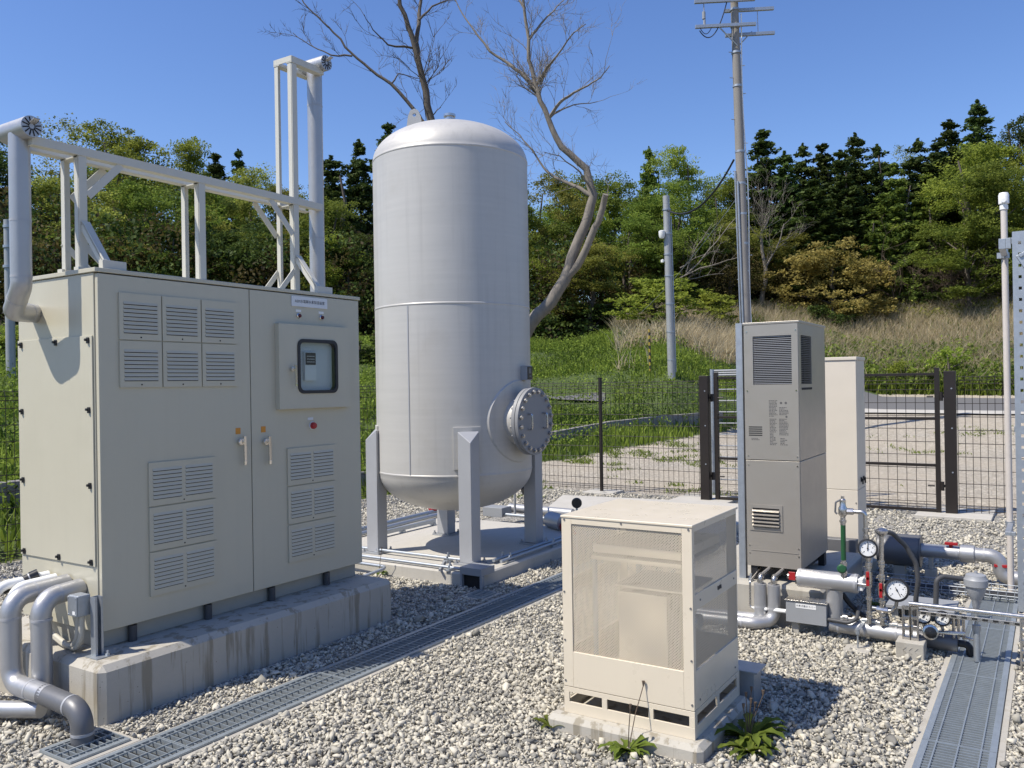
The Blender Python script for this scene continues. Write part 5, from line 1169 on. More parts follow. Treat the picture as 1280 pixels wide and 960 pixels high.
# ------------------------------------------------------------------ fences and gate
def mesh_panel(p, q, z0, z1, t, pitch=0.072, name='mesh_panel', rw=0.0032, hp=0.15):
    p = Vector(p); q = Vector(q); L = (q - p).length; d = (q - p) / L; n = Vector((-d.y, d.x, 0))
    mb = MB(); k = int(L / pitch)
    def bar(a, b, r):
        dd = (b - a).normalized(); e = Vector((0, 0, 1)) if abs(dd.z) < 0.5 else d; f = dd.cross(e).normalized(); e = f.cross(dd)
        vs_ = [x + e * (r * c) + f * (r * s) for x in (a, b) for c, s in ((1, 0), (0, 1), (-1, 0), (0, -1))]
        mb.add(vs_, [(0, 1, 5, 4), (1, 2, 6, 5), (2, 3, 7, 6), (3, 0, 4, 7)])
    for i in range(k + 1):
        x = p + d * (L * i / k); bar(Vector((x.x, x.y, z0)), Vector((x.x, x.y, z1 - 0.06)), rw); bar(Vector((x.x, x.y, z1 - 0.06)), Vector((x.x, x.y, z1)) + n * 0.03, rw)
    m = int((z1 - z0) / hp)
    for j in range(m + 1):
        z = z0 + 0.02 + (z1 - z0 - 0.04) * j / m; bar(Vector((p.x, p.y, z)) + n * 0.004, Vector((q.x, q.y, z)) + n * 0.004, rw * 1.15)
    for z in (z0 + 0.05, z0 + 0.08, z1 - 0.10, z1 - 0.06): bar(Vector((p.x, p.y, z)) + n * 0.004, Vector((q.x, q.y, z)) + n * 0.004, rw * 1.2)
    return mb.build(name, M['brown'], t, 0, None)
def fence(label, pts_, posts, z1=1.60):
    t = thing('mesh_fence', label, 'fence', (pts_[0][0], pts_[0][1], 0))
    for (a, b) in zip(pts_[:-1], pts_[1:]): mesh_panel((a[0], a[1], 0), (b[0], b[1], 0), 0.04, z1, t)
    for x, y in posts:
        mb = MB(); mb.tube([(x, y, -0.05), (x, y, z1 + 0.04)], 0.026, 14); mb.cyl((x, y, z1 + 0.04), (x, y, z1 + 0.055), 0.029, 14); mb.build('post', M['brown'], t)
    return t
fx = 10.80
fence('dark brown wire mesh fence behind the tank, up to the gate', [(fx + 0.06, 8.0), (fx + 0.06, 5.443), (fx + 0.0, 3.90)], [(fx + 0.02, 8.0), (fx + 0.03, 5.443)])
fence('dark brown wire mesh fence right of the gate', [(fx, 0.90), (fx, -1.1), (fx, -3.1), (fx, -5)], [(fx - 0.03, -1.1), (fx - 0.03, -3.1)])
fence('dark brown wire mesh fence along the left side of the yard', [(-3, 8.03), (-1, 8.03), (1, 8.03), (3, 8.03), (5, 8.03), (7, 8.03), (9, 8.03), (fx, 8.03)], [(-1, 7.99), (1, 7.99), (3, 7.99), (5, 7.99), (7, 7.99), (9, 7.99)])
gt = thing('double_gate', 'dark brown double leaf mesh gate between two thick posts', 'gate', (10.7, 2.4, 0))
for x, y in ((10.60, 3.808), (10.735, 0.969)):
    mb = MB(); mb.box(x - 0.055, x + 0.055, y - 0.06, y + 0.06, 0.02, 1.648); p_ = mb.build('gate_post', M['brown'], gt, 0.004)
    mb = MB()
    for z in (0.5, 1.0, 1.45): mb.cyl((x - 0.055, y - 0.02, z), (x - 0.062, y - 0.02, z), 0.009, 8)
    mb.build('bolt', M['galv'], p_)
def leaf(y0, y1, x, hinge_y):
    s = 1 if y1 > y0 else -1
    mb = MB(); mb.box(x - 0.03, x + 0.03, min(y0, y0 + s * 0.05), max(y0, y0 + s * 0.05), 0.03, 1.69); mb.box(x - 0.02, x + 0.02, min(y1, y1 - s * 0.04), max(y1, y1 - s * 0.04), 0.03, 1.66)
    a, b = sorted((y0 + s * 0.05, y1 - s * 0.04))
    for z in (0.04, 0.555, 1.09, 1.60): mb.box(x - 0.018, x + 0.018, a, b, z, z + 0.032)
    o = mb.build('gate_leaf', M['brown'], gt, 0.002)
    mesh_panel((x, a, 0), (x, b, 0), 0.07, 1.61, o, 0.10, 'mesh_panel', 0.0032, 0.15)
    mb = MB()
    for z in (0.34, 1.36):
        ya, yb = sorted((y0 - s * 0.03, hinge_y)); mb.box(x - 0.03, x - 0.012, ya, yb, z - 0.015, z + 0.015); mb.cyl((x - 0.035, y0 - s * 0.02, z - 0.05), (x - 0.035, y0 - s * 0.02, z + 0.05), 0.02, 10); mb.cyl((x - 0.035, y0 + s * 0.06, z), (x - 0.035, y0 + s * 0.13, z), 0.010, 8)
    mb.build('hinge', M['brown'], o)
leaf(3.70, 2.42, 10.66, 3.75); leaf(1.075, 2.38, 10.72, 1.03)
pp = thing('pipe_gate', 'row of pale horizontal rails stacked behind the left gate leaf', 'gate', (11.6, 3.2, 0))
mb = MB()
for k in range(10): mb.tube([(11.3, 3.95, 0.22 + k * 0.155), (11.5, 2.5, 0.22 + k * 0.155)], 0.009, 8)
for k in range(3): mb.tube([(11.3, 3.95, 1.66 + k * 0.03), (11.5, 2.5, 1.66 + k * 0.03)], 0.014, 8)
mb.build('rail', M['greypaint'], pp); MB().cyl((11.5, 2.5, 0), (11.5, 2.5, 1.74), 0.03, 12).build('post', M['galv'], pp); MB().cyl((11.3, 3.95, 0), (11.3, 3.95, 1.74), 0.03, 12).build('post', M['galv'], pp)
# low walls beyond the fence
def lowwall(label, pts_, h, th=0.16):
    mb = MB(); P = [on_ground(px, d) for px, d in pts_]
    for a, b in zip(P[:-1], P[1:]):
        d = (b - a); n = Vector((-d.y, d.x, 0)).normalized() * th / 2
        z0 = min(a.z, b.z) - 0.3
        mb.add([a - n + Vector((0, 0, -0.4)), b - n + Vector((0, 0, -0.4)), b + n + Vector((0, 0, -0.4)), a + n + Vector((0, 0, -0.4)), a - n + Vector((0, 0, h)), b - n + Vector((0, 0, h)), b + n + Vector((0, 0, h)), a + n + Vector((0, 0, h))],
               [(3, 2, 1, 0), (4, 5, 6, 7), (0, 1, 5, 4), (1, 2, 6, 5), (2, 3, 7, 6), (3, 0, 4, 7)])
    return tag(mb.build('low_wall', M['pole_conc'], None, 0, None), label, 'wall')
lowwall('low grey concrete wall edging the grass beyond the fence', [(600, 17.3), (690, 18.4), (760, 19.8), (830, 21.3), (900, 22.8)], 0.26)
lowwall('low concrete wall in the grass left of the grey cabinet', [(-160, 10.0), (-60, 10.3), (60, 10.7), (200, 11.2), (330, 11.9), (500, 13.2)], 0.22)

# ------------------------------------------------------------------ poles beyond the fence
up_ = on_ground(937, 21.0)
ut = thing('utility_pole', 'tall concrete utility pole with two crossarms and conduits strapped on', 'utility pole', up_)
ptop = pt(915.5, -60, 21.0); axis = (ptop - up_)
def on_pole(z): return up_ + axis * ((z - up_.z) / axis.z)
Z = lambda py, d=21.0: EYE + d * slope(920, py)
mb = MB(); mb.tube([up_ - Vector((0, 0, 0.4)), on_pole(6), ptop], 0.15, 24, radii=[0.125, 0.112, 0.085]); mb.build('shaft', M['pole_conc'], ut)
rtv = Vector((_rt.x, _rt.y, 0)).normalized(); fwv = Vector((_fw.x, _fw.y, 0)).normalized()
for py in (12, 33, 66, 108, 190, 230, 268, 305, 340):
    p = on_pole(Z(py)); mb = MB(); mb.cyl(p - Vector((0, 0, 0.025)), p + Vector((0, 0, 0.025)), 0.114, 24); mb.build('strap', M['galv'], ut)
for k, (py, s) in enumerate(((66, -1), (83, 1), (98, -1), (118, 1), (150, -1), (180, 1), (215, -1), (250, 1), (285, -1), (320, 1), (350, -1))):
    p = on_pole(Z(py)); mb = MB(); mb.tube([p, p + rtv * 0.19 * s - fwv * 0.05], 0.010, 6); mb.build('step_bolt', M['galv'], ut)
for nm, zz, offs in (('crossarm', Z(36), 1), ('crossarm', Z(5), 1)):
    p = on_pole(zz); a0 = p - fwv * 0.17; a1 = p + fwv * 0.17
    for q, l0, l1, dz in ((a0, -1.0, 0.45, 0.02), (a1, -0.2, 1.0, -0.06)):
        mb = MB(); mb.beam(q + rtv * l0 + Vector((0, 0, dz - 0.03)), q + rtv * l1 + Vector((0, 0, dz + 0.02)), 0.075, 0.075); mb.build('crossarm', M['galv'], ut, 0.004)
mb = MB(); p = on_pole(Z(60)); mb.tube([p - fwv * 0.14, on_pole(Z(36)) - fwv * 0.17 - rtv * 0.45], 0.016, 6); mb.tube([p + fwv * 0.14, on_pole(Z(36)) + fwv * 0.17 + rtv * 0.45], 0.016, 6); mb.build('arm_brace', M['galv'], ut)
mb = MB(); q = on_pole(Z(5)) - fwv * 0.17; r_ = on_pole(Z(36)) - fwv * 0.17
mb.tube([q - rtv * 0.78, r_ - rtv * 0.78], 0.012, 6); mb.cyl(q - rtv * 0.78 - Vector((0, 0, 0.25)), q - rtv * 0.78 - Vector((0, 0, 0.42)), 0.04, 10); mb.cyl(r_ - rtv * 0.78, r_ - rtv * 0.78 + Vector((0, 0, 0.16)), 0.03, 8); mb.tube([q + rtv * 0.6 + fwv * 0.34, r_ + rtv * 0.6 + fwv * 0.34], 0.008, 6)
for x in (-0.9, -0.6, -0.35, 0.3): mb.cyl(q + rtv * x + Vector((0, 0, 0.04)), q + rtv * x + Vector((0, 0, 0.2)), 0.035, 8)
mb.build('insulator', M['greypaint'], ut)
def sag(a, b, s, n=16):
    return [a.lerp(b, k / n) - Vector((0, 0, s * 4 * (k / n) * (1 - k / n))) for k in range(n + 1)]
mb = MB(); mb.tube(sag(q - rtv * 0.22, r_ - rtv * 0.9 - Vector((0, 0, 0.1)), 0.45), 0.013, 6); mb.tube(sag(r_ - rtv * 0.9, r_ - rtv * 0.6, 0.18), 0.009, 6); mb.build('jumper_cable', M['rubber'], ut)
def along(off, z0, z1, r, mat, nm, n=10):
    mb = MB(); mb.tube([on_pole(z) + off for z in np.linspace(z0, z1, 10)], r, n); return mb.build(nm, mat, ut)
along(rtv * -0.150 - fwv * 0.05, up_.z - 0.3, Z(215), 0.018, M['galv'], 'conduit'); along(rtv * -0.105 - fwv * 0.10, up_.z - 0.3, Z(228), 0.022, M['galv'], 'conduit')
mb = MB(); mb.tube([on_pole(z) + rtv * (0.125 + 0.025 * math.sin(z * 1.3)) - fwv * 0.04 for z in np.linspace(up_.z - 0.3, Z(18), 24)], 0.016, 10); mb.build('conduit', M['white'], ut)
cb = on_ground(840, 24.3); cpole = thing('camera_pole', 'grey cylindrical pole with white camera, no crossarm, in grass beyond fence', 'pole', cb)
ct = pt(832.6, 245, 24.3)
def on_c(py): t_ = EYE + 24.3 * slope(836, py); return cb + (ct - cb) * ((t_ - cb.z) / (ct.z - cb.z))
mb = MB(); mb.tube([cb - Vector((0, 0, 0.3)), ct], 0.12, 20, radii=[0.112, 0.095]); mb.build('shaft', M['pole_grey'], cpole)
for py in (262, 292, 318, 345, 380, 415, 450):
    p = on_c(py); MB().cyl(p - Vector((0, 0, 0.02)), p + Vector((0, 0, 0.02)), 0.116, 20).build('strap', M['galv'], cpole)
mb = MB(); p = on_c(292) - rtv * 0.17 - fwv * 0.08; mb.lathe([(0, -0.16), (0.06, -0.14), (0.085, -0.08), (0.09, 0.0), (0.09, 0.06), (0.05, 0.08), (0, 0.08)], p, 'z', 18); mb.beam(p, on_c(290), 0.05, 0.05); mb.build('camera', M['white'], cpole)
mb = MB(); p = on_c(326) - rtv * 0.16; mb.lathe([(0, -0.06), (0.05, -0.04), (0.05, 0.03), (0, 0.05)], p, 'z', 12); mb.beam(p, on_c(325), 0.03, 0.03); mb.build('speaker', M['white'], cpole)
mb = MB(); mb.tube([on_c(py) + rtv * 0.122 for py in (465, 400, 330, 270)], 0.016, 8); mb.build('conduit', M['galv'], cpole)
wr = thing('overhead_cable', 'black cable hanging between the utility pole and camera pole', 'cable', on_c(262))
MB().tube(sag(on_pole(Z(200)) - rtv * 0.15, on_c(262), 0.55, 20), 0.026, 6).build('cable', M['rubber'], wr)
wr2 = thing('overhead_cable', 'thin grey guy wire sloping down left of utility pole', 'cable', on_pole(Z(240)))
MB().tube(sag(on_pole(Z(240)), on_ground(800, 30.0) + Vector((0, 0, 1.0)), 0.2, 12), 0.008, 5).build('cable', M['galv'], wr2)
sb = on_ground(813, 25.0); mk = MB(); mk.tube([sb - Vector((0, 0, 0.2)), sb + Vector((0.03, 0.02, 1.30))], 0.032, 10)
o_ = mk.build('guy_marker', M['stripe']); tag(o_, 'yellow and black striped guy marker pole in the dry grass', 'marker pole')
lp_ = on_ground(14, 19.0); t = thing('grey_pole', 'slim grey pole half hidden behind the left vent pipe', 'pole', lp_)
mb = MB(); mb.tube([lp_ - Vector((0, 0, 0.3)), pt(10.5, 275, 19.0)], 0.085, 14); mb.build('shaft', M['pole_grey'], t)
mb = MB()
for py in (285, 310, 335): p = pt(11.5, py, 19.0); mb.cyl(p, p + Vector((0, 0, 0.05)), 0.11, 12)
mb.build('strap', M['galv'], t)

# ------------------------------------------------------------------ trees
def leaf_quads(rng, ctr, spread, n, size, flat=0.6, up=0.5):
    """n leaf quads scattered round each centre"""
    m = len(ctr); c = np.repeat(ctr, n, 0); sp = np.repeat(spread, n)
    p = rng.normal(size=(m * n, 3)); p /= np.maximum(np.linalg.norm(p, axis=1, keepdims=True), 1e-6); p *= rng.uniform(0, 1, (m * n, 1)) ** 0.45
    p = c + p * sp[:, None] * np.array([1, 1, flat])
    nn = rng.normal(size=(m * n, 3)); nn[:, 2] += up; nn /= np.linalg.norm(nn, axis=1, keepdims=True)
    a = np.cross(nn, rng.normal(size=(m * n, 3))); a /= np.linalg.norm(a, axis=1, keepdims=True); b = np.cross(nn, a)
    s = (size * rng.uniform(0.55, 1.35, m * n))[:, None]
    return p, a * s, b * s * 0.55
def quads(p, a, b):
    v = np.stack([p - a, p - b * 1.0, p + a, p + b], 1).reshape(-1, 3); f = np.arange(len(v)).reshape(-1, 4); return v, f
def crown(seed, H, W, base, ncl, nl, size, mat, cs=0.55, lobes=5, flat=0.6, top=0.55, hollow=0.3):
    rng = np.random.default_rng(seed)
    # a handful of big limbs-worth of foliage, each carrying many clumps
    L = rng.uniform(0, 1, lobes * 3); lz = base + (1 - base) * (0.12 + 0.80 * (np.arange(lobes * 3) + L) / (lobes * 3)); la = rng.uniform(0, 2 * math.pi, lobes * 3)
    t = (lz - base) / (1 - base); env = np.sqrt(np.clip(1 - ((t - (1 - top)) / np.where(t > 1 - top, top, 1 - top)) ** 2, 0.03, 1))
    lr = W / 2 * env * rng.uniform(0.25, 0.85, lobes * 3)
    lc = np.stack([lr * np.cos(la), lr * np.sin(la), lz * H], -1); ls = W * 0.20 * rng.uniform(0.7, 1.4, lobes * 3) * (0.6 + 0.5 * env)
    k = rng.integers(0, len(lc), ncl); d = rng.normal(size=(ncl, 3)); d /= np.linalg.norm(d, axis=1, keepdims=True)
    ctr = lc[k] + d * (ls[k] * rng.uniform(hollow, 1.05, ncl))[:, None] * np.array([1, 1, 0.75])
    ctr[:, 2] = np.maximum(ctr[:, 2], base * H * 0.9)
    p, a, b = leaf_quads(rng, ctr, cs * rng.uniform(0.5, 1.3, ncl), nl, size, flat)
    v, f = quads(p, a, b)
    tone = np.clip(np.repeat(rng.uniform(0.15, 0.85, ncl), nl) + rng.normal(0, 0.16, ncl * nl), 0, 1)
    return np_mesh('crown', v, f, mat, {'tone': np.repeat(tone, 4)}), lc
def trunk_mesh(seed, H, r, lc, mat, base):
    rnd = random.Random(seed); mb = MB()
    sp = [Vector((0, 0, -0.5))]; x = y = 0
    for k in range(1, 7):
        x += rnd.uniform(-0.02, 0.02) * H; y += rnd.uniform(-0.02, 0.02) * H; sp.append(Vector((x, y, H * 0.86 * k / 6)))
    mb.tube(sp, r, 8, radii=[r * (1 - 0.85 * k / 6) + 0.01 for k in range(7)])
    for c in lc:
        c = Vector(c); z0 = max(0.1 * H, c.z - rnd.uniform(0.12, 0.3) * H); k = min(5, int(z0 / (H * 0.86) * 6)); f = z0 / (H * 0.86) * 6 - k
        s = sp[k].lerp(sp[min(6, k + 1)], min(1, f)); m = s.lerp(c, 0.5) + Vector((rnd.uniform(-.2, .2), rnd.uniform(-.2, .2), rnd.uniform(0, .3)))
        mb.tube([s, m, c], r * 0.3, 6, radii=[r * 0.34, r * 0.22, 0.015])
    me = bpy.data.meshes.new('trunk'); me.from_pydata([tuple(v) for v in mb.v], [], mb.f); me.materials.append(mat); smooth_me(me, 60); return me
def conifer(seed, H, W, mat, droop=0.38, nl=14, size=0.095, base=0.08):
    rng = np.random.default_rng(seed); C = []; S = []
    nlev = 26
    for k in range(nlev):
        t = (k + rng.uniform(0, 0.8)) / nlev; z = H * (base + (1 - base) * t); R_ = W / 2 * (1 - t) ** 0.78 * rng.uniform(0.8, 1.15) + 0.10
        nb = max(4, int(11 * (1 - t) + 4)); a0 = rng.uniform(0, 6.28)
        for j in range(nb):
            a = a0 + 2 * math.pi * j / nb + rng.uniform(-0.3, 0.3); rj = R_ * rng.uniform(0.5, 1.2); dz = rng.uniform(-0.38, 0.38) * min(1.0, rj)
            for q in np.linspace(0.2, 1.0, 9 if rj > 0.7 else 5):
                C.append((rj * q * math.cos(a), rj * q * math.sin(a), z + dz - droop * rj * q + 0.25 * rj * q * q + rng.uniform(-0.08, 0.08))); S.append(0.13 + 0.11 * rj * (1.15 - q))
    for k in range(5): C.append((0, 0, H * (0.955 + 0.012 * k))); S.append(0.14 - 0.02 * k)
    C = np.array(C); S = np.array(S)
    p, a, b = leaf_quads(rng, C, S, nl, size, 1.15, 0.1); v, f = quads(p, a, b)
    tone = np.clip(np.repeat(rng.uniform(0.1, 0.85, len(C)), nl) + rng.normal(0, 0.18, len(C) * nl), 0, 1)
    me = np_mesh('crown', v, f, mat, {'tone': np.repeat(tone, 4)})
    return me, trunk_mesh(seed, H, 0.16, np.zeros((0, 3)), M['bark'], base)
PROTO = {}
def mk(kind, var, H, W, base, ncl, nl, size, mat, **k):
    me, lc = crown(hash((kind, var)) % 1 + sum(map(ord, kind)) * 31 + var * 7, H, W, base, ncl, nl, size, M[mat], **k)
    PROTO[kind, var] = (me, trunk_mesh(var + 5, H, k.get('r', 0.17), lc[:12], M['bark'], base), H, W)
for v_ in range(3):
    mk('bright', v_, 11, 5.6, 0.22, 330, 80, 0.062, 'leaf_bright', cs=0.52)
    mk('green', v_, 10, 5.4, 0.16, 330, 80, 0.062, 'leaf_green', cs=0.52)
for v_ in range(2):
    mk('olive', v_, 10, 5.0, 0.18, 310, 76, 0.060, 'leaf_olive', cs=0.50)
    mk('dark', v_, 10, 5.6, 0.10, 320, 76, 0.066, 'leaf_dark', cs=0.52)
    mk('brown', v_, 7, 5.0, 0.05, 200, 60, 0.06, 'leaf_brown', cs=0.6, flat=1.3)
mk('airy', 0, 11, 5.0, 0.3, 150, 26, 0.06, 'leaf_olive', cs=0.55)
mk('weep', 0, 4.0, 4.2, 0.05, 260, 26, 0.085, 'leaf_bright', cs=0.28, lobes=6, flat=0.5)
mk('shrub', 0, 3.2, 4.0, 0.03, 200, 26, 0.085, 'leaf_bright', cs=0.30)
mk('shrub_dark', 0, 3.2, 4.0, 0.02, 200, 28, 0.09, 'leaf_dark', cs=0.33)
mk('yellow', 0, 4.4, 5.0, 0.03, 420, 46, 0.066, 'leaf_yellow', cs=0.34, lobes=9)
for v_ in range(4):
    me_, tm_ = conifer(50 + v_, 12, 3.6 + 0.3 * v_, M['needle']); PROTO['conifer', v_] = (me_, tm_, 12, 3.6 + 0.3 * v_)
for v_ in range(2):
    me_, tm_ = conifer(70 + v_, 11, 4.6, M['needle_lt'], 0.35); PROTO['pale_conifer', v_] = (me_, tm_, 11, 4.6)
_tn = {}
def tree(kind, px, ytop, d, W, label, group=None, sink=0.2, name=None):
    if kind == 'conifer': W *= 1.5
    vs_ = [k for k in PROTO if k[0] == kind]; i = _tn.get(kind, 0); _tn[kind] = i + 1
    me, tr, H0, W0 = PROTO[vs_[i % len(vs_)]]
    g = on_ground(px, d); g.z -= sink; top = EYE + d * slope(px, ytop); sz = max(0.25, (top - g.z) / H0); sx = W / W0
    shrub = kind in ('shrub', 'weep', 'yellow', 'shrub_dark', 'brown')
    t = thing(name or {'conifer': 'conifer_tree', 'pale_conifer': 'conifer_tree', 'brown': 'bamboo_clump'}.get(kind, 'shrub' if shrub else 'broadleaf_tree'), label, 'shrub' if shrub else 'tree', g, group)
    t.rotation_euler.z = (i * 2.399) % 6.283; t.scale = (sx, sx, sz)
    for n_, m_ in (('trunk', tr), ('crown', me)):
        o = bpy.data.objects.new(n_, m_); COL.objects.link(o); o.parent = t
    return t
GC = 'conifers on the ridge'; LC = 'dark pointed conifer in the ridge row right of the utility pole'
TREES = [
 ('green', 60, 292, 36.0, 4.6, 'low leafy tree behind the lower part of left vent pipe', None),
 ('olive', 150, 285, 36.4, 4.4, 'low olive tree between the left frame posts and middle posts', None),
 ('green', 215, 280, 36.0, 4.2, 'low green tree left beside the middle frame posts', None),
 ('green', 300, 292, 36.6, 4.4, 'low green tree right of the middle frame posts', None),
 ('bright', 418, 292, 36.4, 3.6, 'low bright tree right beside the tall vent pipe', None),
 ('bright', 670, 300, 36.8, 3.2, 'low bright tree peeping past the tank right edge', None),
 ('green', 800, 268, 38.6, 4.2, 'low green tree immediately left of the camera pole', None),
 ('green', 850, 285, 38.0, 3.8, 'low green tree immediately right of the camera pole', None),
 ('olive', 905, 275, 40.4, 4.0, 'low olive tree hugging the utility pole left side', None),
 ('olive', 985, 292, 42.6, 4.0, 'low olive tree behind the small grey bare tree', None),
 ('green', 50, 225, 48, 6.0, 'green tree filling the wood behind the left vent pipe', None),
 ('green', 130, 205, 50, 6.5, 'green tree in the second row behind the tallest bright tree', None),
 ('olive', 205, 215, 50, 6.0, 'olive tree in the second row behind the roof frame middle', None),
 ('green', 285, 232, 49, 6.5, 'green tree in the second row below the two small conifers', None),
 ('dark', 390, 250, 48, 6.0, 'dark tree in the second row right of the pipe tower', None),
 ('green', 700, 250, 50, 6.0, 'green tree in the second row behind the bare tree fork', None),
 ('green', 795, 245, 51, 6.0, 'green tree in the second row left of camera pole', None),
 ('dark', 885, 260, 51, 6.0, 'dark tree in the second row right of camera pole', None),
 ('dark', 935, 250, 50, 6.0, 'dark tree in the second row behind the utility pole', None),
 ('dark', 1110, 240, 52, 8.0, 'dark broad tree deep behind the ridge conifers', None),
 ('dark', 1010, 250, 52, 8.0, 'dark broad tree deep behind the left ridge conifers', None),
 ('dark', -70, 120, 40, 6.5, 'dark evergreen tree beyond the left edge fence', None),
 ('dark', 0, 148, 41, 4.5, 'dark evergreen at the left edge behind the vent pipe', None),
 ('airy', 78, 150, 38, 4.4, 'thin airy half bare tree right of the left vent pipe', None),
 ('bright', 160, 141, 42, 5.6, 'tallest bright green tree above the cabinet roof frame', None),
 ('bright', 236, 168, 43, 4.0, 'bright green tree just right of the tallest one above the cabinet', None),
 ('olive', 100, 222, 37, 5.0, 'olive tree behind the left posts of the roof frame', None),
 ('green', 185, 225, 36.5, 5.0, 'mid green leafy tree framed by the roof frame left half', None),
 ('olive', 262, 262, 37, 4.6, 'olive green tree framed by the roof frame right half', None),
 ('conifer', 274, 194, 50, 3.0, 'small dark conifer peeping over the roof frame, left of two', None),
 ('conifer', 302, 188, 50, 2.4, 'small dark conifer peeping over the roof frame, right of two', None),
 ('olive', 328, 203, 45, 5.0, 'yellowish olive tree left of the tall pipe tower', None),
 ('olive', 362, 228, 44, 3.6, 'yellowish olive tree seen through the tall pipe tower', None),
 ('dark', 320, 270, 36, 4.5, 'dark tree low behind the right end of cabinet roof', None),
 ('green', 408, 236, 38, 4.4, 'mid green tree between pipe tower and tank', None),
 ('conifer', 418, 196, 43, 4.0, 'dark conifer between pipe tower and tank, lower of two', None),
 ('conifer', 453, 176, 45, 3.6, 'dark conifer touching the tank left side, taller of two', None),
 ('conifer', 490, 156, 47, 3.4, 'dark conifer whose tip shows over the tank left shoulder', None),
 ('dark', 445, 290, 36, 4.2, 'dark broad tree low beside the tank left side', None),
 ('green', 560, 240, 41, 5.0, 'green tree hidden behind the silver tank', None),
 ('olive', 688, 208, 40, 4.4, 'yellow green tree right beside the tank behind the leaning bare trunk', None),
 ('green', 655, 250, 38, 4.2, 'green tree at the right edge of the tank', None),
 ('bright', 722, 226, 42, 4.2, 'light green tree behind the fork of the bare tree', None),
 ('green', 768, 206, 43, 5.0, 'mid green tree left of the camera pole top', None),
 ('pale_conifer', 816, 184, 46, 3.8, 'pointed green tree above the camera pole', None),
 ('bright', 866, 180, 45, 4.6, 'tall fresh green tree between the camera pole and utility pole', None),
 ('green', 842, 225, 40, 4.8, 'green tree right behind the camera pole', None),
 ('green', 905, 222, 43, 4.4, 'green tree left beside the utility pole', None),
 ('olive', 740, 300, 36, 4.0, 'olive tree low behind the leaning bare trunk', None),
 ('conifer', 958, 163, 45, 3.8, 'tall dark conifer just right of the utility pole', None),
 ('conifer', 985, 190, 44, 3.0, LC, GC), ('conifer', 1008, 180, 46, 2.8, LC, GC), ('conifer', 1033, 181, 46, 3.0, LC, GC), ('conifer', 1055, 188, 45, 3.0, LC, GC),
 ('conifer', 1074, 167, 47, 3.2, LC, GC), ('conifer', 1101, 181, 47, 3.2, LC, GC), ('conifer', 1022, 225, 43, 3.6, LC, GC), ('conifer', 990, 240, 44, 3.6, LC, GC), ('conifer', 1062, 222, 45, 3.8, LC, GC),
 ('airy', 1134, 174, 50, 2.6, 'pale thin tree poking over the conifer ridge', None),
 ('conifer', 1152, 174, 48, 3.4, LC, GC), ('conifer', 1176, 180, 48, 3.2, LC, GC),
 ('conifer', 1192, 150, 50, 3.6, 'tall dark conifer left of the tallest one on the ridge', None),
 ('conifer', 1228, 126, 52, 4.0, 'tallest dark conifer on the ridge near the right edge', None),
 ('dark', 1268, 136, 49, 5.0, 'dark rounded evergreen on the ridge at the right edge', None),
 ('pale_conifer', 1122, 205, 44.5, 4.6, 'lighter green drooping conifer left of the yellow green tree', None),
 ('pale_conifer', 1150, 240, 45, 5.0, 'lighter green drooping conifer below the yellow green tree', None),
 ('pale_conifer', 1090, 262, 44.5, 4.0, 'lighter green drooping conifer above the yellow bush', None),
 ('bright', 1215, 170, 44, 6.0, 'broad yellow green tree below the tallest conifers', None),
 ('green', 1262, 200, 42, 5.0, 'green tree behind the white pole head', None),
 ('bright', 1315, 175, 45, 5.5, 'yellow green tree beyond the right edge', None),
 ('green', 1215, 270, 41.5, 4.6, 'mid green tree behind the brown scrub thicket', None),
 ('dark', 1380, 150, 46, 6.5, 'dark tree farther beyond the right edge', None),
 ('brown', 640, 330, 37, 4.5, 'brown dry bamboo clump at the tank right edge', None),
 ('brown', 712, 322, 37.5, 4.2, 'brown dry bamboo clump behind the leaning bare trunk', None),
 ('brown', 778, 300, 38.5, 4.6, 'brown dry bamboo clump left of the camera pole', None),
 ('brown', 868, 295, 39.5, 4.2, 'brown dry bamboo clump right of the camera pole', None),
 ('brown', 908, 318, 40, 4.0, 'brown dry bamboo clump at the foot of the utility pole', None),
 ('brown', 985, 325, 42, 3.6, 'brown dry bamboo clump right of the utility pole', None),
 ('brown', 130, 300, 35.5, 5.0, 'brown dry bamboo clump behind the left roof frame posts', None),
 ('brown', 225, 310, 35.5, 5.0, 'brown dry bamboo clump behind the middle roof frame posts', None),
 ('brown', 350, 320, 36, 4.0, 'brown dry bamboo clump behind the tower foot', None),
 ('brown', 20, 290, 35, 4.5, 'brown dry bamboo clump behind the left vent pipe', None),
 ('weep', 822, 348, 33, 4.0, 'drooping fresh green shrub in front of dark wood left of camera pole', None),
 ('shrub', 878, 368, 36, 3.6, 'bright green shrub right of the camera pole', None),
 ('shrub_dark', 745, 380, 37, 4.0, 'dark shrub in the shade left of the drooping shrub', None),
 ('shrub_dark', 690, 375, 36, 4.0, 'dark shrub in the shade beside the tank right edge', None),
 ('yellow', 1048, 306, 40.9, 5.6, 'round bush with yellow flowers under the dark conifers', None),
 ('shrub_dark', 1040, 378, 39.6, 2.6, 'dark bush at the foot of the yellow flowering bush', None),
 ('shrub_dark', 1140, 365, 43.5, 3.6, 'dark bush between the yellow bush and brown scrub', None),
 ('shrub', 1185, 436, 34.8, 2.0, 'bright green bush at the roadside behind the right gate leaf', None),
 ('shrub', 1130, 452, 34.6, 1.6, 'small green bush at roadside just right of the ivory cabinet', None),
 ('shrub_dark', 1165, 470, 34.2, 1.6, 'dark leafy bush at the roadside behind the gate', None),
 ('shrub_dark', 450, 420, 25, 2.2, 'dark shrub beyond the fence between cabinet and tank', None),
 ('shrub', 4, 408, 22, 1.6, 'green shrub beyond the fence at the left edge', None),
]
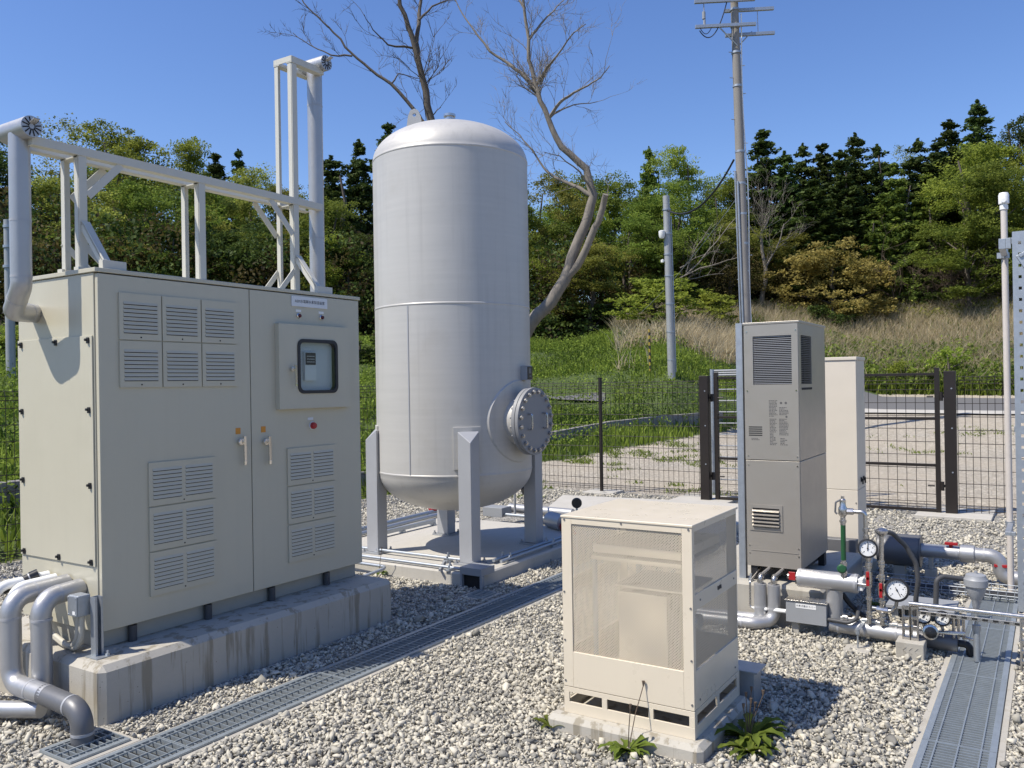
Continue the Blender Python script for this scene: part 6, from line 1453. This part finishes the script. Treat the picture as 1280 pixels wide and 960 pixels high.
for (k_, px, yt, d, W_, l, g_) in TREES: tree(k_, px, yt, d, W_, l, g_)

def bare_tree(name, label, cat, stems, d0, seed, mat, twig_len=1.0, lv=2, drift=0.5, r_twig=0.007, base=None, step=0.30):
    """stems: list of ([(px, py)...], r0, r1, depth slant); twigs are grown on each"""
    rnd = random.Random(seed); lines = []
    for pts_, r0, r1, sl in stems:
        P = [pt(x, y, d0 + sl * i) for i, (x, y) in enumerate(pts_)]
        # refine with slight wander
        Q = [P[0]]
        for a, b in zip(P[:-1], P[1:]):
            for k in (1, 2, 3):
                Q.append(a.lerp(b, k / 3) + (Vector((rnd.uniform(-1, 1), rnd.uniform(-1, 1), rnd.uniform(-1, 1))) * (b - a).length * 0.035 if k < 3 else Vector()))
        lines.append((Q, r0, r1))
    t = thing(name, label, cat, base if base is not None else lines[0][0][0])
    mbT = MB(); mbB = MB()
    for i, (Q, r0, r1) in enumerate(lines):
        n = len(Q); (mbT if r0 > 0.07 else mbB).tube(Q, r0, 9 if r0 > 0.05 else 6, radii=[r1 + (r0 - r1) * (1 - k / (n - 1)) ** 1.35 for k in range(n)])
    def grow(p, d, L, r, lev):
        n = 4; Q = [p]; dd = d.copy()
        for k in range(n):
            dd = (dd + Vector((rnd.gauss(0, .16), rnd.gauss(0, .16), rnd.gauss(0.05, .14)))).normalized(); Q.append(Q[-1] + dd * L / n)
        mbB.tube(Q, r, 4 if lev < 2 else 5, radii=[r * (1 - 0.7 * k / n) for k in range(n + 1)], caps=False)
        if lev > 0:
            for k in range(1, n + 1):
                for _ in range(2 if k < n else 3):
                    if rnd.random() < (0.46 if lev > 1 else 0.55):
                        ax = dd.orthogonal().normalized(); ax = Matrix.Rotation(rnd.uniform(0, 6.28), 3, dd) @ ax
                        e = (dd * math.cos(rnd.uniform(0.4, 0.9)) + ax * math.sin(rnd.uniform(0.4, 0.9)) + Vector((0, 0, 0.15))).normalized()
                        grow(Q[k], e, L * rnd.uniform(0.4, 0.65), max(r * 0.6, 0.0035), lev - 1)
    for Q, r0, r1 in lines:
        tot = 0; acc = rnd.uniform(0, step)
        Ls = sum((b - a).length for a, b in zip(Q[:-1], Q[1:]))
        for a, b in zip(Q[:-1], Q[1:]):
            L = (b - a).length; tot += L; acc += L
            rr_ = r1 + (r0 - r1) * (1 - min(1, tot / Ls)) ** 1.35
            if rr_ > 0.06: continue
            while acc > step:
                acc -= step * rnd.uniform(0.7, 1.3); d = (b - a).normalized(); ax = Matrix.Rotation(rnd.uniform(0, 6.28), 3, d) @ d.orthogonal().normalized()
                e = (d * 0.75 + ax * 0.7 + Vector((0, 0, 0.2))).normalized(); grow(a.lerp(b, rnd.random()), e, twig_len * rnd.uniform(0.45, 1.15), max(r_twig, rr_ * 0.2), lv)
    mbT.build('trunk', mat, t, 0, 60); mbB.build('branches', mat, t, 0, 60)
    return t
g1 = on_ground(652, 20.0)
bare_tree('bare_tree', 'leaning bare tree with forked pale trunk right of the silver tank', 'tree', [
    ([(645, 440), (664, 404), (690, 376), (712, 335), (725, 296), (738, 258), (742, 244), (733, 211), (702, 184), (686, 150), (672, 112), (661, 75), (659, 37), (654, 0), (646, -45)], 0.175, 0.028, 0.0),
    ([(704, 352), (722, 332), (737, 300), (748, 277), (755, 252), (757, 243)], 0.10, 0.070, -0.08),
    ([(672, 114), (650, 90), (635, 79), (612, 64), (590, 34), (579, 19), (566, -6)], 0.055, 0.012, 0.15),
    ([(686, 148), (700, 128), (717, 116), (735, 107), (751, 97), (762, 82)], 0.045, 0.010, -0.15),
    ([(688, 146), (702, 137), (717, 131), (747, 127)], 0.035, 0.010, 0.2),
    ([(672, 104), (684, 84), (695, 71), (717, 41), (732, 30)], 0.045, 0.010, -0.25),
    ([(742, 246), (726, 236), (710, 229), (694, 222), (680, 210), (665, 187), (650, 169), (631, 152)], 0.06, 0.010, 0.12),
    ([(661, 50), (676, 30), (691, 15), (710, -8)], 0.04, 0.010, 0.2), ([(740, 240), (725, 215), (700, 195), (680, 190)], 0.03, 0.008, -0.3), ([(655, 10), (640, -20), (625, -40)], 0.03, 0.01, 0.3), ([(752, 258), (757, 248), (760, 238)], 0.03, 0.01, 0.0)],
    20.0, 5, M['bark_pale'], 0.95, 2, base=g1, step=0.36)
bare_tree('bare_tree', 'bare dark branched tree rising behind the tank dome', 'tree', [
    ([(575, 440), (560, 330), (548, 220), (539, 150), (528, 97), (515, 45), (500, 7), (490, -40)], 0.145, 0.04, 0.0),
    ([(521, 72), (521, 45), (524, 20), (527, -5), (532, -40)], 0.06, 0.03, 0.15),
    ([(544, 190), (531, 155), (519, 139), (489, 105), (462, 86), (440, 67), (417, 41), (399, 22), (380, 4), (372, -8)], 0.055, 0.012, 0.1),
    ([(440, 70), (414, 69), (387, 56), (366, 41)], 0.022, 0.008, 0.2),
    ([(516, 60), (485, 56), (466, 37), (455, 18)], 0.028, 0.008, -0.2),
    ([(524, 25), (540, 8), (560, 0), (580, -4)], 0.028, 0.010, 0.2), ([(532, 125), (538, 148), (546, 138), (551, 134)], 0.02, 0.008, 0.0), ([(490, 104), (498, 92), (515, 96), (530, 100)], 0.02, 0.006, 0.1)],
    19.0, 9, M['bark'], 0.8, 2, base=on_ground(575, 19.0), step=0.62)
bare_tree('bare_tree', 'small grey bare tree with curved pale trunk right of the utility pole', 'tree', [
    ([(950, 402), (952, 375), (957, 350), (956, 330), (952, 305), (953, 285)], 0.14, 0.06, 0.0),
    ([(956, 335), (966, 318), (975, 300), (980, 280)], 0.06, 0.02, 0.1), ([(953, 300), (942, 290), (935, 278)], 0.05, 0.02, -0.1), ([(953, 290), (960, 276), (962, 266)], 0.05, 0.02, 0.1)],
    40.5, 12, M['bark_pale'], 1.8, 2, base=on_ground(950, 40.5), step=0.45, r_twig=0.014)
bare_tree('thicket', 'tangled brown leafless thicket below the trees on the right', 'shrub', [
    ([(1140 + 13 * k, 412 - 2 * (k % 3)), (1137 + 14 * k + (k * 37) % 30 - 15, 385), (1130 + 15 * k + (k * 53) % 40 - 20, 350 + (k * 29) % 22), (1126 + 15 * k + (k * 71) % 60 - 30, 334 + (k * 17) % 20)], 0.05, 0.012, 0.25 * ((k * 7) % 5 - 2)) for k in range(10)],
    43.0, 21, M['twig'], 1.7, 2, base=on_ground(1195, 43.0), step=0.28, r_twig=0.016)
bare_tree('thicket', 'fallen pale bare branches right of the camera pole', 'shrub', [
    ([(856, 345), (880, 320), (905, 290), (925, 262)], 0.035, 0.012, 0.1), ([(850, 335), (870, 322), (900, 312)], 0.03, 0.010, 0.2), ([(846, 350), (875, 335), (910, 325), (922, 322)], 0.03, 0.010, -0.1), ([(858, 340), (870, 310), (890, 280)], 0.03, 0.010, -0.1), ([(850, 352), (880, 345), (905, 342)], 0.025, 0.01, 0.2)],
    36.5, 31, M['bark_pale'], 1.0, 1, base=on_ground(852, 36.5), step=0.5, r_twig=0.010)

# dense undergrowth that closes the wood
def undergrowth():
    rng = np.random.default_rng(8); C = []; S = []; T = []
    n = 2600
    a = rng.uniform(az(1500), az(-300), n); rg, rf = zone_r(a); d = rf + rng.uniform(1.0, 22, n); z = ground_z(a, d)
    h = rng.uniform(0, 1, n) ** 1.4 * 4.2
    C = np.stack([d * np.cos(a), d * np.sin(a), z + h], -1)
    p, u, v = leaf_quads(rng, C, rng.uniform(0.5, 1.1, n), 56, 0.085, 0.9, 0.3); V_, F_ = quads(p, u, v)
    tone = np.clip(np.repeat(rng.uniform(0, 0.8, n), 56) + rng.normal(0, 0.15, n * 56), 0, 1)
    kind = np.repeat(rng.random(n) < 0.28, 56)
    for nm, sel, mat, lab in (('undergrowth', ~kind, 'leaf_dark', 'dark leafy undergrowth filling the wood'), ('dry_undergrowth', kind, 'leaf_brown', 'brown dry undergrowth filling the wood')):
        idx = np.where(sel)[0]; vv = V_.reshape(-1, 4, 3)[idx].reshape(-1, 3)
        me = np_mesh(nm, vv, np.arange(len(vv)).reshape(-1, 4), M[mat], {'tone': np.repeat(tone[idx], 4)})
        o = bpy.data.objects.new(nm, me); COL.objects.link(o); tag(o, lab, 'undergrowth', None, 'stuff')
undergrowth()

# ------------------------------------------------------------------ grass
def blades(name, label, a, d, h, w, mat, lean=0.35, seed=0, tone=None, nb=1):
    rng = np.random.default_rng(seed); n = len(a)
    z = ground_z(a, d) - 0.03; x = d * np.cos(a); y = d * np.sin(a)
    th = rng.uniform(0, 2 * math.pi, n); ln = rng.uniform(0.05, 1, n) * lean * h
    dx, dy = np.cos(th) * ln, np.sin(th) * ln; ph = rng.uniform(0, 2 * math.pi, n); sx, sy = np.cos(ph) * w / 2, np.sin(ph) * w / 2
    b = np.stack([x, y, z], -1)
    v = np.stack([b + np.stack([-sx, -sy, 0 * x], -1), b + np.stack([sx, sy, 0 * x], -1),
                  b + np.stack([dx * .35 + sx * .8, dy * .35 + sy * .8, h * .6], -1), b + np.stack([dx, dy, h], -1),
                  b + np.stack([dx * .35 - sx * .8, dy * .35 - sy * .8, h * .6], -1)], 1).reshape(-1, 3)
    i = np.arange(n)[:, None] * 5
    f = np.concatenate([i + np.array([0, 1, 2, 4]), i + np.array([4, 2, 3, 3])])
    # second face as a triangle is written as a quad strip with a doubled tip, so split it off
    f4 = (i + np.array([[0, 1, 2, 4]])); t3 = (i + np.array([[4, 2, 3]]))
    me = bpy.data.meshes.new(name); me.vertices.add(len(v)); me.vertices.foreach_set('co', v.astype(np.float32).ravel())
    li = np.concatenate([f4.ravel(), t3.ravel()]).astype(np.int32); me.loops.add(len(li)); me.loops.foreach_set('vertex_index', li)
    st_ = np.concatenate([np.arange(n) * 4, n * 4 + np.arange(n) * 3]).astype(np.int32); me.polygons.add(2 * n); me.polygons.foreach_set('loop_start', st_)
    me.update(calc_edges=True); tn = rng.uniform(0.1, 0.9, n) if tone is None else tone
    at = me.attributes.new('tone', 'FLOAT', 'POINT'); at.data.foreach_set('value', np.repeat(tn, 5).astype(np.float32)); me.materials.append(M[mat])
    o = bpy.data.objects.new(name, me); COL.objects.link(o); tag(o, label, 'grass', None, 'stuff'); return o
def scatter(n, p0, p1, lo, hi, seed):
    rng = np.random.default_rng(seed); a = rng.uniform(az(p1), az(p0), n); rg, rf = zone_r(a); d0 = lo(a, rg, rf); d1 = hi(a, rg, rf)
    d = np.sqrt(rng.uniform(0, 1, n) * (d1 ** 2 - d0 ** 2) + d0 ** 2); return a, d, rng
def patch(x, y, s, ph=0): return np.sin(x * s + ph + 1.7 * np.sin(y * s * 0.7)) * np.sin(y * s * 1.1 + 0.8 * np.sin(x * s * 0.6 + ph))
# green bank
a, d, rng = scatter(90000, -120, 985, lambda a, g, f: g, lambda a, g, f: f + 1.5, 1)
x, y = d * np.cos(a), d * np.sin(a); pn = patch(x, y, 0.9); keep = rng.random(len(a)) < 0.75 + 0.25 * pn
path_m = (d > 21.9) & (d < 23.9) & (a > az(765)) & (a < az(560))
keep &= ~path_m; a, d, pn = a[keep], d[keep], pn[keep]; n = len(a)
h = (0.10 + 0.16 * np.random.default_rng(2).random(n) + 0.10 * np.clip(pn, 0, 1)) * np.where(a > az(760), np.where(d > 25, 1.3, 1.0), 1.0)
blades('grass', 'short green grass covering the bank beyond the fence', a, d, h, 0.035, 'grass', 0.6, 3, np.clip(0.45 + 0.3 * pn + np.random.default_rng(4).normal(0, 0.18, n), 0, 1))
# tall dry grass on the right bank and under the pole
a, d, rng = scatter(120000, 770, 1600, lambda a, g, f: np.where(a > az(960), g + 7.5, np.maximum(g + 0.3, 33.6)), lambda a, g, f: f + 1.5, 5)
x, y = d * np.cos(a), d * np.sin(a); pn = patch(x, y, 0.7, 1.0)
keep = (rng.random(len(a)) < np.where(a > az(960), np.where(a > az(860), 0.45, 1.0) * np.clip((pn + 0.5), 0, 1), np.clip((d - 34.5) / 2, 0.12, 1))); a, d, pn = a[keep], d[keep], pn[keep]; n = len(a)
blades('dry_grass', 'tall straw coloured dry grass on the bank', a, d, np.random.default_rng(6).uniform(0.30, 0.95, n), 0.028, 'straw', 0.95, 7)
# weeds low on the right bank, and grass among the straw
a, d, rng = scatter(26000, 985, 1600, lambda a, g, f: np.full_like(a, 33.4), lambda a, g, f: np.full_like(a, 37.8), 9)
blades('weeds', 'green weeds along the far edge of the road', a, d, rng.uniform(0.12, 0.6, len(a)), 0.07, 'grass', 0.7, 10, np.clip(rng.normal(0.4, 0.25, len(a)), 0, 1))
a, d, rng = scatter(8000, 940, 1600, lambda a, g, f: np.full_like(a, 37), lambda a, g, f: f + 1, 12)
blades('weeds', 'green weeds scattered through the dry grass', a, d, rng.uniform(0.3, 0.8, len(a)), 0.05, 'grass', 0.4, 13, np.clip(rng.normal(0.25, 0.2, len(a)), 0, 1))
# tufts in the gravel lot outside the fence
a, d, rng = scatter(90000, 560, 1330, lambda a, g, f: np.full_like(a, 11.6), lambda a, g, f: np.minimum(g, 25.5), 14)
x, y = d * np.cos(a), d * np.sin(a); pn = 0.55 * patch(x, y, 0.5, 2.2) + 0.5 * patch(x, y * 0.45, 1.9, 0.4) + 0.45 * patch(x, y, 4.3, 1.1) + rng.normal(0, 0.12, len(x)); k = (pn > np.where(a > az(900), 0.50, 0.78)) ; a, d = a[k], d[k]
blades('grass', 'thin grass patches growing in the gravel lot outside the gate', a, d, np.random.default_rng(15).uniform(0.02, 0.09, len(a)), 0.02, 'grass', 0.9, 16)
# leafy broad weeds on the bank (clumps of broad leaves)
def leafy(name, label, px0, px1, lo, hi, n, nl, size, seed, mat='grass', hh=0.35, spread=0.3):
    a, d, rng = scatter(n, px0, px1, lo, hi, seed); z = ground_z(a, d)
    C = np.stack([d * np.cos(a), d * np.sin(a), z + hh * rng.uniform(0.3, 0.9, n)], -1)
    p, u, v = leaf_quads(rng, C, rng.uniform(0.6, 1.3, n) * spread, nl, size, 0.8, 0.9); V_, F_ = quads(p, u, v)
    tone = np.clip(np.repeat(rng.uniform(0.1, 0.85, n), nl) + rng.normal(0, 0.15, n * nl), 0, 1)
    me = np_mesh(name, V_, F_, M[mat], {'tone': np.repeat(tone, 4)}); o = bpy.data.objects.new(name, me); COL.objects.link(o); tag(o, label, 'weeds', None, 'stuff')
leafy('broad_weeds', 'broad leaved weeds on the green bank', -120, 960, lambda a, g, f: g + 1.0, lambda a, g, f: f, 5200, 14, 0.034, 20)
leafy('broad_weeds', 'broad leaved weeds in front of the dry bank by the road', 985, 1600, lambda a, g, f: np.full_like(a, 33.6), lambda a, g, f: np.full_like(a, 38.0), 1500, 18, 0.075, 21, 'leaf_green', 0.6, 0.4)
leafy('broad_weeds', 'dark leafy weeds on the crest of the dry bank', 900, 1600, lambda a, g, f: f - 2.0, lambda a, g, f: f + 1.5, 500, 20, 0.08, 22, 'leaf_olive', 0.7, 0.5)

# ------------------------------------------------------------------ weeds in the yard
def weed(loc, label, n, L, seed, stalks=2, group=None):
    rnd = random.Random(seed); t = thing('weed_plant', label, 'weed', loc, group); base = Vector(loc)
    mb = MB(); mb.m = 0
    for k in range(n):
        a = rnd.uniform(0, 6.28); l = L * rnd.uniform(0.6, 1.1); w_ = l * rnd.uniform(0.13, 0.19); up = rnd.uniform(0.35, 1.0); d = Vector((math.cos(a), math.sin(a), 0)); s = Vector((-d.y, d.x, 0)); vs_ = []
        for i in range(7):
            f = i / 6; c = base + d * (l * f * (1 - 0.15 * f)) + Vector((0, 0, l * up * (f - 0.75 * f * f) + 0.004)); ww = w_ * (0.12 + math.sin(math.pi * min(1, f * 0.85 + 0.12)) ** 0.8) * 0.62 * (1.15 if i % 2 else 0.6)
            if i == 6: ww = 0.001
            vs_ += [c + s * ww + Vector((0, 0, ww * 0.5)), c, c - s * ww + Vector((0, 0, ww * 0.5))]
        mb.add(vs_, [q for i in range(6) for q in ((i * 3, i * 3 + 1, i * 3 + 4, i * 3 + 3), (i * 3 + 1, i * 3 + 2, i * 3 + 5, i * 3 + 4))])
    o = mb.build('leaves', M['leaf_green'], t, 0, 60)
    at = o.data.attributes.new('tone', 'FLOAT', 'POINT'); at.data.foreach_set('value', [rnd.uniform(0.15, 0.65) for _ in o.data.vertices])
    if stalks:
        mb = MB()
        for k in range(stalks):
            a = rnd.uniform(0, 6.28); h = rnd.uniform(0.12, 0.26) * (1.0 if stalks < 4 else 1.2); q = base + Vector((math.cos(a), math.sin(a), 0)) * h * rnd.uniform(0.1, 0.45)
            mb.tube([base, base.lerp(q, 0.5) + Vector((0, 0, h * 0.6)), q + Vector((0, 0, h))], 0.0022, 5); mb.tube([q + Vector((0, 0, h)), q + Vector((0.002, 0, h + 0.022))], 0.006, 6, radii=[0.003, 0.007])
        mb.build('stalks', M['twig'], t)
weed((3.30, 1.93, 0.004), 'small dandelion weed at the left corner of the beige box base', 7, 0.13, 1, 0)
weed((3.25, 1.53, 0.004), 'spreading weed with a thin stalk in front of beige box base', 24, 0.155, 2, 2)
weed((3.62, 1.13, 0.004), 'tall weed with brown stalks at the right side of beige box base', 30, 0.20, 3, 6)
weed((3.50, 1.09, 0.004), 'low leafy weed in the gravel right of the beige box base', 26, 0.15, 6, 0)
weed((5.27, 4.72, 0.004), 'small weeds at the foot of the tank pad beside the plinth', 12, 0.10, 4, 1)
weed((6.2, 1.06, 0.004), 'small green weed in the shade among the pipes', 8, 0.10, 5, 0)
